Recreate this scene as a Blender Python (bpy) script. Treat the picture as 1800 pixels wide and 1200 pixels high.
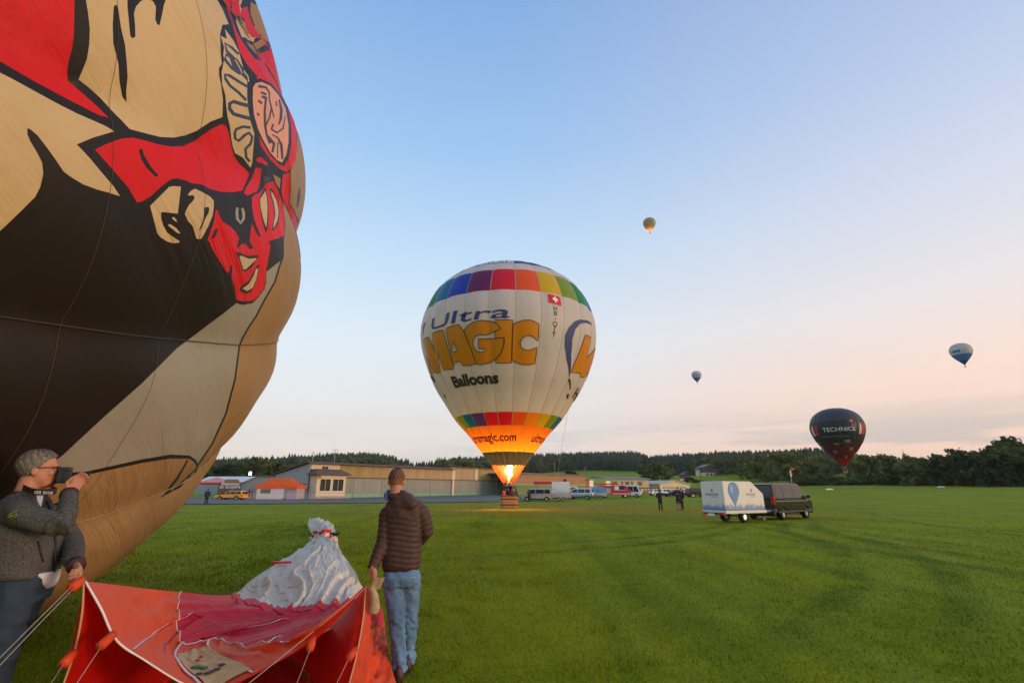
import bpy, bmesh, math, random
import numpy as np
from mathutils import Vector, Matrix, geometry
for o in list(bpy.data.objects): bpy.data.objects.remove(o)
scene = bpy.context.scene
COL = scene.collection
R_ = math.radians
random.seed(7); RNG = np.random.default_rng(7)

# ------------------------------------------------------------------ camera
F, CX, CY, H = 850.0, 900.0, 600.0, 1.62
PITCH = math.atan(261 / 850.0)
cam_d = bpy.data.cameras.new('camera'); cam = bpy.data.objects.new('camera', cam_d); COL.objects.link(cam)
cam_d.sensor_width = 36; cam_d.lens = 17.0; cam_d.clip_start = 0.05; cam_d.clip_end = 12000
cam.location = (0, 0, H); cam.rotation_euler = (math.pi / 2 + PITCH, 0, 0)
scene.camera = cam

# ------------------------------------------------------------------ sky, sun, exposure
SUN_AZ, SUN_EL = R_(112), R_(5)          # azimuth clockwise from +Y (to the right and a little behind)
SUN_DIR = Vector((math.sin(SUN_AZ) * math.cos(SUN_EL), math.cos(SUN_AZ) * math.cos(SUN_EL), math.sin(SUN_EL)))
world = bpy.data.worlds.new('World'); scene.world = world; world.use_nodes = True
def build_world():
    nt = world.node_tree; N = nt.nodes; L = nt.links; N.clear()
    out = N.new('ShaderNodeOutputWorld'); add = N.new('ShaderNodeAddShader')
    bg1 = N.new('ShaderNodeBackground'); bg2 = N.new('ShaderNodeBackground')
    sky = N.new('ShaderNodeTexSky'); sky.sky_type = 'NISHITA'; sky.sun_disc = False
    sky.sun_elevation = SUN_EL; sky.sun_rotation = SUN_AZ
    bg1.inputs[1].default_value = 0.06; L.new(sky.outputs[0], bg1.inputs[0])
    tc = N.new('ShaderNodeTexCoord'); sep = N.new('ShaderNodeSeparateXYZ'); L.new(tc.outputs['Generated'], sep.inputs[0])
    def math_(op, a, b=None, clamp=False):
        m = N.new('ShaderNodeMath'); m.operation = op; m.use_clamp = clamp
        for i, q in enumerate((a, b)):
            if q is None: continue
            if isinstance(q, (int, float)): m.inputs[i].default_value = q
            else: L.new(q, m.inputs[i])
        return m.outputs[0]
    def mr(v, a, b, c=0.0, d=1.0, smooth=True):
        m = N.new('ShaderNodeMapRange'); m.interpolation_type = 'SMOOTHSTEP' if smooth else 'LINEAR'
        L.new(v, m.inputs[0])
        for i, q in enumerate((a, b, c, d)): m.inputs[i + 1].default_value = q
        return m.outputs[0]
    def mix(f, a, b):
        m = N.new('ShaderNodeMix'); m.data_type = 'RGBA'; L.new(f, m.inputs[0])
        for i, q in ((6, a), (7, b)):
            if isinstance(q, tuple): m.inputs[i].default_value = (*q, 1)
            else: L.new(q, m.inputs[i])
        return m.outputs[2]
    def ramp(v, stops):
        r = N.new('ShaderNodeValToRGB'); L.new(v, r.inputs[0]); e = r.color_ramp.elements
        while len(e) < len(stops): e.new(0.5)
        for q, (p, c) in zip(e, stops): q.position = p; q.color = (*c, 1)
        return r.outputs[0]
    z = math_('MAXIMUM', sep.outputs[2], 0.0)
    cold = ramp(z, [(0.0, (.62, .58, .60)), (.07, (.76, .66, .65)), (.17, (.78, .75, .76)), (.29, (.72, .79, .85)), (.45, (.52, .70, .89)), (.62, (.33, .54, .84)), (.80, (.21, .39, .73)), (1, (.16, .31, .63))])
    warm = ramp(z, [(0.0, (.68, .49, .42)), (.07, (.97, .60, .46)), (.18, (.97, .67, .54)), (.30, (.82, .73, .72)), (.45, (.64, .67, .79)), (.62, (.44, .54, .77)), (.80, (.31, .42, .68)), (1, (.19, .33, .62))])
    hl = math_('SQRT', math_('ADD', math_('MULTIPLY', sep.outputs[0], sep.outputs[0]), math_('MULTIPLY', sep.outputs[1], sep.outputs[1])))
    dt = math_('ADD', math_('MULTIPLY', sep.outputs[0], math.sin(R_(88))), math_('MULTIPLY', sep.outputs[1], math.cos(R_(88))))
    cosaz = math_('DIVIDE', dt, math_('MAXIMUM', hl, 0.001))
    grad = mix(mr(cosaz, -0.1, 0.86), cold, warm)
    # thin stratus streaks above the horizon
    mp = N.new('ShaderNodeMapping'); L.new(tc.outputs['Generated'], mp.inputs[0]); mp.inputs['Scale'].default_value = (3.2, 3.2, 34); mp.inputs['Rotation'].default_value = (0.02, -0.03, 0)
    nz = N.new('ShaderNodeTexNoise'); nz.inputs['Scale'].default_value = 1.1; nz.inputs['Detail'].default_value = 7; nz.inputs['Roughness'].default_value = .55; L.new(mp.outputs[0], nz.inputs[0])
    band = math_('MULTIPLY', mr(z, 0.0, 0.03), mr(z, 0.075, 0.16, 1, 0))
    side = mr(cosaz, -0.4, 0.8, .18, 1)
    cl = math_('MULTIPLY', math_('MULTIPLY', mr(nz.outputs[0], .44, .60), band), side)
    cl = math_('MULTIPLY', cl, .8)
    cloudcol = mix(mr(cosaz, 0.0, 0.8), (.43, .45, .52), (.50, .41, .42))
    c3 = mix(cl, grad, cloudcol)
    # low grey bank at the horizon
    nz2 = N.new('ShaderNodeTexNoise'); nz2.inputs['Scale'].default_value = .8; nz2.inputs['Detail'].default_value = 5; L.new(mp.outputs[0], nz2.inputs[0])
    bank = math_('MULTIPLY', mr(z, 0.03, 0.075, 1, 0), mr(nz2.outputs[0], .38, .64, .08, .62))
    c4 = mix(bank, c3, mix(mr(cosaz, 0, .8), (.46, .47, .52), (.52, .45, .45)))
    L.new(c4, bg2.inputs[0]); bg2.inputs[1].default_value = 0.91
    L.new(bg1.outputs[0], add.inputs[0]); L.new(bg2.outputs[0], add.inputs[1]); L.new(add.outputs[0], out.inputs[0])
build_world()
sun_d = bpy.data.lights.new('sun', 'SUN'); sun = bpy.data.objects.new('sun', sun_d); COL.objects.link(sun)
sun_d.energy = 2.0; sun_d.angle = R_(14); sun_d.color = (1.0, .66, .42)
sun.rotation_euler = (-SUN_DIR).to_track_quat('-Z', 'Y').to_euler()
vs = scene.view_settings; vs.view_transform = 'Standard'; vs.look = 'None'; vs.gamma = 1; vs.use_curve_mapping = False; vs.exposure = 0.12

# ------------------------------------------------------------------ helpers
CP, SP = math.cos(PITCH), math.sin(PITCH)
def ray(px, py):
    a, c = (px - CX) / F, -(py - CY) / F
    return Vector((a, CP - SP * c, SP + CP * c)).normalized()
def at(px, py, Y):
    """point of the place seen at photo pixel px,py at the distance Y in front of the camera"""
    r = ray(px, py); t = Y / r.y
    return Vector((r.x * t, Y, H + r.z * t))
def sm(a, b, x):
    t = np.clip((x - a) / (b - a), 0, 1); return t * t * (3 - 2 * t)

class MB:
    def __init__(s): s.v = []; s.f = []; s.m = []
    def add(s, vs, fs, mi=0):
        o = len(s.v); s.v += [tuple(p) for p in vs]
        s.f += [tuple(i + o for i in f) for f in fs]; s.m += [mi] * len(fs); return s
    def box(s, c, d, mi=0, rz=0, M=None):
        x, y, z = d[0] / 2, d[1] / 2, d[2] / 2
        P = [Vector((i * x, j * y, k * z)) for k in (-1, 1) for j in (-1, 1) for i in (-1, 1)]
        if rz: P = [Matrix.Rotation(rz, 3, 'Z') @ p for p in P]
        if M is not None: P = [M @ p for p in P]
        c = Vector(c)
        return s.add([p + c for p in P], [(0, 2, 3, 1), (4, 5, 7, 6), (0, 1, 5, 4), (2, 6, 7, 3), (0, 4, 6, 2), (1, 3, 7, 5)], mi)
    def b2(s, a, b, mi=0):
        return s.box([(a[i] + b[i]) / 2 for i in range(3)], [abs(b[i] - a[i]) for i in range(3)], mi)
    def loft(s, rings, mi=0, closed=True, cap=True):
        n = len(rings[0]); vs = [p for r in rings for p in r]; fs = []
        for i in range(len(rings) - 1):
            for j in range(n if closed else n - 1):
                k = (j + 1) % n
                fs.append((i * n + j, i * n + k, (i + 1) * n + k, (i + 1) * n + j))
        if cap and closed:
            fs.append(tuple(range(n - 1, -1, -1))); fs.append(tuple((len(rings) - 1) * n + j for j in range(n)))
        return s.add(vs, fs, mi)
    def tube(s, pts, r, n=8, mi=0, cap=True):
        pts = [Vector(p) for p in pts]; rs = r if isinstance(r, (list, tuple)) else [r] * len(pts)
        rings = []; up = None
        for i, p in enumerate(pts):
            d = (pts[min(i + 1, len(pts) - 1)] - pts[max(i - 1, 0)]).normalized()
            if up is None: up = Vector((0, 0, 1)) if abs(d.z) < .9 else Vector((1, 0, 0))
            a = d.cross(up).normalized(); up = a.cross(d).normalized()
            rings.append([p + (a * math.cos(t) + up * math.sin(t)) * rs[i] for t in [2 * math.pi * k / n for k in range(n)]])
        return s.loft(rings, mi, True, cap)
    def lathe(s, prof, n=16, mi=0, c=(0, 0, 0), axis='Z', cap=False):
        rings = []
        for r, h in prof:
            rg = []
            for k in range(n):
                t = 2 * math.pi * k / n; x, y = r * math.cos(t), r * math.sin(t)
                p = (x, y, h) if axis == 'Z' else ((x, h, y) if axis == 'Y' else (h, x, y))
                rg.append((p[0] + c[0], p[1] + c[1], p[2] + c[2]))
            rings.append(rg)
        return s.loft(rings, mi, True, cap)
    def ell(s, c, r, n=14, m=9, mi=0, M=None):
        rings = []
        for i in range(m + 1):
            ph = math.pi * (i + .02) / (m + .04); rg = []
            for k in range(n):
                t = 2 * math.pi * k / n
                p = Vector((r[0] * math.sin(ph) * math.cos(t), r[1] * math.sin(ph) * math.sin(t), -r[2] * math.cos(ph)))
                if M is not None: p = M @ p
                rg.append(p + Vector(c))
            rings.append(rg)
        return s.loft(rings, mi)
    def prism(s, poly, a0, a1, axis='Y', mi=0):
        def q(p, h): return (p[0], h, p[1]) if axis == 'Y' else ((p[0], p[1], h) if axis == 'Z' else (h, p[0], p[1]))
        n = len(poly); vs = [q(p, a0) for p in poly] + [q(p, a1) for p in poly]
        fs = [tuple(range(n)), tuple(range(2 * n - 1, n - 1, -1))] + [(i, i + n, (i + 1) % n + n, (i + 1) % n) for i in range(n)]
        return s.add(vs, fs, mi)
    def mesh(s, name, mats, smooth=False):
        me = bpy.data.meshes.new(name); me.from_pydata(s.v, [], s.f)
        for m in (mats if isinstance(mats, (list, tuple)) else [mats]): me.materials.append(m)
        if any(s.m): me.polygons.foreach_set('material_index', s.m)
        bm = bmesh.new(); bm.from_mesh(me); bmesh.ops.recalc_face_normals(bm, faces=bm.faces); bm.to_mesh(me); bm.free()
        if smooth: me.polygons.foreach_set('use_smooth', [True] * len(me.polygons))
        me.update(); return me
    def build(s, name, mats, parent=None, smooth=False, bevel=0):
        o = link(name, s.mesh(name, mats, smooth), parent)
        if bevel:
            b = o.modifiers.new('bevel', 'BEVEL'); b.width = bevel; b.segments = 2; b.limit_method = 'ANGLE'; b.angle_limit = R_(35)
        return o
def link(name, data, parent=None, loc=None):
    o = bpy.data.objects.new(name, data); COL.objects.link(o)
    if parent: o.parent = parent
    if loc is not None: o.location = loc
    return o
def tag(o, label, cat, group=None):
    o['label'] = label; o['category'] = cat
    if group: o['group'] = group
    return o
def thing(name, label, cat, loc=(0, 0, 0), rz=0, group=None):
    o = link(name, None, None, loc); o.rotation_euler.z = rz; o.empty_display_size = .2
    return tag(o, label, cat, group)
def struct(o, kind='structure'): o['kind'] = kind; return o
def kids(o): return [c for c in COL.objects if c.parent == o]
def copy_tree(o, parent=None):
    c = o.copy(); COL.objects.link(c); c.parent = parent
    for ch in kids(o): copy_tree(ch, c)
    return c
def fastmesh(name, V, Fc, mats, mi=None, smooth=False):
    """V (n,3) array, Fc (m,k) array with k = 3 or 4"""
    me = bpy.data.meshes.new(name); V = np.asarray(V, np.float32); Fc = np.asarray(Fc, np.int32); k = Fc.shape[1]
    me.vertices.add(len(V)); me.vertices.foreach_set('co', V.ravel())
    me.loops.add(Fc.size); me.loops.foreach_set('vertex_index', Fc.ravel())
    me.polygons.add(len(Fc)); me.polygons.foreach_set('loop_start', np.arange(0, Fc.size, k, dtype=np.int32))
    try: me.polygons.foreach_set('loop_total', np.full(len(Fc), k, np.int32))
    except Exception: pass
    for m in (mats if isinstance(mats, (list, tuple)) else [mats]): me.materials.append(m)
    if mi is not None: me.polygons.foreach_set('material_index', np.asarray(mi, np.int32))
    if smooth: me.polygons.foreach_set('use_smooth', np.ones(len(Fc), bool))
    me.update(calc_edges=True); me.validate(); return me

# ------------------------------------------------------------------ materials
MATS = {}
def srgb(r, g, b):
    return tuple(((c / 255) / 12.92 if c <= 10 else (((c / 255) + .055) / 1.055) ** 2.4) for c in (r, g, b))
def mat(name, col, rough=.6, metal=0, var=.12, scale=3.0, bump=0.0, bscale=30.0, transl=0.0, spec=.5, emit=0.0, stretch=(1, 1, 1), ecol=None, coat=0, rot=(0, 0, 0), var2=0.0, alpha=1):
    if name in MATS: return MATS[name]
    m = bpy.data.materials.new(name); m.use_nodes = True; nt = m.node_tree; N = nt.nodes; L = nt.links
    b = N['Principled BSDF']; out = N['Material Output']
    b.inputs['Roughness'].default_value = rough; b.inputs['Metallic'].default_value = metal
    b.inputs['Specular IOR Level'].default_value = spec; b.inputs['Coat Weight'].default_value = coat
    b.inputs['Base Color'].default_value = (*col, 1); b.inputs['Alpha'].default_value = alpha
    csock = None
    if var or bump:
        tc = N.new('ShaderNodeTexCoord'); mp = N.new('ShaderNodeMapping'); L.new(tc.outputs['Object'], mp.inputs[0])
        mp.inputs['Scale'].default_value = stretch; mp.inputs['Rotation'].default_value = rot
    if var:
        n = N.new('ShaderNodeTexNoise'); n.inputs['Scale'].default_value = scale; n.inputs['Detail'].default_value = 5; n.inputs['Roughness'].default_value = .6
        L.new(mp.outputs[0], n.inputs[0])
        r = N.new('ShaderNodeMapRange'); L.new(n.outputs[0], r.inputs[0]); r.inputs[1].default_value = .3; r.inputs[2].default_value = .7
        r.inputs[3].default_value = 1 - var; r.inputs[4].default_value = 1 + var
        mul = N.new('ShaderNodeVectorMath'); mul.operation = 'SCALE'; mul.inputs[0].default_value = col; L.new(r.outputs[0], mul.inputs['Scale'])
        csock = mul.outputs[0]; L.new(csock, b.inputs['Base Color'])
    if bump:
        n2 = N.new('ShaderNodeTexNoise'); n2.inputs['Scale'].default_value = bscale; n2.inputs['Detail'].default_value = 4
        L.new(mp.outputs[0], n2.inputs[0])
        bp = N.new('ShaderNodeBump'); bp.inputs['Strength'].default_value = 1; bp.inputs['Distance'].default_value = bump
        L.new(n2.outputs[0], bp.inputs['Height']); L.new(bp.outputs[0], b.inputs['Normal'])
    if emit:
        b.inputs['Emission Color'].default_value = (*(ecol or col), 1); b.inputs['Emission Strength'].default_value = emit
    if transl:
        t = N.new('ShaderNodeBsdfTranslucent'); t.inputs[0].default_value = (*col, 1)
        if csock: L.new(csock, t.inputs[0])
        if bump: L.new(bp.outputs[0], t.inputs['Normal'])
        mx = N.new('ShaderNodeMixShader'); mx.inputs[0].default_value = transl
        L.new(b.outputs[0], mx.inputs[1]); L.new(t.outputs[0], mx.inputs[2]); L.new(mx.outputs[0], out.inputs[0])
    MATS[name] = m; return m
GLASS = mat('dark_glass', (.02, .025, .03), .12, var=0, spec=.5)
BGLASS = mat('building_glass', (.022, .024, .026), .3, var=.2, scale=2, spec=.12)
TYRE = mat('tyre_rubber', (.02, .02, .02), .85, var=.2, scale=20)
RIM = mat('alloy_rim', (.55, .55, .55), .35, .7, var=.1)
BLACKP = mat('black_plastic', (.018, .018, .02), .5, var=.1)
WHITEP = mat('white_paint', (.78, .77, .75), .45, var=.05)
STEEL = mat('galvanised_steel', (.42, .43, .44), .45, .7, var=.15, scale=12)
REDLENS = mat('red_lens', (.5, .01, .01), .2, var=0)
CLEARLENS = mat('clear_lens', (.75, .75, .72), .15, var=0, spec=.8)
WOODPOLE = mat('weathered_wood', (.22, .17, .12), .8, var=.25, scale=9, stretch=(1, 1, .15))

_dg = bpy.context.evaluated_depsgraph_get
def text_mesh(txt, size=1.0, bold=0.0, maxedge=None, shear=0.0, sx=1.0, align='CENTER', spacing=1.0):
    """flat lettering: (n,2) points and triangles"""
    cu = bpy.data.curves.new('t', 'FONT'); cu.body = txt; cu.size = size; cu.offset = bold; cu.align_x = align; cu.shear = shear; cu.space_character = spacing; cu.resolution_u = 3
    ob = bpy.data.objects.new('t', cu); COL.objects.link(ob); bpy.context.view_layer.update()
    me = bpy.data.meshes.new_from_object(ob.evaluated_get(_dg())); bm = bmesh.new(); bm.from_mesh(me)
    bpy.data.objects.remove(ob); bpy.data.curves.remove(cu); bpy.data.meshes.remove(me)
    bmesh.ops.triangulate(bm, faces=bm.faces)
    if maxedge:
        for _ in range(5):
            es = [e for e in bm.edges if e.calc_length() > maxedge]
            if not es: break
            bmesh.ops.subdivide_edges(bm, edges=es, cuts=1); bmesh.ops.triangulate(bm, faces=[f for f in bm.faces if len(f.verts) > 3])
    bm.verts.index_update()
    P = np.array([(v.co.x * sx, v.co.y) for v in bm.verts]).reshape(-1, 2); T = [tuple(v.index for v in f.verts) for f in bm.faces]; bm.free()
    return P, T
def flat_text(name, txt, size, origin, xdir, ydir, m, parent, bold=0, sx=1.0, off=.006, spacing=1.0):
    P, T = text_mesh(txt, size, bold, None, 0, sx, spacing=spacing)
    x, y, o = Vector(xdir).normalized(), Vector(ydir).normalized(), Vector(origin); n = x.cross(y) * off
    b = MB(); b.add([o + n + x * p[0] + y * p[1] for p in P], T); return b.build(name, m, parent)
# ------------------------------------------------------------------ terrain
CREST = np.array([(-400, 806), (380, 812), (500, 813), (540, 810), (600, 804), (650, 801), (680, 803), (700, 808), (720, 815), (745, 826), (765, 822), (779, 816), (804, 811), (851, 809), (938, 803), (1013, 800), (1070, 799), (1098, 798), (1117, 804), (1130, 809), (1144, 805), (1202, 803), (1240, 800), (1308, 798), (1397, 795), (1441, 797), (1470, 806), (1500, 815), (1560, 812), (1640, 815), (1800, 815), (2400, 815)], float)
def az_px(px): return np.arctan2((px - CX) / F, CP)
CR_AZ = az_px(CREST[:, 0])
def crest_px(az): return np.interp(az, CR_AZ, CREST[:, 1])
def tan_el(py, az):
    c = -(py - CY) / F
    return (SP + CP * c) / (CP - SP * c) * np.cos(az)
R_FOOT, R_CREST, TREE_H = 480.0, 880.0, 21.0
def gz(x, y):
    """height of the ground"""
    x = np.asarray(x, float); y = np.asarray(y, float); r = np.hypot(x, y); az = np.arctan2(x, y)
    fwd = sm(-.2, .35, y / np.maximum(r, 1))
    near = 5.15e-4 * np.maximum(r - 72, 0) ** 1.687
    near = np.minimum(near, 4.6) * fwd
    crest = H + R_CREST * tan_el(crest_px(az), az) - TREE_H * .9
    crest = np.maximum(crest, 5)
    foot = 4.6 + np.clip((crest - 5) * .30, 0, 11)
    far = np.interp(r, [0, 280], [0, 1]); z = near
    t1 = sm(270, R_FOOT, r); t2 = sm(R_FOOT - 40, R_CREST, r); t3 = sm(R_CREST, 1700, r)
    hill = (foot - 4.6) * t1 + (crest - foot) * t2
    hill = hill * (1 - .6 * t3) * fwd
    und = .05 * np.sin(x * .11 + 1) * np.sin(y * .07) * sm(15, 50, r) * (1 - sm(60, 90, r))
    return z + hill + und
def G(px, py, Y):           # ground point in the direction of a pixel column at distance Y
    x = at(px, py, Y).x; return Vector((x, Y, float(gz(x, Y))))

def grass_material():
    m = bpy.data.materials.new('field_grass'); m.use_nodes = True; nt = m.node_tree; N = nt.nodes; L = nt.links; b = N['Principled BSDF']
    b.inputs['Roughness'].default_value = .8; b.inputs['Specular IOR Level'].default_value = .05
    geo = N.new('ShaderNodeNewGeometry')
    def noise(scale, detail=4, st=(1, 1, 1), rz=0):
        mp = N.new('ShaderNodeMapping'); L.new(geo.outputs['Position'], mp.inputs[0]); mp.inputs['Scale'].default_value = st; mp.inputs['Rotation'].default_value = (0, 0, rz)
        n = N.new('ShaderNodeTexNoise'); n.inputs['Scale'].default_value = scale; n.inputs['Detail'].default_value = detail; n.inputs['Roughness'].default_value = .62; L.new(mp.outputs[0], n.inputs[0]); return n.outputs[0]
    def rng(v, a, b_, c=0, d=1):
        r = N.new('ShaderNodeMapRange'); r.interpolation_type = 'SMOOTHSTEP'; L.new(v, r.inputs[0])
        for i, q in enumerate((a, b_, c, d)): r.inputs[i + 1].default_value = q
        return r.outputs[0]
    def mix(f, a, c):
        q = N.new('ShaderNodeMix'); q.data_type = 'RGBA'; L.new(f, q.inputs[0])
        for i, w in ((6, a), (7, c)):
            if isinstance(w, tuple): q.inputs[i].default_value = (*w, 1)
            else: L.new(w, q.inputs[i])
        return q.outputs[2]
    def mul(a, c):
        q = N.new('ShaderNodeMath'); q.operation = 'MULTIPLY'
        for i, w in enumerate((a, c)):
            if isinstance(w, (int, float)): q.inputs[i].default_value = w
            else: L.new(w, q.inputs[i])
        return q.outputs[0]
    sep = N.new('ShaderNodeSeparateXYZ'); L.new(geo.outputs['Position'], sep.inputs[0])
    c = mix(rng(noise(.22, 5), .35, .68), (.170, .205, .004), (.255, .280, .005))
    c = mix(mul(rng(noise(1.7, 4), .42, .72), .55), c, (.27, .30, .010))
    # wheel tracks and mown strips pressed into the turf, running up the field
    c = mix(mul(rng(noise(1.0, 3, (.62, .035, 1), R_(-24)), .50, .66), .38), c, (.095, .145, .008))
    c = mix(mul(rng(noise(1.0, 3, (.45, .03, 1), R_(-38)), .52, .66), .42), c, (.245, .285, .025))
    c = mix(mul(rng(noise(1.0, 2, (.40, .03, 1), R_(22)), .53, .66), .32), c, (.10, .15, .009))
    # curved wheel tracks left by the van and its trailer
    def track(a, b_, q, w, dark, f):
        (x1, y1), (x2, y2), (x3, y3) = a, b_, q; d = 2 * (x1 * (y2 - y3) + x2 * (y3 - y1) + x3 * (y1 - y2))
        cx = ((x1 * x1 + y1 * y1) * (y2 - y3) + (x2 * x2 + y2 * y2) * (y3 - y1) + (x3 * x3 + y3 * y3) * (y1 - y2)) / d; cy = ((x1 * x1 + y1 * y1) * (x3 - x2) + (x2 * x2 + y2 * y2) * (x1 - x3) + (x3 * x3 + y3 * y3) * (x2 - x1)) / d; rad = math.hypot(x1 - cx, y1 - cy)
        v = N.new('ShaderNodeVectorMath'); v.operation = 'DISTANCE'; fl = N.new('ShaderNodeCombineXYZ'); L.new(sep.outputs[0], fl.inputs[0]); L.new(sep.outputs[1], fl.inputs[1]); L.new(fl.outputs[0], v.inputs[0]); v.inputs[1].default_value = (cx, cy, 0)
        s1 = N.new('ShaderNodeMath'); s1.operation = 'SUBTRACT'; L.new(v.outputs['Value'], s1.inputs[0]); s1.inputs[1].default_value = rad; s2 = N.new('ShaderNodeMath'); s2.operation = 'ABSOLUTE'; L.new(s1.outputs[0], s2.inputs[0])
        lo, hi = min(y1, y3), max(y1, y3); m_ = mul(rng(s2.outputs[0], w * .35, w, 1, 0), mul(rng(sep.outputs[1], lo - 1, lo + 1.5), rng(sep.outputs[1], hi - 2, hi + 1, 1, 0))); m_ = mul(m_, rng(noise(.55, 4), .34, .58, .15, 1)); return mix(mul(m_, f), c, dark)
    DK_, LT_ = (.085, .135, .006), (.27, .30, .03)
    for a, b_, q in (((11.3, 26), (9.4, 15.5), (2.6, 5.8)), ((12.8, 26), (11.0, 15.0), (4.6, 5.8)), ((14.5, 27), (10.2, 17), (11.5, 6.5)), ((16, 27), (11.9, 17), (13.4, 6.5)), ((11, 25), (4.5, 16.5), (-4, 12.5)), ((11, 26.5), (4.0, 18.2), (-5, 14.2)), ((28, 40), (19, 20), (17.5, 9))):
        c = track(a, b_, q, .42, DK_, .62); c = track((a[0] + .75, a[1]), (b_[0] + .75, b_[1]), (q[0] + .75, q[1] + .3), .38, LT_, .35)
    # dry yellowish turf in a band half way to the vehicles and beside the strip
    dry = mul(rng(sep.outputs[1], 27, 36), rng(sep.outputs[1], 52, 70, 1, 0))
    dry = mul(dry, rng(sep.outputs[0], -14, 2)); dry = mul(dry, rng(sep.outputs[0], 16, 30, 1, 0))
    dry = mul(dry, rng(noise(.16, 5, (.5, 1.6, 1)), .36, .58))
    c = mix(mul(dry, .8), c, (.27, .19, .016))
    d2 = mul(mul(rng(sep.outputs[0], 22, 36), rng(sep.outputs[0], 60, 80, 1, 0)), mul(rng(sep.outputs[1], 24, 34), rng(sep.outputs[1], 60, 80, 1, 0)))
    c = mix(mul(d2, rng(noise(.5, 6, (1.2, .25, 1), R_(-48)), .54, .66, 0, .7)), c, (.19, .13, .035))
    c = mix(mul(rng(noise(.9, 6, (1, 1, 1), .4), .60, .72), .55), c, (.085, .125, .012))
    c = mix(mul(rng(noise(3.1, 5, (1, 1, 1), 1.4), .62, .74), .6), c, (.26, .25, .05))
    fine = rng(noise(28, 3), .3, .7, .72, 1.25)
    s = N.new('ShaderNodeVectorMath'); s.operation = 'SCALE'; L.new(c, s.inputs[0]); L.new(fine, s.inputs['Scale'])
    L.new(s.outputs[0], b.inputs['Base Color'])
    bp = N.new('ShaderNodeBump'); bp.inputs['Distance'].default_value = .03; L.new(noise(22, 5), bp.inputs['Height']); L.new(bp.outputs[0], b.inputs['Normal'])
    return m
GRASS = grass_material()
def build_ground():
    az = np.concatenate([np.linspace(-math.pi, -1.0, 26)[:-1], np.linspace(-1.0, 1.0, 240), np.linspace(1.0, math.pi, 26)[1:]])
    r = np.concatenate([[.3], np.geomspace(1.0, 60, 40), np.linspace(64, 300, 60), np.linspace(310, 1000, 60), np.geomspace(1050, 3050, 10)])
    A, Rr = np.meshgrid(az, r); X, Y = Rr * np.sin(A), Rr * np.cos(A); Z = gz(X, Y)
    V = np.stack([X, Y, Z], -1).reshape(-1, 3); n, k = len(r), len(az)
    i, j = np.meshgrid(np.arange(n - 1), np.arange(k - 1), indexing='ij')
    Fq = np.stack([i * k + j, i * k + j + 1, (i + 1) * k + j + 1, (i + 1) * k + j], -1).reshape(-1, 4)[:, ::-1]
    V = np.vstack([V, [[0, 0, 0]]])
    me = fastmesh('ground', V, Fq, GRASS, smooth=True)
    return struct(link('ground', me))
build_ground()
def build_grass():
    # single blades, dense near the camera and sparser further out, on the part of the field one can see
    Vs = []; 
    def band(r0, r1, dens, w, h):
        a0, a1 = -R_(52), R_(52); area = (a1 - a0) * (r1 ** 2 - r0 ** 2) / 2; n = int(area * dens)
        r = np.sqrt(RNG.uniform(r0 ** 2, r1 ** 2, n)); a = RNG.uniform(a0, a1, n); x, y = r * np.sin(a), r * np.cos(a)
        # longer tufts left standing on the left, shorter on the mown strip
        tall = sm(1.5, -3.0, x - (y - 8) * .05) if False else 1 - sm(-4.5, .5, x - (y - 9) * .12)
        nz = np.sin(x * 3.1 + np.sin(y * 2.3) * 1.7) * np.sin(y * 2.7 + np.sin(x * 1.9) * 2)
        hh = h * (.75 + .5 * RNG.random(n)) * (1 + .55 * tall * (1 + .5 * nz)) 
        ww = w * (.7 + .6 * RNG.random(n)); t = RNG.uniform(0, 2 * math.pi, n)
        dx, dy = np.cos(t) * ww / 2, np.sin(t) * ww / 2; lean = RNG.normal(0, .5, (n, 2)) * hh[:, None]
        z = gz(x, y) - .004
        Vs.append(np.stack([np.stack([x - dx, y - dy, z], -1), np.stack([x + dx, y + dy, z], -1), np.stack([x + lean[:, 0], y + lean[:, 1], z + hh], -1)], 1).reshape(-1, 3))
    rr_ = [2.6, 4, 5.5, 7.5, 10, 13, 17, 22, 28, 36, 46, 58]
    for r0, r1 in zip(rr_[:-1], rr_[1:]):
        rm = (r0 + r1) / 2; cov = 1 - .93 * float(sm(9, 52, rm)); band(r0, r1, 2600 * (3.3 / rm) ** 1.75 * cov, .0052 * (rm / 3.3) ** .85, .034 + .0002 * rm)
    # coarse tufts and weeds standing above the mown turf
    for _ in range(420):
        r, a = math.sqrt(RNG.uniform(5 ** 2, 26 ** 2)), RNG.uniform(-R_(48), R_(50)); cx, cy = r * math.sin(a), r * math.cos(a)
        if cx > 1.5 and RNG.random() < .75: continue
        n = 46; x, y = cx + RNG.normal(0, .09 + .004 * r, n), cy + RNG.normal(0, .09 + .004 * r, n); hh = RNG.uniform(.04, .115, n) * (1 if cx < 1.5 else .6); ww = RNG.uniform(.006, .014, n) * (1 + r * .03); t = RNG.uniform(0, 6.28, n); dx, dy = np.cos(t) * ww / 2, np.sin(t) * ww / 2; le = RNG.normal(0, .55, (n, 2)) * hh[:, None]; z = gz(x, y) - .004
        Vs.append(np.stack([np.stack([x - dx, y - dy, z], -1), np.stack([x + dx, y + dy, z], -1), np.stack([x + le[:, 0], y + le[:, 1], z + hh], -1)], 1).reshape(-1, 3))
    V = np.vstack(Vs); Fc = np.arange(len(V)).reshape(-1, 3)
    o = struct(link('grass', fastmesh('grass', V, Fc, GRASS)), 'stuff'); o['label'] = 'short mown green turf of the airfield'
build_grass()
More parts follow.
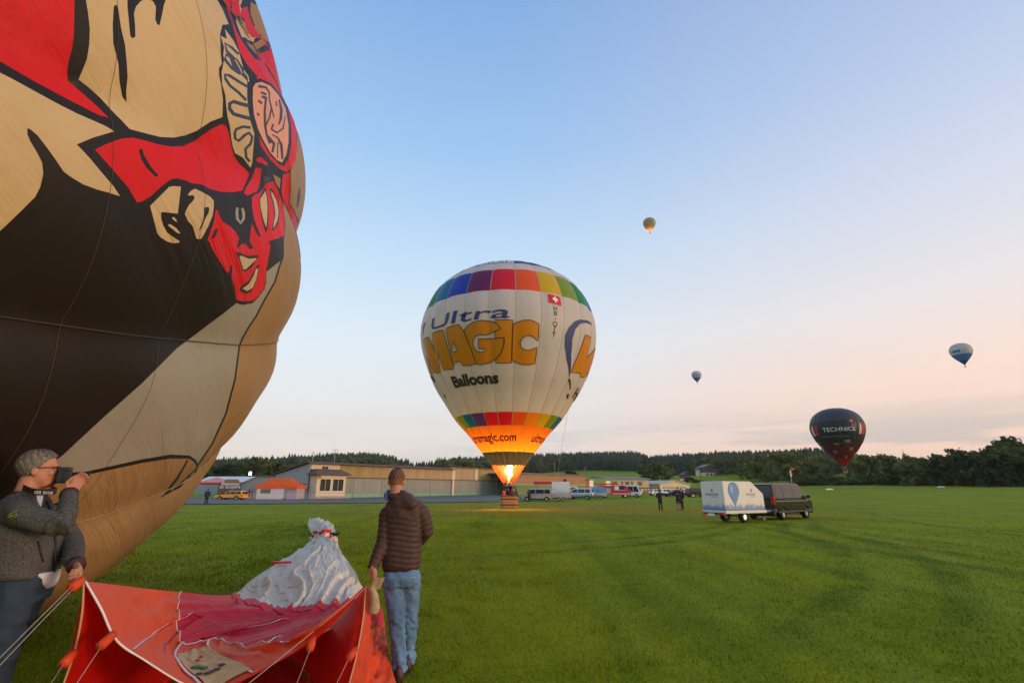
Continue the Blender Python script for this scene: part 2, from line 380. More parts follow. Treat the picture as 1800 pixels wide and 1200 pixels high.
def build_tarmac():
    # apron strip in front of the hangars
    m = mat('old_asphalt', (.13, .115, .105), .9, var=.25, scale=.8, bump=.01, bscale=40)
    near = [(330, 886.5), (480, 886), (600, 885), (750, 883.5), (880, 881.5), (960, 879.5)]
    far_ = [(-66, 84), (-50, 98), (-36, 99), (-14, 126), (4, 130), (12, 128)]
    top = []
    for (px, py), (fx, fy) in zip(near, far_):
        r = ray(px, py); t = -H / r.z; p = Vector((r.x * t, r.y * t, 0))
        top.append((p, Vector((fx, fy, 0))))
    b = MB(); n = 14
    for i in range(len(top) - 1):
        for k in range(n):
            q = [top[i][0].lerp(top[i][1], k / n), top[i + 1][0].lerp(top[i + 1][1], k / n), top[i + 1][0].lerp(top[i + 1][1], (k + 1) / n), top[i][0].lerp(top[i][1], (k + 1) / n)]
            b.add([(p.x, p.y, float(gz(p.x, p.y)) + .07) for p in q], [(0, 1, 2, 3)])
    struct(b.build('tarmac_apron', m))
build_tarmac()
def build_far_mountain():
    m = mat('far_hills_green', (.05, .085, .07), .95, var=.2, scale=.004)
    xs = np.linspace(-2700, 2700, 140) * 2.4; ys = np.array([2100, 2300, 2600, 2950])
    prof = 150 + 90 * np.sin(xs * .00085 + .6) + 45 * np.sin(xs * .0023 + 1) + 22 * np.sin(xs * .0061)
    prof = np.maximum(prof, 30); V = []
    for k, y in enumerate(ys): V.append(np.stack([xs * .42, np.full_like(xs, y), prof * .42 * [0, .6, 1.0, .9][k] + 2 * np.sin(xs * .02 + k)], -1))
    V = np.vstack(V); n = len(xs); i, j = np.meshgrid(np.arange(3), np.arange(n - 1), indexing='ij')
    Fq = np.stack([i * n + j, i * n + j + 1, (i + 1) * n + j + 1, (i + 1) * n + j], -1).reshape(-1, 4)
    struct(link('hills', fastmesh('hills', V, Fq, m, smooth=True)))
build_far_mountain()

# ------------------------------------------------------------------ trees
def leaf_mat(name, c, var=.35): 
    return mat(name, c, .7, var=var, scale=.35, spec=.2, transl=.35)
LEAFD = leaf_mat('leaf_dark', (.082, .105, .030)); LEAFM = leaf_mat('leaf_mid', (.135, .155, .036)); LEAFL = leaf_mat('leaf_light', (.21, .22, .06))
NEEDLE = leaf_mat('needle_dark', (.085, .115, .065)); NEEDLE2 = leaf_mat('needle_green', (.06, .09, .05))
BARK = mat('bark', (.07, .055, .04), .9, var=.3, scale=8)
def crown_mesh(seed, n_clump=70, leaves=26, size=.085, flat=.8, lobes=7, low=.25):
    """unit-height crown (z 0..1, radius about .5) made of leaf-sized quads in clumps"""
    g = np.random.default_rng(seed); C = []
    lob = np.column_stack([g.normal(0, .17, lobes), g.normal(0, .17, lobes), g.uniform(low, .82, lobes), g.uniform(.15, .27, lobes)])
    for _ in range(n_clump):
        l = lob[g.integers(lobes)]; d = g.normal(size=3); d /= np.linalg.norm(d); C.append(l[:3] + d * l[3] * g.uniform(.55, 1.08) * np.array([1, 1, flat]))
    C = np.array(C); n = n_clump * leaves
    P = np.repeat(C, leaves, 0) + g.normal(0, .040, (n, 3)); P[:, 2] = np.maximum(P[:, 2], low * .25); P[:, 2] /= P[:, 2].max()
    a = g.normal(size=(n, 3)); a /= np.linalg.norm(a, axis=1)[:, None]; b = np.cross(a, g.normal(size=(n, 3))); b /= np.linalg.norm(b, axis=1)[:, None]
    s = size * g.uniform(.3, .7, (n, 1)); V = np.stack([P - a * s - b * s * .6, P + a * s - b * s * .4, P + a * s * .8 + b * s * .6, P - a * s * .7 + b * s * .5], 1).reshape(-1, 3)
    return V, np.arange(n * 4).reshape(-1, 4)
CROWNS = {}
def crown_data(v, m, key):
    if (v, key) not in CROWNS:
        V, Fq = crown_mesh(100 + v, **[dict(), dict(n_clump=95, lobes=9, low=.15), dict(n_clump=55, lobes=5, leaves=20), dict(n_clump=80, lobes=10, flat=1.1, low=.12), dict(n_clump=60, lobes=6, low=.05, flat=.9)][v % 5])
        CROWNS[(v, key)] = fastmesh('crown', V, Fq, m)
    return CROWNS[(v, key)]
TRUNK = {}
def trunk_data(v):
    if v not in TRUNK:
        g = random.Random(v); b = MB(); b.tube([(0, 0, -.03), (.01, 0, .2), (g.uniform(-.03, .03), g.uniform(-.03, .03), .45), (g.uniform(-.05, .05), 0, .75)], [.035, .027, .02, .008], 7)
        for k in range(6):
            t = g.uniform(0, 6.28); z = g.uniform(.25, .5); b.tube([(0, 0, z), (.12 * math.cos(t), .12 * math.sin(t), z + .12), (.26 * math.cos(t), .26 * math.sin(t), z + .22)], [.014, .009, .004], 5)
        TRUNK[v] = b.mesh('trunk', BARK)
    return TRUNK[v]
def tree(label, p, h, w, v=0, m=None, key='m', name='broadleaf_tree', cat='tree', group=None):
    m = m or {'d': LEAFD, 'm': LEAFM, 'l': LEAFL}[key]
    t = thing(name, label, cat, p, random.uniform(0, 6.28), group)
    tr = link('trunk', trunk_data(v % 3), t); tr.scale = (h * .8, h * .8, h)
    c = link('crown', crown_data(v, m, key), t); c.scale = (w, w, h)
    return t
def conifer_verts(seed, tiers=9, n=7):
    g = np.random.default_rng(seed); V = []; Fc = []
    for k in range(tiers):
        z0 = .08 + .90 * k / tiers; z1 = z0 + 1.5 / tiers; r = .17 * (1 - k / tiers) ** .8 + .012
        ph = g.uniform(0, 6.28); o = len(V)
        for i in range(2 * n):
            t = ph + math.pi * i / n; rr = r * (g.uniform(.85, 1.2) if i % 2 == 0 else g.uniform(.45, .65)); V.append((rr * math.cos(t), rr * math.sin(t), z0 - (0.35 / tiers if i % 2 == 0 else 0)))
        V.append((0, 0, min(z1, 1.0)))
        for i in range(2 * n): Fc.append((o + i, o + (i + 1) % (2 * n), o + 2 * n))
    return np.array(V), np.array(Fc)
def build_forest():
    var = [conifer_verts(i) for i in range(4)]
    az = []; rr = []
    n = 9500; A = RNG.uniform(CR_AZ[1] - .25, R_(44), n); Rr = np.sqrt(RNG.uniform((R_FOOT + 10) ** 2, (R_CREST + 60) ** 2, n))
    # edge of the wood follows the meadows
    edge = R_FOOT + 40 + 60 * np.sin(A * 9) + 35 * np.sin(A * 23 + 1)
    px = CX + F * np.tan(A) * CP
    edge += 110 * np.exp(-((px - 1020) / 70) ** 2) - 30
    keep = Rr > edge
    right = (px > 1455); keep &= ~(right & (Rr < 700))
    A, Rr = A[keep], Rr[keep]; x, y = Rr * np.sin(A), Rr * np.cos(A); z = gz(x, y) - .5
    px = CX + F * np.tan(A) * CP
    hh = TREE_H * RNG.uniform(.72, 1.12, len(A))
    Vs, Fs = [], []; o = 0
    for i in range(len(A)):
        V, Fc = var[RNG.integers(4)]; s = hh[i]; w = s * RNG.uniform(.9, 1.35); a = RNG.uniform(0, 6.28); c_, s_ = math.cos(a), math.sin(a)
        q = np.empty_like(V); q[:, 0] = (V[:, 0] * c_ - V[:, 1] * s_) * w + x[i]; q[:, 1] = (V[:, 0] * s_ + V[:, 1] * c_) * w + y[i]; q[:, 2] = V[:, 2] * s + z[i]
        Vs.append(q); Fs.append(Fc + o); o += len(V)
    o_ = struct(link('conifer_wood', fastmesh('conifer_wood', np.vstack(Vs), np.vstack(Fs), NEEDLE)), 'stuff'); o_['label'] = 'dark conifer wood covering the ridge behind the airfield'
    # broadleaf edge of the wood: a mass of round crowns
    Vs, Fs = [], []; o = 0; cr = [crown_mesh(300 + i, n_clump=26, leaves=9, size=.13, lobes=5, low=.1) for i in range(4)]
    m = 620; A = RNG.uniform(CR_AZ[1] - .25, R_(46), m); px = CX + F * np.tan(A) * CP
    e2 = R_FOOT + 30 + 60 * np.sin(A * 9) + 35 * np.sin(A * 23 + 1) + 110 * np.exp(-((px - 1020) / 70) ** 2) - 30
    Rr = e2 + np.abs(RNG.normal(0, 26, m)) - 8
    Rr = np.where(px > 1250, Rr - RNG.uniform(0, 190, m) * sm(1250, 1330, px), Rr)
    bad = (px > 960) & (px < 1125) & (Rr < 600)
    for i in range(m):
        if bad[i]: continue
        V, Fc = cr[RNG.integers(4)]; s = RNG.uniform(8, 16); w = s * RNG.uniform(.8, 1.2); xx, yy = Rr[i] * math.sin(A[i]), Rr[i] * math.cos(A[i])
        Vs.append(V * [w, w, s] + [xx, yy, float(gz(xx, yy)) - .6]); Fs.append(Fc + o); o += len(V)
    o_ = struct(link('broadleaf_wood', fastmesh('broadleaf_wood', np.vstack(Vs), np.vstack(Fs), LEAFM)), 'stuff'); o_['label'] = 'paler broadleaf trees massed along the foot of the wood'
build_forest()
def ORD(i):
    a = ['first', 'second', 'third', 'fourth', 'fifth', 'sixth', 'seventh', 'eighth', 'ninth', 'tenth', 'eleventh', 'twelfth', 'thirteenth', 'fourteenth', 'fifteenth', 'sixteenth', 'seventeenth', 'eighteenth', 'nineteenth', 'twentieth']
    return a[i] if i < 20 else ['twenty-', 'thirty-'][i // 10 - 2] + a[i % 10 - 1] if i % 10 != 9 else ['thirtieth', 'fortieth'][i // 10 - 2]
def build_trees():
    g = random.Random(5)
    # broadleaf trees behind the striped tents at the left; top pixel gives the height
    def put(px, ytop, Y, w, v, key, label, group, base=860, name='broadleaf_tree', cat='tree'):
        p = G(px, base, Y); top = at(px, ytop, Y).z; h = max(top - p.z, 1.5); return tree(label, (p.x, p.y, p.z - .2), h * 1.04, w, v, None, key, name, cat, group)
    for i, (px, yt, w, key) in enumerate([(345, 812, 13, 'd'), (382, 813, 13, 'd'), (410, 813, 13, 'm'), (437, 805, 16, 'd'), (462, 806, 15, 'm'), (484, 811, 13, 'd'), (500, 815, 11, 'm'), (516, 813, 12, 'd')]):
        put(px, yt, 205 + (i % 3) * 9, w, i, key, '%s broadleaf tree from the left in the dark row behind the orange canopy tent' % ORD(i), 'trees behind the tents')
    for px, yt in ((733, 815), (739, 817)):
        p = G(px, 860, 300); V, Fc = conifer_verts(40 + px, 11, 8); h = at(px, yt, 300).z - p.z
        t = thing('conifer_tree', 'slim dark conifer standing alone above the hangar roof, %s of a pair' % ('left' if px < 735 else 'right'), 'tree', p, 0, 'pair of lone conifers')
        c = link('crown', fastmesh('crown', V * [h * 1.1, h * 1.1, h], Fc, NEEDLE2), t); b = MB(); b.tube([(0, 0, -.2), (0, 0, h * .5)], [.3, .15], 7); b.build('trunk', BARK, t)
    put(767, 815, 290, 11, 1, 'd', 'round dark bush-like tree above the hangar roof beside the burner balloon', None)
    put(1008, 826, 330, 12, 0, 'd', 'round dark tree on the green meadow above the hangars', None)
    for px, yt, w, key, lab in [(1146, 812, 20, 'm', 'pale bushy tree at the edge of the wood above the low building'), (1170, 815, 14, 'l', 'light green tree beside the wood, left of the small brown chalet'), (1215, 838, 8, 'd', 'small dark tree below the brown chalet'), (1225, 842, 7, 'm', 'low green bush just left of the printed trailer'), (1345, 822, 14, 'm', 'green tree rising behind the black van roof'), (1375, 828, 14, 'l', 'pale green tree right of the white banner pole')]:
        put(px, yt, 300, w, g.randrange(5), key, lab, None)
    # thicket and big trees along the right edge of the field
    spec = [(1415, 840, 240, 14, 'l'), (1440, 838, 235, 14, 'm'), (1465, 836, 235, 13, 'l'), (1487, 838, 240, 12, 'm'), (1512, 802, 430, 24, 'd'), (1533, 806, 440, 24, 'd'), (1556, 808, 450, 24, 'd'), (1580, 809, 440, 22, 'd'), (1604, 812, 430, 20, 'd'),
            (1535, 842, 230, 12, 'm'), (1560, 838, 225, 13, 'm'), (1585, 825, 215, 16, 'm'), (1608, 818, 205, 15, 'd'), (1640, 803, 195, 14, 'm'), (1662, 800, 190, 13, 'd'), (1690, 806, 185, 15, 'm'), (1712, 789, 180, 14, 'd'), (1738, 788, 176, 14, 'm'), (1762, 783, 172, 16, 'd'), (1785, 772, 168, 15, 'd'), (1815, 768, 164, 18, 'd'), (1850, 772, 160, 18, 'm'), (1895, 776, 156, 18, 'd')]
    labs = {1640: 'airy tree with rounded twin tops at the left end of the right-hand thicket', 1712: 'round-topped dark tree standing above the right-hand thicket', 1785: 'tall dark tree at the right edge of the picture', 1512: 'dark rounded tree right of the black balloon, on the skyline'}
    for i, (px, yt, Y, w, key) in enumerate(spec):
        put(px, yt, Y, w, i, key, labs.get(px, '%s broadleaf tree from the left in the thicket along the right edge of the field' % ORD(i)), None if px in labs else 'thicket trees on the right')
    for i in range(34):
        px = 1495 + i * 10.5 + g.uniform(-4, 4); Y = 222 - i * 1.9 + g.uniform(-3, 3)
        put(px, 846 - g.uniform(0, 5 + i * .55), Y, g.uniform(5, 8.5), 4 + 5 * (i % 2), g.choice('dmm'), 'low rounded hedge bush under the right-hand trees, %s from the left' % ORD(i).lower(), 'hedge bushes on the right', name='hedge_bush', cat='bush')
    for i in range(14):
        px = 1400 + i * 8 + g.uniform(-3, 3)
        put(px, 848 - g.uniform(0, 4), 225 + g.uniform(-6, 6), g.uniform(6, 9), 4, g.choice('lm'), 'low pale bush at the field end behind the black van, %s from the left' % ORD(i).lower(), 'bushes at the field end', name='hedge_bush', cat='bush')
build_trees()
# ------------------------------------------------------------------ buildings
CREAM = mat('cream_render', (.66, .55, .38), .85, var=.08, scale=.6)
TANWALL = mat('tan_boards', (.42, .29, .15), .8, var=.14, scale=.7, stretch=(1, 1, .2))
OCHREW = mat('ochre_boards', (.36, .25, .10), .8, var=.16, scale=.7, stretch=(1, 1, .2))
GREYDOOR = mat('grey_green_door', (.27, .27, .21), .7, var=.12, scale=.8, stretch=(1.5, 1.5, .2))
MINT = mat('mint_paint', (.20, .38, .24), .7, var=.12, scale=1.5)
GREENDOOR = mat('green_door', (.15, .22, .07), .7, var=.12, scale=.8)
GREYWALL = mat('grey_gable', (.36, .35, .34), .85, var=.07, scale=.6)
ROOFB = mat('brown_roof', (.13, .08, .06), .85, var=.2, scale=1.2)
ROOFG = mat('grey_roof', (.19, .19, .20), .8, var=.15, scale=1)
BEIGE = mat('beige_render', (.47, .42, .31), .85, var=.08, scale=.5)
BARNW = mat('brown_barn_boards', (.17, .085, .05), .85, var=.2, scale=1.5)
FRAME = mat('window_frame', (.6, .58, .53), .6, var=.05)
def win(b_parent, x0, x1, z0, z1, y, m=None, frame=FRAME, t=.05, mull=1):
    """window in a wall facing -y at plane y"""
    b = MB(); b.b2((x0 - .07, y - t, z0 - .07), (x1 + .07, y + .03, z0)); b.b2((x0 - .07, y - t, z1), (x1 + .07, y + .03, z1 + .07))
    b.b2((x0 - .07, y - t, z0), (x0, y + .03, z1)); b.b2((x1, y - t, z0), (x1 + .07, y + .03, z1))
    for k in range(1, mull + 1):
        xm = x0 + (x1 - x0) * k / (mull + 1); b.b2((xm - .03, y - t + .01, z0), (xm + .03, y + .03, z1))
    f = b.build('window', frame, b_parent)
    p = MB(); p.b2((x0, y - .012, z0), (x1, y + .01, z1)); p.build('pane', m or BGLASS, f); return f
FR = R_(51.2); FA = Vector((-36.6, 90.3, .05))
def build_hangars():
    t = thing('hangar', 'long hangar with grey sliding doors over a mint green base and tan fascia', 'hangar', FA, FR)
    zt = at(592, 818, 95).z - FA.z; zd = at(592, 839, 95).z - FA.z            # eave and door head
    def panel(name, s0, s1, z0, z1, m, y=0.0, th=.1):
        b = MB(); b.b2((s0, y, z0), (s1, y + th, z1)); return b.build(name, m, t)
    L1, L2, Dp = 36.2, 60.0, 12.4; zr = at(540, 813, 90).z - FA.z; zlow = at(480, 834, 98).z - FA.z
    # gable end and shell
    b = MB(); b.prism([(0.0, 0), (Dp, 0), (Dp, zlow), (0.0, zr)], 0.02, .2, 'X'); b.build('gable_wall', GREYWALL, t)
    b = MB(); b.b2((.2, Dp - .2, 0), (L2, Dp, zlow)); b.build('rear_wall', GREYWALL, t)
    b = MB(); b.prism([(-.9, zt + .10), (-.9, zt + .26), (0, zr + .28), (Dp + .5, zlow + .25), (Dp + .5, zlow + .1), (0, zr + .05)], -.5, L1, 'X'); r = b.build('roof', ROOFB, t)
    for i in range(8):                                                       # rusty fascia boards over the doors
        s0 = 6.2 + (L1 - 6.2) * i / 8; s1 = 6.2 + (L1 - 6.2) * (i + 1) / 8
        panel('fascia_board', s0, s1 - .03, zd + .12, zt + .1, OCHREW if i < 3 else TANWALL, -.06)
    panel('door_rail', 6.2, L2, zd - .03, zd + .115, ROOFB, -.14, .18)
    nD = 9
    for i in range(nD):
        s0 = 6.2 + (L1 - 6.7) * i / nD; s1 = 6.2 + (L1 - 6.7) * (i + 1) / nD; yy = .0 if i % 2 else .07
        d = panel('sliding_door', s0, s1 - .03, 1.02, zd - .03, GREYDOOR, yy, .08)
        for k in range(1, 6): 
            q = MB(); xx = s0 + (s1 - s0) * k / 6; q.b2((xx - .02, yy - .02, 1.05), (xx + .02, yy + .01, zd - .06)); q.build('door_rib', GREYDOOR, d)
        panel('door_base', s0, s1 - .03, .03, 1.0, MINT, yy - .015, .08)
    p = MB(); p.b2((L1 - .45, -.3, 0), (L1 + .2, .1, zd)); p.build('corner_post', CREAM, t); p = MB(); p.b2((L1 - .5, -.4, -.02), (L1 + .25, .1, .22)); p.build('post_foot', mat('red_paint', (.4, .05, .03), .6), t)
    # taller second bay
    zt2 = at(815, 823, 121).z - FA.z
    b = MB(); b.prism([(-.5, zt2 + .1), (-.5, zt2 + .32), (Dp, zt2 + .5), (Dp, zt2 + .2)], L1, L2 + .3, 'X'); b.build('roof', ROOFB, t)
    b = MB(); b.b2((L1 + .02, .16, zt * .6), (L1 + .2, Dp - .2, zt2 + .2)); b.build('bay_wall', GREYWALL, t)
    for i in range(3):
        s0 = L1 + (L2 - L1) * i / 3; s1 = L1 + (L2 - L1) * (i + 1) / 3
        panel('fascia_board', s0 + .6, s1 - .5, zd + .12, zt2 + .1, OCHREW if i else TANWALL, -.02); panel('fascia_post', s0 - .45, s0 + .57, zd + .12, zt2 + .12, CREAM, -.12, .2)
    for i in range(6):
        s0 = L1 + .3 + (L2 - L1 - .3) * i / 6; s1 = L1 + .3 + (L2 - L1 - .3) * (i + 1) / 6
        d = panel('sliding_door', s0, s1 - .04, 1.02, zd - .03, GREYDOOR, .07 * (i % 2), .08); panel('door_base', s0, s1 - .04, .03, 1.0, MINT, .07 * (i % 2) - .015, .08)
        for k in range(1, 5):
            q = MB(); xx = s0 + (s1 - s0) * k / 5; q.b2((xx - .02, .07 * (i % 2) - .02, 1.05), (xx + .02, .07 * (i % 2) + .01, zd - .06)); q.build('door_rib', GREYDOOR, d)
    # antennas on the roof
    for px, nm in ((545, 'antenna'), (571, 'antenna')):
        s = 1.5 if px < 560 else 6.0; h = at(px, 786 if px > 560 else 793, 92).z - FA.z
        b = MB(); b.tube([(s, 2, zr - .6), (s, 2, h)], .05, 6); b.tube([(s - .5, 2, h - .3), (s + .5, 2, h - .25)], .03, 5)
        if px > 560: b.tube([(s - .5, 2, h - .3), (s - .5, 2, h + .2)], .05, 5); b.tube([(s + .5, 2, h - .25), (s + .5, 2, h + .2)], .05, 5)
        b.build(nm, STEEL, t)
    # control office annex in front of the gable corner
    a = thing('airfield_office', 'small cream office with brown hipped roof and wide dark windows at the hangar corner', 'office building', FA, FR)
    za = at(568, 833, 90).z - FA.z
    b = MB(); b.b2((.25, -2.6, 0), (6.0, -.15, za)); b.build('wall', CREAM, a)
    b = MB(); b.add([(-.5, -3.5, za), (6.6, -3.5, za), (6.6, -.1, za), (-.5, -.1, za), (.8, -1.2, za + .95), (5.6, -1.2, za + .95), (5.6, -.1, za + .95), (.8, -.1, za + .95), (-.5, -3.5, za - .14), (6.6, -3.5, za - .14), (6.6, -.1, za - .14), (-.5, -.1, za - .14)],
               [(0, 1, 5, 4), (1, 2, 6, 5), (2, 3, 7, 6), (3, 0, 4, 7), (4, 5, 6, 7), (8, 9, 1, 0), (9, 10, 2, 1), (10, 11, 3, 2), (11, 8, 0, 3), (8, 11, 10, 9)]); b.build('roof', ROOFB, a)
    b = MB(); b.b2((.25, -.12, za + .9), (6.1, .0, zt + .12)); b.build('upper_wall', CREAM, a); win(a, 2.4, 3.6, za + 1.0, za + 1.45, -.12)
    win(a, .9, 2.9, 1.45, za - .85, -2.6); win(a, 3.4, 5.5, 1.45, za - .85, -2.6)
    b = MB(); b.b2((.2, -2.66, .0), (6.05, -2.59, .55)); b.build('plinth', mat('stained_plinth', (.34, .28, .2), .9, var=.3, scale=2), a)
    b = MB(); b.b2((.3, -2.64, za - .8), (.95, -2.6, za - .1)); s = b.build('notice_sign', mat('yellow_sign', (.45, .26, .03), .6), a); flat_text('lettering', 'C', .7, (.62, -2.64, za - .66), (1, 0, 0), (0, 0, 1), BLACKP, s, .02)
    # windows in the gable wall, left of the office (faces local -x)
    for y0, y1 in ((.4, 1.6), (2.0, 3.4), (3.7, 5.2)):
        q = MB(); q.b2((-.04, y0 - .08, .4), (.03, y1 + .08, 2.95)); f = q.build('window', FRAME, t); q = MB(); q.b2((-.06, y0, .5), (-.03, y1, 2.85)); q.build('pane', mat('pale_glass', (.16, .17, .17), .12, var=.2), f)
    # third, more distant hangar in brown and green
    A = G(902, 872, 122); B = G(1078, 872, 150); d = (B - A); L = d.length; rz = math.atan2(d.y, d.x)
    t3 = thing('hangar', 'distant hangar with brown fascia and green doors behind the parked vans', 'hangar', (A.x, A.y, A.z - .1), rz)
    zt3 = at(910, 831, 124).z - A.z; zd3 = at(910, 850, 124).z - A.z; sm_ = L * .69
    for i in range(5):
        b = MB(); b.b2((sm_ * i / 5, 0, zd3), (sm_ * (i + 1) / 5 - .03, .1, zt3 - .1)); b.build('fascia_board', mat('brown_boards', (.36, .20, .10), .8, var=.14, scale=.7), t3)
    for i in range(7):
        b = MB(); b.b2((sm_ * i / 7, .04 * (i % 2), .02), (sm_ * (i + 1) / 7 - .05, .12 + .04 * (i % 2), zd3 - .12)); b.build('sliding_door', GREENDOOR, t3)
    b = MB(); b.b2((-.1, -.12, zd3 - .11), (sm_, .1, zd3 - .01)); b.build('door_rail', CREAM, t3)
    b = MB(); b.prism([(-.5, zt3 - .08), (-.5, zt3 + .15), (12, zt3 + .3), (12, zt3 + .05)], -.3, sm_ + .2, 'X'); b.build('roof', ROOFG, t3)
    b = MB(); b.b2((sm_ + .02, .05, .02), (L, .2, zt3 - .7)); b.build('green_wall', GREENDOOR, t3)
    b = MB(); b.b2((sm_ + .02, -.05, .02), (L * .9, .04, zd3 - .4)); b.build('weathered_boards', mat('weathered_boards', (.27, .22, .16), .85, var=.2, scale=1), t3)
    win(t3, sm_ * .66, sm_ * .70, zd3 + .5, zd3 + 1.4, 0, None, BLACKP); win(t3, sm_ + 1.3, sm_ + 3.4, zt3 - 3.2, zt3 - 1.3, .05, WHITEP, FRAME, mull=0); win(t3, L - 3.2, L - 1.0, zt3 - 2.6, zt3 - 1.4, .05, WHITEP, FRAME, mull=0)
    b = MB(); b.b2((L - .2, .3, 0), (L, 12, zt3 - .8)); b.build('side_wall', GREYWALL, t3)
build_hangars()
def build_town():
    # two-storey beige building
    A, B = G(1066, 868, 150), G(1142, 868, 158); d = B - A; L = d.length; rz = math.atan2(d.y, d.x)
    t = thing('flat_building', 'two-storey beige building with a grey roof and a row of small windows', 'building', (A.x, A.y, A.z - .3), rz)
    zt = at(1100, 842, 154).z - A.z + .3
    b = MB(); b.b2((0, 0, 0), (L, 10, zt)); b.build('wall', BEIGE, t)
    b = MB(); b.prism([(-.8, zt), (-.8, zt + .18), (5, zt + .9), (10.8, zt + .18), (10.8, zt)], -.6, L + .6, 'X'); b.build('roof', ROOFG, t)
    for f0, f1 in ((.16, .25), (.35, .38), (.44, .53), (.58, .61), (.73, .83)): win(t, L * f0, L * f1, zt - 1.75, zt - .75, 0, None, ROOFB)
    b = MB(); b.b2((-5, 2, zt - 2.5), (-.1, 4, zt - 1.3)); b.build('balcony', WHITEP, t)
    # red-brown porch
    A = G(1133, 872, 140); t = thing('timber_shelter', 'open red-brown timber shelter in front of the beige building', 'shelter', (A.x, A.y, A.z), .1)
    zt = at(1133, 856, 140).z - A.z
    b = MB(); b.b2((-.2, -.2, zt - .3), (4.6, 3.2, zt)); b.build('roof', BARNW, t)
    for x in (0, 2.1, 4.3):
        for y in (0, 3): b = MB(); b.b2((x, y, 0), (x + .14, y + .14, zt - .3)); b.build('post', BARNW, t)
    b = MB(); b.b2((.15, .05, 0), (4.3, .1, .9)); b.build('rail_panel', mat('orange_boards', (.45, .16, .06), .8), t)
    # low white building
    A, B = G(1143, 866, 165), G(1160, 866, 167); d = B - A; t = thing('flat_building', 'low white flat-roofed annex between the beige building and the arched hall', 'building', (A.x, A.y, A.z - .3), math.atan2(d.y, d.x))
    zt = at(1150, 850, 166).z - A.z + .3; b = MB(); b.b2((0, 0, 0), (d.length, 6, zt)); b.build('wall', WHITEP, t); b = MB(); b.b2((-.3, -.3, zt), (d.length + .3, 6.3, zt + .25)); b.build('roof', ROOFG, t)
    # hall with low gable
    A, B = G(1161, 868, 160), G(1214, 868, 166); d = B - A; L = d.length; t = thing('hall', 'pale hall with a low gable and a row of small square windows', 'hall', (A.x, A.y, A.z - .3), math.atan2(d.y, d.x))
    ze = at(1161, 851, 160).z - A.z + .3; zr = at(1188, 845, 163).z - A.z + .3
    b = MB(); b.prism([(0, 0), (L, 0), (L, ze), (L / 2, zr), (0, ze)], 0, 14, 'Y'); b.build('wall', CREAM, t)
    b = MB(); b.prism([(-.4, ze - .05), (L / 2, zr + .02), (L + .4, ze - .05), (L + .4, ze + .22), (L / 2, zr + .3), (-.4, ze + .22)], -.5, 14.3, 'Y'); b.build('roof', mat('pale_roof', (.5, .42, .3), .8), t)
    for k in range(13):
        x = L * (.1 + .8 * k / 13); b = MB(); b.b2((x, -.04, ze - 1.3), (x + L * .028, .05, ze - .75)); b.build('window', BGLASS, t)
    # chalets on the slope
    def chalet(px, py, Y, w, h, roofh, lab, wall, base, rz=.15, roof=ROOFB):
        A = at(px, py, Y); A.z = float(gz(A.x, A.y)); t = thing('chalet', lab, 'house', (A.x, A.y, A.z - .4), rz); dp = w * .8
        b = MB(); b.b2((0, 0, 0), (w, dp, h * .42)); b.build('ground_floor', base, t); b = MB(); b.prism([(0.02, h * .42), (w - .02, h * .42), (w - .02, h), (w / 2, h + roofh), (.02, h)], .02, dp - .02, 'Y'); b.build('upper_floor', wall, t)
        b = MB(); o = w * .09; q = roofh / (w / 2) * o; b.prism([(-o, h - q), (w / 2, h + roofh), (w + o, h - q), (w + o, h - q + .35), (w / 2, h + roofh + .35), (-o, h - q + .35)], -1.0, dp + 1, 'Y'); b.build('roof', roof, t)
        for k in range(3): win(t, w * (.12 + .29 * k), w * (.26 + .29 * k), h * .5, h * .72, 0.02); win(t, w * (.12 + .29 * k), w * (.26 + .29 * k), h * .12, h * .32, 0)
        return t
    chalet(1201, 842, 330, 5.6, 4.2, 1.6, 'small brown chalet with a gabled roof on the slope above the hall', BARNW, WHITEP)
    chalet(1239, 834, 400, 12, 7.2, 2.2, 'large brown chalet with dark roof on the hillside above the printed trailer', BARNW, CREAM, .2, ROOFG)
    chalet(1230, 836, 405, 7, 5.5, 1.5, 'pale house wing left of the large hillside chalet', CREAM, CREAM, .2, ROOFG)
    chalet(1261, 836, 400, 8, 4, 1.2, 'low grey-roofed barn right of the large hillside chalet', mat('grey_boards', (.2, .17, .14), .9), mat('grey_boards', (.2, .17, .14), .9), .2, ROOFG)
    # church spire
    A = at(1592, 815, 900); t = thing('church_tower', 'thin dark church spire rising from the trees on the skyline', 'church', (A.x, A.y, float(gz(A.x, A.y))), 0)
    zt = at(1591, 793, 900).z - t.location.z; b = MB(); b.b2((-2, -2, 0), (2, 2, zt * .55)); b.build('tower', GREYWALL, t)
    b = MB(); b.add([(-2.2, -2.2, zt * .55), (2.2, -2.2, zt * .55), (2.2, 2.2, zt * .55), (-2.2, 2.2, zt * .55), (0, 0, zt * 1.08)], [(0, 1, 4), (1, 2, 4), (2, 3, 4), (3, 0, 4), (3, 2, 1, 0)]); b.build('spire', ROOFG, t)
    # white runway markers, poles
    for i, (px, py, Y) in enumerate(((1458, 860, 165), (1655, 857, 170))):
        p = G(px, py, Y); t = thing('runway_marker', 'low white runway marker lying on the grass %s' % ('right of the black van' if i == 0 else 'near the right-hand hedge'), 'marker', p, .1, 'runway markers')
        b = MB(); b.prism([(-1.2, 0), (1.2, 0), (.9, .32), (-.9, .32)], -.35, .35, 'Y'); b.build('board', WHITEP, t); b = MB(); b.b2((-.9, -.05, .32), (.9, .05, .38)); b.build('cap', WHITEP, t)
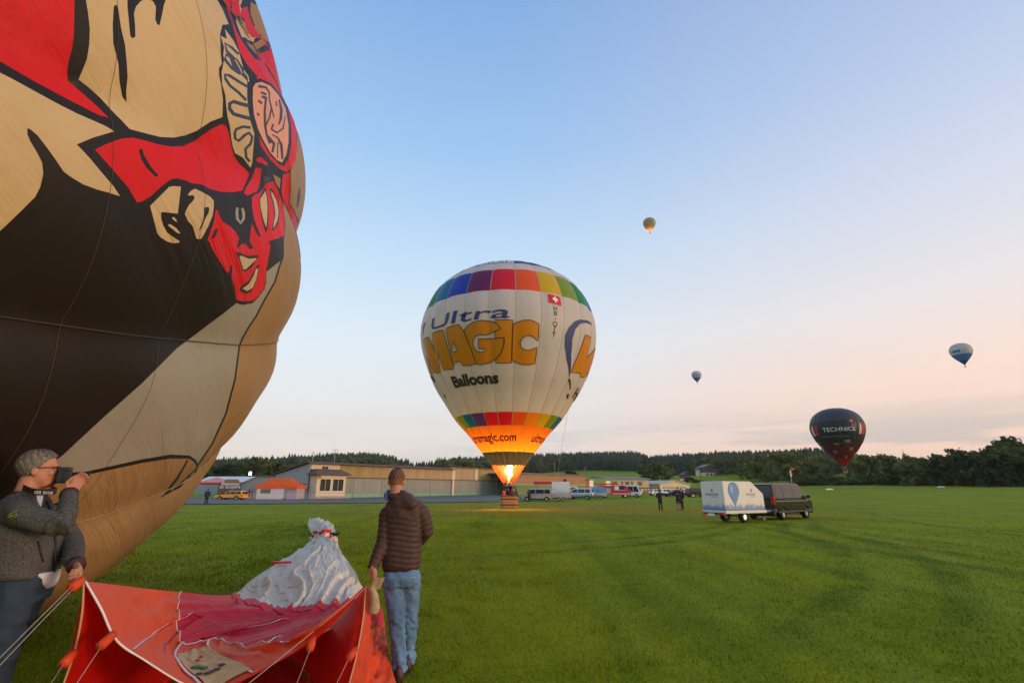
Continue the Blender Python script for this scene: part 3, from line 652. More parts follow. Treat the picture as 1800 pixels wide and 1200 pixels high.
    for px, yt, yb, Y in ((975, 812, 836, 330), (1029, 820, 836, 330), (1167, 835, 846, 300)):
        p = G(px, yb, Y); h = at(px, yt, Y).z - p.z; t = thing('utility_pole', {975: 'thin pale utility pole on the meadow right of the burner balloon', 1029: 'short utility pole before the wood above the green hangar', 1167: 'small pole on the meadow above the pale hall'}[px], 'pole', p, 0, 'utility poles')
        b = MB(); b.tube([(0, 0, 0), (0, 0, h)], .22, 6); b.build('pole', WOODPOLE, t); b = MB(); b.b2((-1.2, -.1, h - 1.0), (1.2, .1, h - .75)); b.build('crossarm', WOODPOLE, t)
    # white and red banner pole behind the van
    p = G(1392, 850, 120); h = at(1392, 825, 120).z - p.z; t = thing('banner_pole', 'tall pole with a white banner and red windsock behind the black van', 'banner', p)
    b = MB(); b.tube([(0, 0, 0), (0, 0, h)], .05, 6); b.build('pole', STEEL, t); b = MB(); b.b2((.06, -.02, h - 1.7), (.28, .02, h - .1)); b.build('banner', WHITEP, t)
    b = MB(); b.lathe([(.32, 0), (.26, .5), (.18, 1.0)], 10, 0, (.2, 0, h + .1), 'X'); b.build('windsock', mat('red_white_cloth', (.45, .12, .08), .8, var=.3, scale=2), t)
build_town()
def build_stands():
    Yt = 84.0
    ORANGE = mat('orange_tarp', (.95, .15, .008), .7, var=.06, transl=.3); PINKW = mat('pale_tarp', (.78, .72, .73), .7, var=.06, transl=.2); PURPLE = mat('mauve_tarp', (.42, .34, .40), .7, var=.06)
    # orange canopy tent
    p = G(446, 876, Yt); t = thing('canopy_tent', 'orange pop-up canopy tent with pale side walls beside the grey hangar gable', 'tent', p, .05)
    def X(px): return at(px, 870, Yt).x - p.x
    def Z(py): return at(470, py, Yt).z - p.z
    x0, x1, ze, zt = X(450), X(518), Z(853), Z(839.5); dp = 4.2
    b = MB(); r0, r1 = X(463), X(499)
    b.add([(x0 - .2, -.2, ze), (x1 + .2, -.2, ze), (x1 + .2, dp, ze), (x0 - .2, dp, ze), (r0, dp / 2 - .4, zt), (r1, dp / 2 - .4, zt), (r1, dp / 2 + .4, zt), (r0, dp / 2 + .4, zt), ((x0 + r0) / 2 + .25, .75, (ze * .56 + zt * .44)), ((x1 + r1) / 2 - .25, .75, (ze * .56 + zt * .44)), ((x1 + r1) / 2 - .25, dp - .75, (ze * .56 + zt * .44)), ((x0 + r0) / 2 + .25, dp - .75, (ze * .56 + zt * .44))],
          [(0, 1, 9, 8), (8, 9, 5, 4), (1, 2, 10, 9), (9, 10, 6, 5), (2, 3, 11, 10), (10, 11, 7, 6), (3, 0, 8, 11), (11, 8, 4, 7), (4, 5, 6, 7)])
    b.build('canopy', ORANGE, t); b = MB(); b.b2((x0 - .2, -.22, ze - .42), (x1 + .2, -.2, ze)); b.b2((x1 + .2, -.2, ze - .42), (x1 + .22, dp, ze)); b.b2((x0 - .22, -.2, ze - .42), (x0 - .2, dp, ze)); b.build('valance', ORANGE, t)
    b = MB(); b.b2((x0, .0, .02), (X(497), .04, ze - .42)); w = b.build('side_wall', PINKW, t)
    b = MB(); b.b2((X(457), -.03, Z(867)), (X(474), 0, Z(859))); b.build('window', mat('tarp_window', (.13, .14, .12), .3), w); b = MB(); b.b2((x1 - 1.6, .3, .02), (x1, dp - .2, ze - .42)); b.build('back_wall', PURPLE, t)
    for xx in (x0, x1):
        for yy in (0, dp - .1): b = MB(); b.b2((xx - .03, yy - .03, 0), (xx + .03, yy + .03, ze)); b.build('pole', STEEL, t)
    # red and white tent partly behind the big balloon
    p = G(380, 876, 96); t = thing('canopy_tent', 'red and white canopy tent half hidden by the big tan balloon', 'tent', p, .1); REDW = mat('red_tarp', (.62, .05, .04), .7, var=.05, transl=.2)
    zt = at(388, 838, 96).z - p.z; ze = at(388, 848, 96).z - p.z
    b = MB(); b.add([(-3, -2, ze), (2.2, -2, ze), (2.2, 2, ze), (-3, 2, ze), (-.4, 0, zt)], [(0, 1, 4), (1, 2, 4), (2, 3, 4), (3, 0, 4)]); b.build('canopy', mat('white_red_tarp', (.75, .32, .28), .7, var=.1, transl=.2), t)
    b = MB(); b.b2((-3, -2.02, ze - .4), (2.2, -2, ze)); b.build('valance', REDW, t)
    for xx in (-2.9, 2.1): b = MB(); b.b2((xx - .04, -2, 0), (xx + .04, -1.92, ze)); b.build('pole', STEEL, t)
    # long white marquee behind
    p = G(385, 875, 118); t = thing('marquee', 'long low white marquee roof behind the tents', 'marquee', p, .02); x1 = at(478, 860, 118).x - p.x; zt = at(430, 836, 118).z - p.z; ze = at(430, 848, 118).z - p.z
    b = MB(); b.prism([(-.3, ze), (5, zt), (10, ze), (10, ze - .1), (-.3, ze - .1)], -6, x1, 'X'); b.build('roof', mat('white_tarp', (.76, .75, .74), .6, var=.04, transl=.15), t)
    b = MB(); b.b2((-5.8, 0, 0), (x1 - .2, .05, ze - .1)); b.build('side_wall', mat('blue_grey_tarp', (.25, .33, .36), .7, var=.15), t)
    p = G(470, 868, 112); t = thing('storage_shed', 'grey pitched shed between the marquee and the orange tent', 'shed', p, .1); ze = at(450, 848, 112).z - p.z; zt = at(450, 838, 112).z - p.z
    b = MB(); b.prism([(-5.2, 0), (2, 0), (2, zt), (-2.5, zt), (-5.2, ze)], 0, 4, 'Y'); b.build('wall', mat('shed_grey', (.30, .29, .31), .8), t); b = MB(); b.prism([(-5.5, ze - .1), (-2.5, zt + .02), (2.2, zt + .02), (2.2, zt + .2), (-2.6, zt + .2), (-5.5, ze + .1)], -.3, 4.3, 'Y'); b.build('roof', ROOFG, t)
    # brown welcome sign board
    p = G(404, 876, 92); t = thing('welcome_sign', 'brown wooden sign board reading Bienvenue en Gruyère behind the yellow car', 'sign', p, .05)
    def X(px): return at(px, 860, 92).x - p.x
    def Z(py): return at(404, py, 92).z - p.z
    BR = mat('sign_brown', (.20, .10, .045), .7, var=.12); b = MB(); b.prism([(X(384), .3), (X(423), .3), (X(423), Z(847)), (X(384), Z(847))], -.1, .1, 'Y'); s = b.build('board', BR, t)
    b = MB(); b.prism([(X(392), Z(847)), (X(419), Z(847)), (X(416), Z(842)), (X(394), Z(842))], -.08, .08, 'Y'); b.build('top_board', mat('sign_tan', (.30, .17, .09), .7, var=.1), t)
    flat_text('lettering', 'Bienvenue', .78, (X(404), -.1, Z(852.2)), (1, 0, 0), (0, 0, 1), WHITEP, s, .015, 1.0); flat_text('lettering', 'en Gruyère', .78, (X(404), -.1, Z(857.6)), (1, 0, 0), (0, 0, 1), WHITEP, s, .015, 1.0)
    for xx in (X(386), X(421)): b = MB(); b.b2((xx - .1, .11, 0), (xx + .1, .25, Z(848))); b.build('post', BR, t)
    # lamp on a mast (lit)
    p = G(434, 876, 100); t = thing('floodlight_mast', 'lit floodlight on a thin mast between the sign board and the orange tent', 'floodlight', p); h = at(434, 831, 100).z - p.z
    b = MB(); b.tube([(0, 0, 0), (0, 0, h - .4)], .06, 6); b.build('mast', STEEL, t); b = MB(); b.box((0, -.1, h - .1), (.55, .15, .75)); b.build('housing', STEEL, t)
    b = MB(); b.box((0, -.2, h - .1), (.45, .03, .62)); b.build('lamp', mat('lit_lamp', (1, .9, .7), .5, var=0, emit=9, ecol=(1, .88, .66)), t)
    # crowd barriers
    proto = None
    for i, px in enumerate((446, 470, 492, 516, 538, 560, 582, 604)):
        Yb = 82 + i * .6; p = G(px, 877, Yb)
        if proto is None:
            proto = thing('crowd_barrier', 'x', 'barrier', p, .06, 'crowd barriers before the tent'); w, h = 2.2, 1.1
            b = MB(); b.tube([(-w / 2, 0, .08), (-w / 2, 0, h), (w / 2, 0, h), (w / 2, 0, .08)], .022, 6); b.tube([(-w / 2, 0, .2), (w / 2, 0, .2)], .018, 6); b.build('frame', STEEL, proto)
            for k in range(1, 12): b = MB(); x = -w / 2 + w * k / 12; b.tube([(x, 0, .2), (x, 0, h)], .009, 4); b.build('bar', STEEL, proto)
            for s in (-1, 1): b = MB(); b.tube([(s * .8, -.3, .02), (s * .8, .3, .02)], .02, 5); b.tube([(s * .8, 0, .02), (s * .8, 0, .2)], .02, 5); b.build('foot', STEEL, proto)
            t = proto
        else: t = copy_tree(proto); t.location = p
        t['label'] = 'steel crowd barrier in the row before the tents and office, number %s from the left' % ['one', 'two', 'three', 'four', 'five', 'six', 'seven', 'eight'][i]
    p = G(812, 875, 117); t = copy_tree(proto); t.location = p; t.rotation_euler.z = FR; t['label'] = 'lone steel barrier leaning before the second bay of grey hangar doors'
build_stands()
# ------------------------------------------------------------------ vehicles (local: +x front, +y left, z up)
def arc_cut(pts, wheels, r, z0):
    """lower body side outline, front to back along the sill, with wheel arches"""
    out = []
    for x in sorted(wheels):
        for k in range(9):
            t = math.pi - math.pi * k / 8; out.append((x + r * math.cos(t), max(z0, r * math.sin(t) + .33 - .02)))
    return out
def add_wheels(t, xs, W, r=.33, w=.22, rim=RIM, inset=.02):
    for x in xs:
        for s in (-1, 1):
            b = MB(); b.lathe([(r * .55, -w / 2), (r * .93, -w / 2), (r, -w * .32), (r, w * .32), (r * .93, w / 2), (r * .55, w / 2)], 22, 0, axis='Y'); 
            wh = b.build('wheel', TYRE, t, True); wh.location = (x, s * (W / 2 - w / 2 - inset), r)
            b = MB(); b.lathe([(0.001, s * (w * .36)), (r * .18, s * (w * .40)), (r * .5, s * w * .30), (r * .62, s * w * .45), (r * .62, -s * w * .3), (.001, -s * w * .3)], 18, 0, axis='Y'); b.build('rim', rim, wh, True)
            for k in range(5):
                a = 2 * math.pi * k / 5; q = MB(); q.box((math.cos(a) * r * .34, s * w * .37, math.sin(a) * r * .34), (r * .1, .012, r * .18), M=Matrix.Rotation(-a, 3, 'Y')); q.build('rim_slot', BLACKP, wh)
def car(name, label, cat, loc, rz, paint, lower, upper, W, wheels, wr=.33, tumble=.13, belt=None, sidewin=(), taillz=(.7, .95), headz=(.62, .8), group=None, glass=GLASS, rearglass=True, lights=True, mirror=True, rim=RIM, seams=(), handles=()):
    """lower: outline of the body up to the belt (x,z); upper: greenhouse outline (x,z) with its first and last points on the belt"""
    t = thing(name, label, cat, loc, rz, group)
    hw = W / 2; z0 = min(p[1] for p in lower)
    sill = arc_cut(None, wheels, wr + .06, z0)
    xmin, xmax = min(p[0] for p in lower), max(p[0] for p in lower)
    poly = [(xmin + .05, z0)] + sill + [(xmax - .05, z0)] + [p for p in lower if p[1] > z0 + .01][::-1]
    b = MB(); n = len(poly); 
    def hwz(z): return hw - (.04 if z < .42 else 0)
    vs = [(x, -hwz(z), z) for x, z in poly] + [(x, hwz(z), z) for x, z in poly]
    b.add(vs, [tuple(range(n)), tuple(range(2 * n - 1, n - 1, -1))] + [(i, (i + 1) % n, (i + 1) % n + n, i + n) for i in range(n)]); b.build('body', paint, t, bevel=.03)
    zb = min(p[1] for p in upper); zr = max(p[1] for p in upper)
    def hu(z): return hw - .015 - tumble * (z - zb) / (zr - zb)
    n = len(upper); vs = [(x, -hu(z), z) for x, z in upper] + [(x, hu(z), z) for x, z in upper]
    b = MB(); b.add(vs, [tuple(range(n)), tuple(range(2 * n - 1, n - 1, -1))] + [(i, (i + 1) % n, (i + 1) % n + n, i + n) for i in range(n)]); b.build('cabin', paint, t, bevel=.05)
    for wq in sidewin:                                        # quads of (x,z)
        for s in (-1, 1):
            b = MB(); b.add([(x, s * (hu(z) + .008), z) for x, z in wq] + [(x, s * (hu(z) - .02), z) for x, z in wq], [(0, 1, 2, 3), (7, 6, 5, 4), (0, 4, 5, 1), (1, 5, 6, 2), (2, 6, 7, 3), (3, 7, 4, 0)]); b.build('side_window', glass, t)
    def slope(i, nm, f0=.12, f1=.9):
        (xa, za), (xb, zb_) = upper[i], upper[i + 1]
        if za > zb_: xa, za, xb, zb_ = xb, zb_, xa, za
        d = Vector((xb - xa, 0, zb_ - za)); nrm = Vector((d.z, 0, -d.x)).normalized() * (.012 if i > 1 or nm == 'windscreen' else .012)
        if nm == 'rear_window': nrm = -nrm if nrm.x > 0 else nrm
        elif nrm.x < 0: nrm = -nrm
        P = []
        for f in (f0, f1):
            x, z = xa + d.x * f, za + d.z * f; P += [Vector((x, -(hu(z) - .09), z)) + nrm, Vector((x, hu(z) - .09, z)) + nrm]
        b = MB(); b.add(P + [p - nrm * 2.5 for p in P], [(0, 1, 3, 2), (4, 6, 7, 5), (0, 4, 5, 1), (2, 3, 7, 6), (0, 2, 6, 4), (1, 5, 7, 3)]); b.build(nm, glass, t)
    slope(len(upper) - 2, 'windscreen'); 
    if rearglass: slope(0, 'rear_window')
    add_wheels(t, wheels, W, wr, rim=rim)
    if lights:
        for s in (-1, 1):
            b = MB(); b.box((xmax - .06, s * (hw - .2), sum(headz) / 2), (.16, .3, headz[1] - headz[0])); b.build('headlight', CLEARLENS, t, bevel=.02)
            b = MB(); b.box((xmin + .05, s * (hw - .10), sum(taillz) / 2), (.14, .19, taillz[1] - taillz[0])); b.build('taillight', REDLENS, t, bevel=.02)
    for s in (-1, 1):
        if mirror:
            xm = upper[-1][0] - .15 if upper[-1][1] == zb else upper[-1][0]; b = MB(); b.box((xm - .1, s * (hw + .12), zb + .12), (.12, .22, .17)); b.build('mirror', BLACKP, t, bevel=.03)
        for x in seams: b = MB(); b.b2((x - .008, s * hw - .004, .36), (x + .008, s * hw + .004, zb)); b.build('door_seam', BLACKP, t)
        for x in handles: b = MB(); b.b2((x - .1, s * hw - .004, zb - .16), (x + .1, s * (hw + .03), zb - .12)); b.build('door_handle', BLACKP, t)
    for x, sgn in ((xmin, -1), (xmax, 1)): b = MB(); b.box((x + sgn * .04, 0, .42), (.16, W - .12, .22)); b.build('bumper', BLACKP if name != 'station_wagon' else paint, t, bevel=.04)
    b = MB(); b.box(((xmin + xmax) / 2, 0, .27), (xmax - xmin - .7, W - .5, .12)); b.build('underbody', BLACKP, t)
    return t
BLACKCAR = mat('black_car_paint', (.012, .012, .014), .2, var=.05, coat=.2, spec=.35)
def build_van():
    # black van in front, seen from its right rear quarter
    p0 = G(1362, 915, 29.0); zt = [.38]
    rz = math.atan2(34.6 - 29.0, at(1418, 880, 34.6).x - at(1385, 880, 29.2).x - .3)
    rz = R_(38)
    lower = [(-2.4, .38), (-2.44, .62), (-2.40, 1.12), (1.95, 1.12), (2.34, 1.05), (2.44, .85), (2.46, .38)]
    upper = [(-2.40, 1.12), (-2.28, 1.93), (-2.05, 1.98), (1.0, 1.98), (1.2, 1.93), (1.95, 1.12)]
    sw = [[(-2.15, 1.17), (-1.25, 1.17), (-1.25, 1.80), (-2.08, 1.80)], [(-1.15, 1.17), (.05, 1.17), (.05, 1.80), (-1.15, 1.80)], [(.15, 1.17), (1.42, 1.17), (.92, 1.80), (.15, 1.80)]]
    g = G(1384, 905, 30.6)
    t = car('van', 'black passenger van hitched to the printed trailer on the grass', 'van', (g.x - .5, g.y - .1, g.z), rz, BLACKCAR, lower, upper, 1.9, (-1.5, 1.5), .34, .13, sidewin=sw, taillz=(.85, 1.3), seams=(-1.2, .1), handles=(-1.0, .35))
    TRIM = mat('chrome_trim', (.6, .58, .55), .25, .9, var=.05)
    for s in (-1, 1):
        b = MB(); b.b2((-2.3, s * .95 - .006, 1.0), (1.9, s * .95 + .012, 1.03)); b.build('trim_strip', TRIM, t)
        b = MB(); b.b2((-2.2, s * .93, .40), (2.2, s * .965, .50)); b.build('side_sill', BLACKP, t)
        b = MB(); b.lathe([(.40, .93), (.40, .962), (.345, .962)], 20, 0, (0, 0, 0), 'Y')
    b = MB(); b.b2((-2.475, -.3, .78), (-2.44, .3, .92)); b.build('number_plate', WHITEP, t)
    b = MB(); b.lathe([(.0, -.02), (.085, -.02), (.085, 0)], 18, 0, (0, 0, 0), 'X'); o = b.build('badge', TRIM, t); o.location = (-2.435, 0, 1.08)
    b = MB(); b.b2((-2.5, -.95, .42), (-2.3, .95, .64)); b.build('rear_bumper', mat('dark_bumper', (.05, .05, .05), .45), t, bevel=.05)
    b = MB(); b.b2((-2.75, -.03, .40), (-2.45, .03, .45)); b.build('tow_bar', STEEL, t)
    b = MB(); b.b2((-2.46, -.012, 1.15), (-2.43, .012, 1.85)); b.build('door_gap', BLACKP, t)
build_van()
def printed(name, base, ink, zlo, zhi):
    """pale trailer tarp with a blue city frieze printed along its lower edge"""
    m = mat(name, base, .55, var=.05, scale=2); nt = m.node_tree; N = nt.nodes; L = nt.links; b = N['Principled BSDF']
    tc = N.new('ShaderNodeTexCoord'); sp = N.new('ShaderNodeSeparateXYZ'); L.new(tc.outputs['Object'], sp.inputs[0])
    mp = N.new('ShaderNodeMapping'); mp.inputs['Scale'].default_value = (9, 9, 3.0); L.new(tc.outputs['Object'], mp.inputs[0])
    nz = N.new('ShaderNodeTexNoise'); nz.inputs['Scale'].default_value = 1.4; nz.inputs['Detail'].default_value = 6; nz.inputs['Roughness'].default_value = .7; L.new(mp.outputs[0], nz.inputs[0])
    r = N.new('ShaderNodeMapRange'); L.new(sp.outputs[2], r.inputs[0]); r.inputs[1].default_value = zlo; r.inputs[2].default_value = zhi; r.inputs[3].default_value = .28; r.inputs[4].default_value = -.28
    a = N.new('ShaderNodeMath'); L.new(nz.outputs[0], a.inputs[0]); L.new(r.outputs[0], a.inputs[1])
    s = N.new('ShaderNodeMapRange'); L.new(a.outputs[0], s.inputs[0]); s.inputs[1].default_value = .50; s.inputs[2].default_value = .62; s.inputs[4].default_value = .85
    mx = N.new('ShaderNodeMix'); mx.data_type = 'RGBA'; L.new(s.outputs[0], mx.inputs[0]); 
    src = b.inputs['Base Color'].links[0].from_socket; L.new(src, mx.inputs[6]); mx.inputs[7].default_value = (*ink, 1); L.new(mx.outputs[2], b.inputs['Base Color']); return m
def build_trailer():
    g = G(1296, 915, 27.2); rz = R_(28)
    t = thing('box_trailer', 'white box trailer with sloped front and a blue balloon print behind the black van', 'trailer', (g.x - .05, g.y, g.z), R_(25))
    Lb, W, zf, zt = 2.9, 1.5, .62, 2.05; x0, x1 = -1.5, 1.4
    TARP = printed('printed_tarp', (.70, .66, .60), (.05, .18, .36), zf, zf + .55)
    b = MB(); b.prism([(x0, zf), (x1, zf), (x1 - .02, 1.42), (x1 - .85, zt), (x0, zt)], -W / 2, W / 2, 'Y'); b.build('box', TARP, t, bevel=.03)
    b = MB(); b.b2((x0 - .02, -W / 2 - .03, .46), (x1 + .05, W / 2 + .03, .615)); b.build('chassis', mat('pale_sill', (.62, .58, .52), .5), t, bevel=.02)
    BLUE = mat('balloon_blue', (.02, .19, .45), .5, var=.3, scale=2.2); y = -W / 2
    # balloon print on the near side
    pts = []; cx, cz, rr = -.78, 1.58, .42
    for k in range(26): a = R_(-32) + R_(244) * k / 25; pts.append((cx + rr * .92 * math.cos(a), cz + rr * math.sin(a) * 1.02))
    pts += [(cx - .12, 1.0), (cx - .035, .84), (cx + .035, .84), (cx + .12, 1.0)]
    b = MB(); b.prism(pts, y - .014, y - .004, 'Y'); q = b.build('balloon_print', BLUE, t)
    b = MB(); b.ell((cx - .15, y - .016, cz + .08), (.075, .004, .24), 14, 8); b.build('print_highlight', mat('print_pale', (.30, .44, .55), .6), q, True)
    DK = mat('print_dark', (.03, .035, .04), .6)
    for (ax, az, on, w) in ((.45, 1.40, 'side', .66), (0, 1.40, 'rear', .82)):
        if on == 'side': o, xd = Vector((ax, y, az)), (1, 0, 0)
        else: o, xd = Vector((x0, .05, az)), (0, -1, 0)
        xv = Vector(xd); nv = xv.cross(Vector((0, 0, 1))); b = MB()
        P = [o + xv * (sx * w / 2) + Vector((0, 0, sz * .045)) + nv * .006 for sx, sz in ((-1, -1), (1, -1), (1, 1), (-1, 1))]; b.add(P + [p - nv * .004 for p in P], [(0, 1, 2, 3), (7, 6, 5, 4), (0, 4, 5, 1), (1, 5, 6, 2), (2, 6, 7, 3), (3, 7, 4, 0)]); q = b.build('logo_bar', DK, t)
        # little emblem above the bar, pale rule inside it and a blue line of print beneath
        for (u, v, du, dv, mm) in ((0, 0, w * .92, .028, WHITEP), (.18 * w, -.12, w * .55, .035, mat('print_blue', (.12, .32, .5), .6))):
            P = [o + xv * (u + sx * du / 2) + Vector((0, 0, v + sz * dv / 2)) + nv * .009 for sx, sz in ((-1, -1), (1, -1), (1, 1), (-1, 1))]; b = MB(); b.add(P, [(0, 1, 2, 3)]); b.build('print_line', mm, t)
        P = [o + xv * (.05 + u) + Vector((0, 0, .17 + v)) + nv * .007 for u, v in ((0, .11), (-.05, .05), (-.035, -.03), (0, .0), (.01, -.09), (.055, .0), (.05, .06))]; b = MB(); b.add(P, [tuple(range(7))]); b.build('emblem', DK, t)
    for s in (-1, 1):
        b = MB(); b.prism([(-.55, .48), (-.5, .72), (.5, .72), (.55, .48)], s * (W / 2 - .1), s * (W / 2 + .06), 'Y'); 
    add_wheels(t, (-.1,), W - .05, .31, rim=RIM)
    b = MB(); b.b2((x0 - .06, -W / 2 + .05, .40), (x0 + .03, W / 2 - .05, .50)); b.build('rear_beam', BLACKP, t)
    for s in (-1, 1): b = MB(); b.box((x0 - .07, s * (W / 2 - .22), .45), (.05, .34, .11)); b.build('taillight', REDLENS, t)
    b = MB(); b.box((x0 - .07, 0.2, .40), (.03, .5, .11)); b.build('number_plate', WHITEP, t)
    b = MB(); b.tube([(x1, -.5, .5), (x1 + .9, 0, .5), (x1 + 1.45, 0, .5)], .04, 6); b.tube([(x1, .5, .5), (x1 + .9, 0, .5)], .04, 6); b.build('drawbar', STEEL, t)
    b = MB(); b.tube([(x1 + .85, .12, .15), (x1 + .85, .12, .8)], .03, 6); b.lathe([(.001, -.03), (.11, -.03), (.11, .03), (.001, .03)], 14, 0, (x1 + .85, .12, .11), 'Y'); b.build('jockey_wheel', BLACKP, t)
    b = MB(); b.tube([(-.1, -W / 2 + .1, .32), (-.1, W / 2 - .1, .32)], .04, 6); b.build('axle', BLACKP, t)
build_trailer()
def build_parked():
    SIL = mat('silver_paint', (.40, .43, .47), .3, .4, var=.05); YEL = mat('yellow_paint', (.80, .36, .01), .3, var=.05, coat=.4); WH = mat('white_car', (.74, .74, .72), .3, var=.04, coat=.3); RED = mat('fire_red', (.50, .02, .02), .35, var=.05, coat=.3); NAVY = mat('navy_paint', (.015, .02, .045), .2, var=.05, coat=.4)
    def P(px, Y): g = G(px, 872, Y); return (g.x, g.y, g.z + .0)
    # yellow estate car
    p = P(407, 82); lower = [(-2.25, .35), (-2.3, .6), (-2.25, .86), (1.0, .86), (2.0, .74), (2.27, .6), (2.3, .35)]
    up = [(-2.25, .86), (-2.0, 1.36), (-1.75, 1.42), (.2, 1.42), (1.05, .86)]
    car('station_wagon', 'yellow estate car parked in front of the brown welcome sign', 'car', p, math.pi - .06, YEL, lower, up, 1.72, (-1.35, 1.4), .31, .16, sidewin=[[(-2.0, .92), (-1.15, .92), (-1.15, 1.33), (-1.85, 1.33)], [(-1.08, .92), (-.2, .92), (-.2, 1.33), (-1.08, 1.33)], [(-.12, .92), (.8, .92), (.18, 1.33), (-.12, 1.33)]], seams=(-1.1, -.15), handles=(-.9, .05), rim=RIM, taillz=(.62, .82), headz=(.55, .7))
    VL = [(-2.3, .36), (-2.36, .6), (-2.32, 1.08), (1.5, 1.08), (2.15, .92), (2.34, .7), (2.36, .36)]; VU = [(-2.32, 1.08), (-2.2, 1.82), (-1.95, 1.88), (.7, 1.88), (.95, 1.82), (1.65, 1.08)]
    SW = [[(-2.05, 1.13), (-1.2, 1.13), (-1.2, 1.7), (-2.0, 1.7)], [(-1.1, 1.13), (.1, 1.13), (.1, 1.7), (-1.1, 1.7)], [(.2, 1.13), (1.35, 1.13), (.85, 1.7), (.2, 1.7)]]
    p = P(944, 78); t = car('minivan', 'silver minivan with open driver door at the edge of the grass beside the basket', 'van', p, math.pi - .12, SIL, VL, VU, 1.85, (-1.5, 1.5), .33, .12, sidewin=SW, seams=(-1.15, .15), handles=(-.9, .35))
    b = MB(); b.add([(1.35, .95, .45), (.85, 1.75, .45), (.85, 1.75, 1.1), (1.35, .95, 1.1), (1.25, .95, 1.7), (.85, 1.7, 1.65)], [(0, 1, 2, 3), (3, 2, 5, 4)]); b.build('open_door', BLACKP, t)
    b = MB(); b.box((-2.55, 0, 1.78), (.7, 1.6, .06), M=Matrix.Rotation(.2, 3, 'Y')); b.build('open_tailgate', SIL, t)
    p = P(1019, 90); BUSM = printed('printed_bus', (.66, .70, .70), (.04, .14, .25), .4, 1.4)
    car('camper_bus', 'white bus with blue printed sides parked between two small trailers', 'bus', p, math.pi - .35, BUSM, VL, VU, 1.85, (-1.5, 1.5), .33, .1, sidewin=SW, seams=(-1.15, .15))
    # white shuttle bus
    p = P(1109, 104); lower = [(-2.1, .35), (-2.15, .8), (-2.1, 1.05), (2.0, 1.05), (2.15, .8), (2.1, .35)]; up = [(-2.1, 1.05), (-1.75, 2.3), (-1.4, 2.42), (1.2, 2.42), (1.5, 2.3), (2.02, 1.05)]
    t = car('shuttle_bus', 'small white rounded shuttle bus with large windows right of the fire engine', 'bus', p, -.35, WH, lower, up, 1.9, (-1.25, 1.25), .33, .1, sidewin=[[(-1.7, 1.1), (-.5, 1.1), (-.5, 2.15), (-1.5, 2.15)], [(-.4, 1.1), (.6, 1.1), (.6, 2.15), (-.4, 2.15)], [(.7, 1.1), (1.75, 1.1), (1.4, 2.15), (.7, 2.15)]], mirror=False)
    b = MB(); b.b2((-1.9, -.97, .65), (-.5, -.945, .9)); b.build('side_stripe', BLACKP, t)
    # fire engine
    p = P(1081, 100); t = thing('fire_engine', 'red fire engine with a white crew cab roof behind the blue printed trailer', 'fire engine', p, -.1)
    b = MB(); b.prism([(-3.2, .55), (3.0, .55), (3.0, 1.5), (2.3, 1.62), (2.0, 2.35), (-.2, 2.35), (-.2, 1.9), (-3.2, 1.9)], -1.1, 1.1, 'Y'); b.build('body', RED, t, bevel=.05)
    b = MB(); b.b2((-3.1, -1.12, .8), (-.9, -1.1, 1.8)); b.build('roller_shutter', STEEL, t); b = MB(); b.b2((-3.2, -.9, 1.92), (-.4, .9, 2.3)); b.build('roof_box', RED, t)
    b = MB(); b.b2((-.15, -1.13, 1.45), (2.0, 1.13, 1.5)); b.b2((-.15, -1.02, 2.36), (1.9, 1.02, 2.44)); b.build('white_trim', WH, t)
    for x0, x1 in ((-.1, .7), (.85, 1.85)): b = MB(); b.b2((x0, -1.12, 1.52), (x1, -1.1, 2.2)); b.build('side_window', WHITEP if x0 < 0 else GLASS, t)
    b = MB(); b.b2((-.6, -1.13, .72), (2.9, -1.101, .84)); b.build('side_stripe', WH, t)
    add_wheels(t, (-2.0, 1.9), 2.2, .46, .28, WHITEP)
    # dark cars
    CL = [(-2.1, .35), (-2.15, .6), (-2.05, .9), (.9, .9), (1.95, .76), (2.15, .6), (2.15, .35)]; CU = [(-2.05, .9), (-1.45, 1.38), (-1.2, 1.44), (.1, 1.44), (.95, .9)]; CS = [[(-1.55, .95), (-.75, .95), (-.75, 1.34), (-1.25, 1.34)], [(-.65, .95), (.7, .95), (.1, 1.34), (-.65, 1.34)]]
    car('parked_car', 'dark navy hatchback parked on the grass behind the two people', 'car', P(1185, 108), math.pi + .3, NAVY, CL, CU, 1.72, (-1.3, 1.3), .31, .16, sidewin=CS, rim=RIM)
    SL = [(-2.1, .42), (-2.15, .7), (-2.1, 1.05), (1.0, 1.05), (2.0, .95), (2.15, .7), (2.15, .42)]; SU = [(-2.1, 1.05), (-1.95, 1.7), (-1.75, 1.78), (.3, 1.78), (1.1, 1.05)]; SS = [[(-1.9, 1.1), (-.95, 1.1), (-.95, 1.65), (-1.85, 1.65)], [(-.85, 1.1), (.85, 1.1), (.3, 1.65), (-.85, 1.65)]]
    car('parked_car', 'black off-road car parked left of the printed trailer', 'car', P(1225, 104), .25, BLACKCAR, SL, SU, 1.8, (-1.35, 1.35), .36, .12, sidewin=SS)
    for px, lab in ((1157, 'white car parked at the left end of the far row, before the hall'), (1174, 'white car parked just left of the dark navy hatchback'), (1206, 'white van-like car between the navy hatchback and the black off-road car')):
        car('parked_car', lab, 'car', P(px, 118), .1 + .1 * (px % 3), WH, CL, CU, 1.72, (-1.3, 1.3), .31, .16, sidewin=CS, group='white cars before the hall')
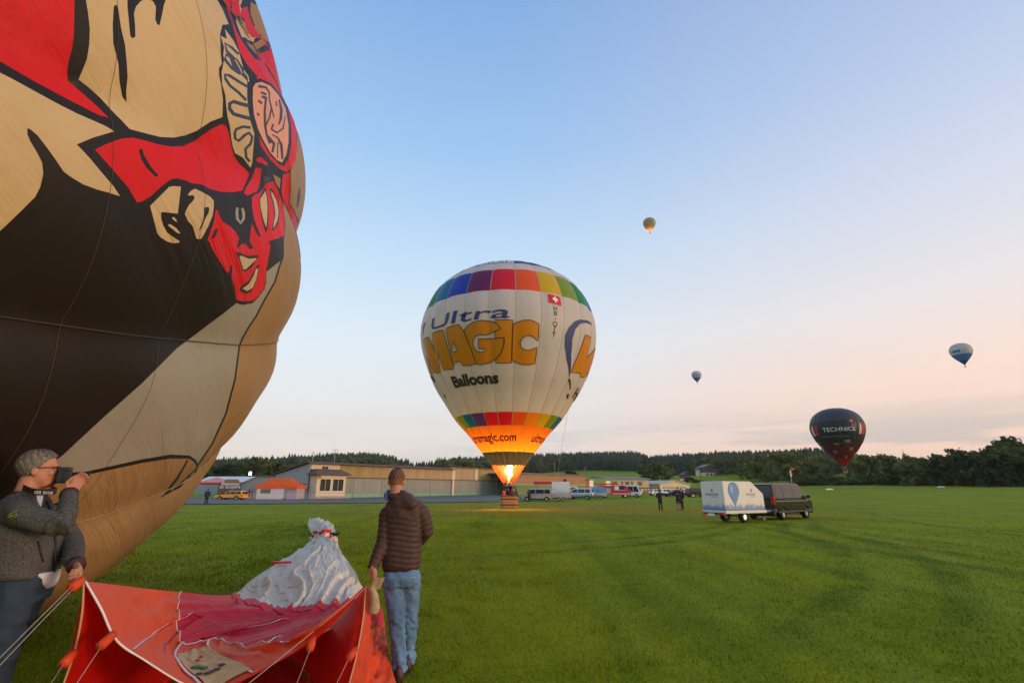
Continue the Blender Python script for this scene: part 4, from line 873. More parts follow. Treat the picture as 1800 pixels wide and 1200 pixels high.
    # small open trailer behind the minivan
    def trailer(px, Y, rz, lab, side, box=None):
        t = thing('utility_trailer', lab, 'trailer', P(px, Y), rz); b = MB(); b.b2((-1.5, -.85, .5), (1.5, .85, .58)); b.build('bed', STEEL, t)
        for a, c in (((-1.5, -.87, .58), (1.5, -.83, 1.15)), ((-1.5, .83, .58), (1.5, .87, 1.15)), ((-1.53, -.85, .58), (-1.49, .85, 1.15)), ((1.49, -.85, .58), (1.53, .85, 1.15))): b = MB(); b.b2(a, c); b.build('side_board', side, t)
        add_wheels(t, (-.38, .35), 1.9, .29, .18); b = MB(); b.tube([(1.5, 0, .5), (2.6, 0, .45)], .05, 6); b.build('drawbar', STEEL, t)
        return t
    t = trailer(986, 80, math.pi - .1, 'grey two-axle trailer with low sides hitched behind the silver minivan', mat('alu_side', (.5, .52, .54), .4, .5))
    b = MB(); b.b2((-1.62, -.8, .55), (-1.56, .8, 2.0)); b.build('open_ramp', mat('ramp_beige', (.56, .45, .36), .7), t)
    t = trailer(1052, 92, math.pi - .2, 'two-axle trailer with a blue and white bubble-print cover', mat('alu_side', (.5, .52, .54), .4, .5))
    bub = mat('bubble_print', (.10, .33, .62), .5, var=.5, scale=1.1); b = MB(); b.prism([(-1.5, 1.16), (1.5, 1.16), (1.45, 1.85), (1.2, 2.0), (-1.2, 2.0), (-1.45, 1.85)], -.86, .86, 'Y'); c = b.build('cover', bub, t, bevel=.04)
    for k in range(5): b = MB(); b.ell((-1.15 + k * .56, -.865, 1.5 + .14 * (k % 2)), (.20, .008, .18), 14, 8); b.build('bubble_mark', mat('pale_blue', (.5, .62, .72), .5), c, True)
    # white box van and red food stall behind
    p = P(986, 93); t = thing('box_truck', 'plain white box body of a truck behind the grey trailer', 'truck', p, -.1); b = MB(); b.b2((-1.6, -1, .7), (1.6, 1, 3.0)); b.build('box', WH, t, bevel=.04); b = MB(); b.b2((1.62, -.95, .5), (3.0, .95, 2.2)); b.build('cab', WH, t, bevel=.15)
    add_wheels(t, (-1.0, 2.3), 1.95, .36); b = MB(); b.b2((1.8, -.97, 1.35), (2.8, -.945, 2.0)); b.build('side_window', GLASS, t)
    p = P(968, 98); t = thing('awning_stall', 'stall with a red flat awning behind the silver minivan', 'stall', p, -.05); b = MB(); b.b2((-3.2, -1.5, 2.75), (3.0, 1.2, 3.05)); b.b2((-3.25, -1.55, 2.5), (3.05, -1.5, 3.06)); b.build('awning', RED, t)
    for x in (-3, 2.8):
        for y in (-1.4, 1.1): b = MB(); b.b2((x, y, 0), (x + .08, y + .08, 2.75)); b.build('post', STEEL, t)
    b = MB(); b.b2((-2.8, .3, .02), (2.6, .5, 1.1)); b.build('counter', WHITEP, t)
    p = P(1034, 110); t = thing('orange_column', 'slim orange advertising column behind the blue and white bus', 'column', p); b = MB(); b.b2((-.35, -.35, 0), (.35, .35, 3.4)); b.build('column', mat('orange_panel', (.62, .18, .05), .6), t); b = MB(); b.b2((-.42, -.42, 3.4), (.42, .42, 3.55)); b.build('cap', ROOFB, t)
    p = P(1066, 112); t = thing('awning_stall', 'dark red awning stall left of the fire engine', 'stall', p, .0); b = MB(); b.b2((-2.4, -1.2, 2.5), (2.6, 1.2, 2.75)); b.build('awning', RED, t); 
    for x in (-2.3, 2.4): b = MB(); b.b2((x, -1.1, 0), (x + .08, -1.02, 2.5)); b.build('post', STEEL, t)
build_parked()
# ------------------------------------------------------------------ standing and flying balloons
PROF = np.array([(1.55, 3.86), (1.72, 4.02), (2.57, 5.06), (3.72, 6.53), (5.19, 8.16), (6.4, 9.95), (7.38, 11.5), (8.25, 13.6), (8.72, 15.2), (8.9, 16.6), (8.78, 17.9), (8.3, 19.5), (7.5, 20.95), (6.25, 22.15), (4.65, 23.1), (2.8, 23.7), (1.2, 23.93), (0.02, 23.98)])
def spline(P, n):
    """smooth curve through P, n points, by arc length"""
    P = np.asarray(P, float); Q = np.vstack([2 * P[0] - P[1], P, 2 * P[-1] - P[-2]]); out = []
    for i in range(1, len(Q) - 2):
        for t in np.linspace(0, 1, 24, endpoint=False):
            a, b, c, d = Q[i - 1:i + 3]; out.append(.5 * (2 * b + (c - a) * t + (2 * a - 5 * b + 4 * c - d) * t * t + (3 * b - a - 3 * c + d) * t ** 3))
    out = np.array(out + [P[-1]]); s = np.concatenate([[0], np.cumsum(np.linalg.norm(np.diff(out, axis=0), axis=1))])
    u = np.linspace(0, s[-1], n); return np.stack([np.interp(u, s, out[:, k]) for k in range(out.shape[1])], -1)
class Env:
    """balloon skin: azimuth th (0 faces the photographer, + to the right) and height z"""
    def __init__(s, prof, gores, off, bulge): s.c = spline(prof, 240); s.g = gores; s.off = off; s.b = bulge
    def rad(s, z): return np.interp(z, s.c[:, 1], s.c[:, 0])
    def pt(s, th, z, lift=0.0):
        th = np.asarray(th, float); z = np.asarray(z, float); r = s.rad(z); w = 2 * math.pi / s.g; u = np.mod(th - s.off, w) / w
        r = r * (1 + s.b * ((1 - (2 * u - 1) ** 2) - .6)) + lift
        return np.stack([r * np.sin(th), -r * np.cos(th), z], -1)
    def patch(s, t0, t1, z0, z1, nt, nz, lift=0.0):
        zs = s.c[:, 1]; a = np.interp([z0, z1], zs, np.arange(len(zs))); zz = np.interp(np.linspace(a[0], a[1], nz + 1), np.arange(len(zs)), zs)
        T, Z = np.meshgrid(np.linspace(t0, t1, nt + 1), zz); V = s.pt(T, Z, lift).reshape(-1, 3); k = nt + 1
        i, j = np.meshgrid(np.arange(nz), np.arange(nt), indexing='ij'); Fq = np.stack([i * k + j, i * k + j + 1, (i + 1) * k + j + 1, (i + 1) * k + j], -1).reshape(-1, 4); return V, Fq
def env_text(env, name, txt, size, th, z, m, parent, bold=0.0, sx=1.0, lift=.03, shear=0.0, spacing=1.0, bend=0.0, vertical=False, maxe=.35):
    P, T = text_mesh(txt, size, bold, maxe, shear, sx, spacing=spacing)
    zz = z + P[:, 1] * .97; r = float(env.rad(z)); V = env.pt(th + P[:, 0] / r, zz, lift)
    return link(name, fastmesh(name, V, np.array(T), m), parent)
def env_poly(env, name, pts, m, parent, lift=.03, maxe=.5):
    """flat shape given by (azimuth degrees, z)"""
    bm = bmesh.new(); k = 8.0; vs = [bm.verts.new((R_(a) * k, z, 0)) for a, z in pts]; bm.faces.new(vs); bmesh.ops.triangulate(bm, faces=bm.faces)
    for _ in range(4):
        es = [e for e in bm.edges if e.calc_length() > maxe]
        if not es: break
        bmesh.ops.subdivide_edges(bm, edges=es, cuts=1); bmesh.ops.triangulate(bm, faces=[f for f in bm.faces if len(f.verts) > 3])
    bm.verts.index_update(); P = np.array([(v.co.x / k, v.co.y) for v in bm.verts]); T = np.array([[v.index for v in f.verts] for f in bm.faces]); bm.free()
    return link(name, fastmesh(name, env.pt(P[:, 0], P[:, 1], lift), T, m), parent)
def env_trace(env, P0, pix):
    """where the sight lines to photo pixels meet the skin: (azimuth degrees, z)"""
    out = []
    for x, y in pix:
        r = np.array(ray(x, y)); ts = np.arange(30, 62, .02); Q = r[None] * ts[:, None]; dx, dy, z = Q[:, 0] - P0.x, Q[:, 1] - P0.y, Q[:, 2] + H - P0.z
        ins = (np.hypot(dx, dy) <= env.rad(z) * 1.0) & (z > 3) & (z < 23.9); i = int(np.argmax(ins)) if ins.any() else int(np.argmin(np.hypot(dx, dy) - env.rad(z)))
        out.append((math.degrees(math.atan2(dx[i], -dy[i])), float(z[i])))
    return out
def env_stroke(env, name, pts, w, m, parent, lift):
    P = np.array(pts + pts[:1], float); Q = []
    for a, b in zip(P[:-1], P[1:]): Q += [a + (b - a) * t for t in np.linspace(0, 1, max(2, int(np.hypot((b - a)[0] * .15, (b - a)[1]) / .3) + 1))[:-1]]
    Q = np.array(Q); n = len(Q); V = env.pt(np.radians(Q[:, 0]), Q[:, 1], lift); d = np.roll(V, -1, 0) - np.roll(V, 1, 0); d /= np.linalg.norm(d, axis=1)[:, None] + 1e-9
    nr = V * [1, 1, 0]; nr /= np.linalg.norm(nr, axis=1)[:, None]; s = np.cross(d, nr); VV = np.vstack([V - s * w / 2, V + s * w / 2]); i = np.arange(n); j = (i + 1) % n
    return link(name, fastmesh(name, VV, np.stack([i, j, j + n, i + n], -1), m), parent)
def nyl(name, c, tr=.45, rough=.45): return mat(name, c, rough, var=.05, scale=1.2, bump=.012, bscale=3.0, transl=tr, spec=.35, stretch=(1, 1, .35))
RAIN = dict(red=(.62, .012, .03), orange=(.78, .10, .012), amber=(.80, .26, .012), yellow=(.62, .42, .01), lime=(.20, .32, .015), green=(.02, .22, .05), teal=(.01, .16, .36), blue=(.02, .05, .42), purple=(.14, .015, .10), violet=(.10, .04, .25))
def basket(parent, c, w, d, h, m=None, poles=1.9, bz=0):
    W = m or mat('wicker', (.46, .20, .07), .75, var=.25, scale=14, bump=.02, bscale=60); DK = mat('wicker_dark', (.10, .035, .015), .8, var=.2); LE = mat('leather', (.10, .045, .025), .6, var=.2)
    def ring(z, ww, dd, t=.1, n=24):
        out = []
        for k in range(n):
            a = 2 * math.pi * k / n; ca, sa = math.cos(a), math.sin(a); e = .38
            out.append((c[0] + math.copysign(abs(ca) ** e, ca) * ww / 2, c[1] + math.copysign(abs(sa) ** e, sa) * dd / 2, c[2] + z))
        return out
    b = MB(); b.loft([ring(0, w * .95, d * .95), ring(h * .3, w * .97, d * .97), ring(h * .7, w, d), ring(h, w, d), ring(h, w * .9, d * .9), ring(.1, w * .87, d * .87)], cap=False); b.add(ring(.03, w * .94, d * .94), [tuple(range(24))]); k = b.build('basket', W, parent)
    for z in (.28 * h, .74 * h): b = MB(); b.loft([ring(z - .05, w * 1.012, d * 1.012), ring(z + .05, w * 1.015, d * 1.015)], cap=False); b.build('weave_band', DK, k)
    for z in (.04, .5 * h): b = MB(); b.loft([ring(z, w * .985, d * .985), ring(z + .05, w * 1.005, d * 1.005), ring(z + .1, w * .985, d * .985)], cap=False); b.build('weave_ridge', W, k)
    pts = ring(h, w * .97, d * .97); b = MB(); b.tube(pts + pts[:1], .05, 7); b.build('rim', LE, k, True)
    return k
def build_magic():
    P0 = Vector((-.35, 47.6, float(gz(-.35, 47.6)))); t = thing('hot_air_balloon', 'white balloon with rainbow bands and large MAGIC lettering, burner lit, standing on the grass', 'balloon', P0)
    env = Env(PROF, 24, R_(4.5), .016); w = 2 * math.pi / 24
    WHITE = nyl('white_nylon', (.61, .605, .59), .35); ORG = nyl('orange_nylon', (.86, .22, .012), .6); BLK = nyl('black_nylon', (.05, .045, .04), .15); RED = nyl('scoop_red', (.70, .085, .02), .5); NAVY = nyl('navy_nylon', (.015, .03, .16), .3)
    # white skin and dark throat are one sheet each; the coloured cells are panels of their own
    Vs, Fs, o = [], [], 0
    for z0, z1, nz in ((8.2, 18.3, 26), (20.75, 21.85, 5)):
        V, Fq = env.patch(0, 2 * math.pi, z0, z1, 168, nz); Vs.append(V); Fs.append(Fq + o); o += len(V)
    e = link('envelope', fastmesh('envelope', np.vstack(Vs), np.vstack(Fs), WHITE, smooth=True), t)
    V, Fq = env.patch(0, 2 * math.pi, 21.85, 23.98, 168, 12); link('crown_panel', fastmesh('crown_panel', V, Fq, NAVY, smooth=True), e)
    V, Fq = env.patch(0, 2 * math.pi, 3.86, 5.0, 168, 6); link('throat_panel', fastmesh('throat_panel', V, Fq, BLK, smooth=True), e)
    order_t = ['orange', 'yellow', 'lime', 'green', 'teal', 'blue', 'purple', 'red']; order_b = ['orange', 'amber', 'yellow', 'lime', 'teal', 'violet', 'red', 'red']
    for k in range(24):
        t0 = env.off + k * w
        V, Fq = env.patch(t0, t0 + w, 18.3, 20.75, 7, 7); link('upper_band_panel', fastmesh('upper_band_panel', V, Fq, nyl('band_' + order_t[k % 8], RAIN[order_t[k % 8]], .3), smooth=True), e)
        V, Fq = env.patch(t0, t0 + w, 7.15, 8.2, 7, 4); c = order_b[k % 8]; link('lower_band_panel', fastmesh('lower_band_panel', V, Fq, nyl('low_' + c, RAIN[c], .5), smooth=True), e)
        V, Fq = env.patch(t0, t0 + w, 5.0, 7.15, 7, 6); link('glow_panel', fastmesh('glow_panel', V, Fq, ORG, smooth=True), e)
        b = MB(); zs = np.interp(np.linspace(0, 239, 60), np.arange(240), env.c[:, 1]); q = env.pt(np.full(60, t0), zs, .012); b.tube([tuple(p) for p in q], .022, 4); b.build('load_tape', mat('tape_grey', (.42, .38, .32), .7), e)
    BLUE = mat('letter_blue', (.018, .035, .17), .6, var=.05); GOLD = nyl('letter_gold', (.72, .27, .006), .3); INK = mat('letter_ink', (.035, .022, .02), .6, var=.05); CRIM = mat('letter_crimson', (.16, .015, .01), .6, var=.05)
    env_text(env, 'lettering_ultra', 'Ultra', 1.62, R_(-27), 15.62, BLUE, e, .012, 2.55, .05, .12, 1.0)
    tr = lambda L: env_trace(env, P0, [(720 + x / 4.617, 440 + y / 4.617) for x, y in L])
    LET = dict(M=[(118, 722), (158, 704), (206, 822), (188, 676), (274, 645), (360, 940), (356, 962), (284, 972), (236, 820), (254, 985), (240, 997), (205, 990), (160, 880), (190, 1000), (182, 1012), (168, 985), (130, 840)],
               A=[(298, 632), (404, 602), (440, 655), (500, 800), (547, 922), (440, 938), (420, 903), (365, 910), (360, 938), (330, 800)],
               G=[(440, 650), (470, 615), (520, 585), (590, 570), (660, 575), (710, 595), (742, 640), (612, 692), (600, 684), (570, 686), (535, 702), (515, 745), (525, 790), (550, 820), (585, 830), (612, 818), (626, 798), (566, 803), (560, 722), (690, 715), (768, 712), (765, 770), (740, 840), (700, 885), (640, 915), (580, 930), (547, 922), (500, 800), (455, 690)],
               I=[(692, 568), (838, 568), (834, 690), (826, 915), (700, 915), (700, 887), (742, 840), (767, 770), (770, 711), (692, 712), (692, 664), (742, 640), (712, 595), (692, 585)],
               C=[(840, 602), (870, 583), (920, 570), (985, 570), (1050, 600), (1042, 735), (1000, 700), (960, 692), (915, 710), (895, 750), (905, 790), (935, 810), (970, 813), (1005, 800), (1035, 785), (1015, 920), (970, 930), (915, 928), (860, 905), (830, 885), (836, 700)],
               N=[(1308, 988), (1420, 688), (1474, 714), (1432, 872), (1505, 776), (1519, 800), (1500, 930), (1452, 1056), (1436, 1062), (1455, 955), (1408, 1030), (1391, 1028), (1388, 1000)])
    for k, L in LET.items():
        q = tr(L); env_poly(env, 'lettering_magic', q, GOLD, e, .05); env_stroke(env, 'letter_outline', q, .075, INK, e, .075)
    hole = tr([(350, 828), (362, 735), (393, 820)]); env_poly(env, 'letter_counter', hole, WHITE, e, .062); env_stroke(env, 'letter_outline', hole, .07, INK, e, .075)
    env_text(env, 'lettering_balloons', 'Balloons', 1.25, R_(-26), 10.45, INK, e, .06, 1.06, .04)
    env_text(env, 'lettering_address', 'ultramagic.com', 1.0, R_(-33), 5.88, CRIM, e, .03, .84, .02, maxe=.3); env_text(env, 'lettering_address', 'ultramagic.com', 1.0, R_(85), 5.88, CRIM, e, .03, .84, .02, maxe=.3); env_text(env, 'lettering_address', 'ultramagic.com', 1.0, R_(205), 5.88, CRIM, e, .03, .84, .02, maxe=.3)
    env_text(env, 'lettering_second', 'Heissluft', 1.3, R_(90), 10.0, INK, e, .035, 1.1, .04)
    env_text(env, 'lettering_crown', 'BALLOONS', .85, R_(-14), 21.95, WHITEP, e, .03, 1.0, .03)
    for k, ch in enumerate('HB-QJY'): env_text(env, 'registration_letter', ch, .62, R_(27.6), 16.62 - k * .46 + (.05 if ch == '-' else 0), INK, e, .005, 1, .03)
    env_poly(env, 'swiss_flag', [(23.4, 17.28), (32.2, 17.2), (32.2, 18.1), (23.4, 18.18)], nyl('flag_red', (.72, .02, .05), .2), e, .03)
    env_poly(env, 'flag_cross', [(27.4, 17.36), (28.3, 17.36), (28.3, 17.58), (29.6, 17.57), (29.6, 17.81), (28.3, 17.82), (28.3, 18.03), (27.4, 18.03), (27.4, 17.83), (26.1, 17.84), (26.1, 17.6), (27.4, 17.59)], WHITEP, e, .06)
    # balloon-shaped swoosh right of the registration, and its twin on the far left
    env_poly(env, 'swoosh', tr([(1294, 1040), (1268, 890), (1256, 770), (1262, 690), (1290, 625), (1330, 580), (1380, 560), (1435, 567), (1482, 602), (1476, 610), (1430, 588), (1385, 594), (1340, 640), (1316, 720), (1306, 840), (1305, 1000)]), BLUE, e, .03)
    env_poly(env, 'swoosh_tail', tr([(1287, 1042), (1303, 1042), (1300, 1130), (1294, 1130)]), INK, e, .03); env_poly(env, 'swoosh_basket', tr([(1272, 1165), (1291, 1162), (1285, 1200), (1264, 1203)]), INK, e, .03)
    env_poly(env, 'swoosh', tr([(104, 690), (110, 630), (124, 596), (140, 580), (130, 605), (116, 690)]), BLUE, e, .03); env_poly(env, 'swoosh_tail', tr([(172, 1022), (182, 1015), (214, 1066), (206, 1072)]), INK, e, .03); env_poly(env, 'swoosh_basket', tr([(280, 1172), (292, 1168), (300, 1196), (288, 1200)]), INK, e, .03)
    # scoop under the mouth
    b = MB(); rings = []
    for z, r, sk in ((3.88, 1.6, 0), (3.3, 1.22, .0), (2.7, .82, .05), (2.28, .55, .1)): rings.append([(r * math.sin(a) * 1.0, -r * math.cos(a) * .85, z + (.0 if z > 3.8 else 0)) for a in np.linspace(R_(60), R_(318), 34)])
    b.loft(rings, closed=False, cap=False); b.build('scoop', RED, t, True)
    b = MB(); q = [(1.62 * math.sin(a), -1.62 * math.cos(a), 3.87) for a in np.linspace(0, 2 * math.pi, 41)]; b.tube(q, .03, 5); b.build('mouth_wire', STEEL, t)
    for k in range(24): a = env.off + k * w; b = MB(); b.box((1.62 * math.sin(a), -1.62 * math.cos(a), 3.86), (.12, .12, .10)); b.build('karabiner', mat('red_tab', (.5, .05, .03), .5), t)
    # burner frame, flying wires, basket
    bz = 0.02; k = basket(t, (0.1, 0, bz), 1.62, 1.3, 1.1)
    SUEDE = mat('pole_cover_black', (.03, .025, .025), .8)
    for x, y in ((-.7, -.55), (.9, -.55), (.9, .55), (-.7, .55)): b = MB(); b.tube([(x + .0, y, 1.05), (x * .62 + .03, y * .6, 2.02)], .045, 7); b.build('upright', SUEDE, t)
    b = MB(); q = [(-.38, -.32, 2.02), (.56, -.32, 2.02), (.56, .32, 2.02), (-.38, .32, 2.02), (-.38, -.32, 2.02)]; b.tube(q, .03, 6); b.tube([(-.38, 0, 2.02), (.56, 0, 2.02)], .03, 6); b.build('burner_frame', STEEL, t)
    for x in (-.08, .26):
        b = MB(); b.lathe([(.08, 2.0), (.13, 2.05), (.13, 2.3), (.10, 2.36), (.05, 2.3)], 14, 0, (x, 0, 0)); b.build('burner', STEEL, t, True)
    for s in (-1, 1):
        for s2 in (-1, 1):
            for j in (-.35, .35): b = MB(); b.tube([(.09 + s * .47, s2 * .32, 2.03), (s * 1.15 + j * .6, s2 * 1.12 - j * .5 * s, 3.86)], .008, 4); b.build('flying_wire', STEEL, t)
    for x, c in ((-.42, (.62, .03, .02)), (.62, (.06, .06, .06))): b = MB(); b.lathe([(.001, .2), (.17, .2), (.19, .3), (.19, 1.42), (.14, 1.55), (.001, 1.57)], 16, 0, (x, -.32, 0)); b.build('gas_cylinder', mat('cyl%d' % int(x > 0), c, .5), t, True)
    # flame
    fm = bpy.data.materials.new('flame'); fm.use_nodes = True; nt = fm.node_tree; N = nt.nodes; L = nt.links; N.clear(); out = N.new('ShaderNodeOutputMaterial'); em = N.new('ShaderNodeEmission'); L.new(em.outputs[0], out.inputs[0]); em.inputs[1].default_value = 9
    tc = N.new('ShaderNodeTexCoord'); sp = N.new('ShaderNodeSeparateXYZ'); L.new(tc.outputs['Object'], sp.inputs[0]); rp = N.new('ShaderNodeValToRGB'); mr = N.new('ShaderNodeMapRange'); mr.inputs[1].default_value = 2.3; mr.inputs[2].default_value = 4.0; L.new(sp.outputs[2], mr.inputs[0]); L.new(mr.outputs[0], rp.inputs[0]); L.new(rp.outputs[0], em.inputs[0])
    e_ = rp.color_ramp.elements; e_[0].color = (1, .22, .03, 1); e_[1].color = (1, .62, .22, 1)
    rings = []; g = random.Random(3)
    for i in range(19):
        u = i / 18; z = 2.35 + 1.55 * u; r = (.03 + .30 * math.sin(min(u * 1.25, 1) * math.pi * .62) ** 2.0) * (1 if u < .96 else .5); rings.append([(.09 + .05 * math.sin(z * 7) + r * math.cos(a) * (1 + .3 * math.sin(3 * a + z * 9)) * g.uniform(.75, 1.2), r * math.sin(a) * (1 + .25 * math.sin(2 * a + z * 11)), z) for a in np.linspace(0, 2 * math.pi, 14, endpoint=False)])
    b = MB(); b.loft(rings); fl = b.build('flame', fm, t, True)
    for z, en, c in ((3.5, 330, (1, .40, .10)), (5.0, 1900, (1, .56, .15))):
        ld = bpy.data.lights.new('flame_light', 'POINT'); ld.energy = en; ld.color = c; ld.shadow_soft_size = .35; lo = link('flame_light', ld, t); lo.location = (.12, 0, z)
    # tether line to the right
    a = at(1012, 700, 47) - P0; c = at(985, 800, 47) - P0
    b = MB(); b.tube([tuple(env.pt(R_(78), 9.2, .02)), tuple(at(985, 800, 47.4) - P0), tuple(at(975, 872, 48) - P0)], .012, 4); b.build('crown_line', STEEL, t)
    return t
build_magic()
def sky_balloon(label, px, py, Y, scale, mats_fn, rot=0.0, tilt=(0, 0), glow=False, lit=None, bands=24, marks=None):
    """flying balloon whose basket floor is seen at px,py at distance Y"""
    P0 = at(px, py, Y); t = thing('hot_air_balloon', label, 'balloon', P0, rot); t.rotation_euler = (tilt[0], tilt[1], rot)
    PR = PROF * scale; env = Env(PR, bands, 0, .018); V, Fq = env.patch(0, 2 * math.pi, PR[0, 1], PR[-1, 1], bands * 5, 46); n = len(Fq); mats = []; idx = []
    cen = V[Fq].mean(1); th = np.arctan2(cen[:, 0], -cen[:, 1]); zz = cen[:, 2] / scale
    for a, z in zip(th, zz):
        m = mats_fn(a, z)
        if m not in mats: mats.append(m)
        idx.append(mats.index(m))
    e = link('envelope', fastmesh('envelope', V, Fq, mats, idx, True), t)
    if scale > .5: 
        for k in range(bands): 
            a = 2 * math.pi * k / bands; b = MB(); zs = np.interp(np.linspace(0, 239, 30), np.arange(240), env.c[:, 1]); b.tube([tuple(p) for p in env.pt(np.full(30, a), zs, .02)], .025, 4); b.build('load_tape', mat('tape_dark', (.03, .03, .035), .7), e)
    b = MB(); b.lathe([(1.6 * scale, 3.87 * scale), (.62 * scale, 2.5 * scale)], 20); b.build('scoop', mats_fn(0, 3.9), t, True)
    basket(t, (0, 0, 0), 1.5 * scale, 1.2 * scale, 1.1 * scale)
    for sx in (-1, 1):
        for sy in (-1, 1): b = MB(); b.tube([(sx * .6 * scale, sy * .5 * scale, 1.05 * scale), (sx * .4 * scale, sy * .3 * scale, 2.0 * scale), (sx * 1.1 * scale, sy * 1.1 * scale, 3.87 * scale)], .03 * scale, 5); b.build('flying_wire', STEEL, t)
    b = MB(); b.lathe([(.001, 1.95 * scale), (.35 * scale, 2.0 * scale), (.35 * scale, 2.25 * scale), (.2 * scale, 2.35 * scale), (.001, 2.35 * scale)], 12); b.build('burner', STEEL, t, True)
    if lit:
        b = MB(); b.lathe([(.05, 2.4), (.32, 3.0), (.26, 3.6), (.05, 4.2)], 10); b.build('flame', bpy.data.materials['flame'], t, True)
        ld = bpy.data.lights.new('flame_light', 'POINT'); ld.energy = lit; ld.color = (1, .4, .1); ld.shadow_soft_size = .5; lo = link('flame_light', ld, t); lo.location = (0, 0, 5.2)
    if marks: marks(env, e, scale)
    return t
def build_sky_balloons():
    BK = nyl('black_skin', (.022, .022, .026), .06, .5); DRED = nyl('dark_red_skin', (.22, .012, .016), .25); RED = nyl('red_skin', (.5, .015, .02), .35); GR = nyl('grey_skin', (.26, .25, .24), .2); CHAR = nyl('charcoal_skin', (.05, .05, .06), .1)
    def tech(a, z):
        k = int((a + math.pi) / (2 * math.pi) * 24 + .001); q = int(z * 1.1)
        if z > 18.6: return CHAR
        if z < 5.4: return RED
        if z < 10.6:
            s = (k * 7 + q * 5) % 11
            if s == 0: return GR
            return DRED if (k + q) % 2 else BK if z > 8 else DRED
        if 10.6 < z < 11.5 and k % 6 == 1: return GR
        return BK
    def marks(env, e, s):
        WM = mat('mark_white', (.72, .72, .70), .6, var=.05); RM = mat('mark_red', (.55, .02, .03), .6)
        env_text(env, 'lettering', 'TECHNICS', 2.1, R_(6), 14.6 * s, WM, e, -.0, 1.05, .05)
        env_text(env, 'lettering', 'balloon services and maintenance', .62, R_(-8), 12.75 * s, mat('mark_grey', (.3, .3, .3), .6), e, 0, 1.05, .05)
        for off in (-54, 62):
            for k, (a, mm) in enumerate(((-11, WM), (-4, RM), (4, RM))):
                env_poly(env, 'emblem_stroke', [(off + a, 13.6), (off + a + 3, 13.6), (off + a + 5.5, 17.2), (off + a + 3.2, 17.3), (off + a + 1.5, 16.0)], mm, e, .05); env_poly(env, 'emblem_stroke', [(off + a + 5, 13.6), (off + a + 8, 13.6), (off + a + 5.8, 17.2), (off + a + 4, 17.2)], WM if k == 0 else RM, e, .06)
        env_poly(env, 'swiss_flag', [(30, 17.6), (38, 17.6), (38, 18.6), (30, 18.6)], RM, e, .05); env_poly(env, 'flag_cross', [(33.3, 17.8), (34.7, 17.8), (34.7, 18.4), (33.3, 18.4)], WM, e, .08)
        for k in range(5): env_text(env, 'registration_letter', 'HBQMT'[k], .6, R_(34.5), 16.9 - k * .62, WM, e, .01, 1, .05)
    sky_balloon('black balloon with TECHNICS lettering and red chequered base hovering low over the right treeline', 1487, 832, 184, 1.0, tech, R_(-36), (0, 0), marks=marks)
    OL = [nyl('olive%d' % i, c, .35) for i, c in enumerate(((.24, .32, .13), (.40, .33, .14), (.14, .26, .16), (.34, .29, .17)))]; OO = nyl('olive_glow', (.42, .16, .03), .5)
    sky_balloon('small olive green balloon high in the sky with its burner lit', 1143, 410, 520, .84, lambda a, z: OO if z < 7 else OL[(int((a + 3.15) * 3.2) + int(z * .35)) % 4], 0, (0, 0), lit=3200)
    G1, G2, B1, B2 = nyl('pale_grey_skin', (.66, .64, .60), .4), nyl('steel_skin', (.36, .44, .52), .4), nyl('blue_skin', (.05, .22, .60), .4), nyl('navy_skin', (.03, .07, .26), .35)
    sky_balloon('tiny grey and blue balloon, the farthest, right of the rainbow balloon', 1226, 674, 760, .86, lambda a, z: B1 if z < 11 else (G2 if 13 < z < 15.5 else G1), .4)
    sky_balloon('grey balloon with blue lower half at the far right of the sky', 1697, 645, 385, .84, lambda a, z: B2 if z < 6 else B1 if z < 12 else (B1 if 14 < z < 16.3 and math.sin(a * 3 + 1) > .45 else G1), .7)
build_sky_balloons()
# ------------------------------------------------------------------ big tan balloon lying inflated at the left, with its appliqued picture
BC = np.array([-9.459, 4.419, 5.085]); BR = 6.694; CAMP = np.array([0, 0, H])
def bhit(px, py):
    r = np.array(ray(px, py)); o = CAMP - BC; b = r @ o; q = b * b - (o @ o - BR * BR)
    p = CAMP + r * (-b - math.sqrt(max(q, 0))) - BC; return p / np.linalg.norm(p)
N0 = CAMP - BC; N0 = N0 / np.linalg.norm(N0); A1 = np.cross([0, 0, 1.], N0); A1 /= np.linalg.norm(A1); A2 = np.cross(N0, A1)
def to2(n):
    c = np.clip(n @ N0, -1, 1); a = np.arccos(c); d = np.stack([n @ A1, n @ A2], -1); l = np.linalg.norm(d, axis=-1); return d / np.maximum(l, 1e-9)[..., None] * a[..., None]
def from2(p):
    a = np.linalg.norm(p, axis=-1); u = p / np.maximum(a, 1e-9)[..., None]; return np.cos(a)[..., None] * N0 + np.sin(a)[..., None] * (u[..., :1] * A1 + u[..., 1:] * A2)
POLE = np.array([-0.10245, 0.95648, 0.27323]); POLE /= np.linalg.norm(POLE); E1 = N0 - (N0 @ POLE) * POLE; E1 /= np.linalg.norm(E1); E2 = np.cross(POLE, E1)
def blon(n): return np.arctan2(n @ E2, n @ E1)
TAPES = [np.mean([blon(bhit(*q)) for q in T]) for T in ([(122, 116), (224, 170), (340, 230), (521, 372)], [(0, 583), (160, 592), (309, 611), (420, 605), (490, 598)], [(138, 940), (250, 893), (377, 829), (398, 806)])]
_d = [TAPES[1] - TAPES[0], TAPES[2] - TAPES[1]]; _dm = (_d[0] + _d[1]) / 2
TL = sorted([TAPES[0] - _dm * k for k in range(6, 0, -1)] + TAPES + [TAPES[2] + _dm * k for k in range(1, 7)])
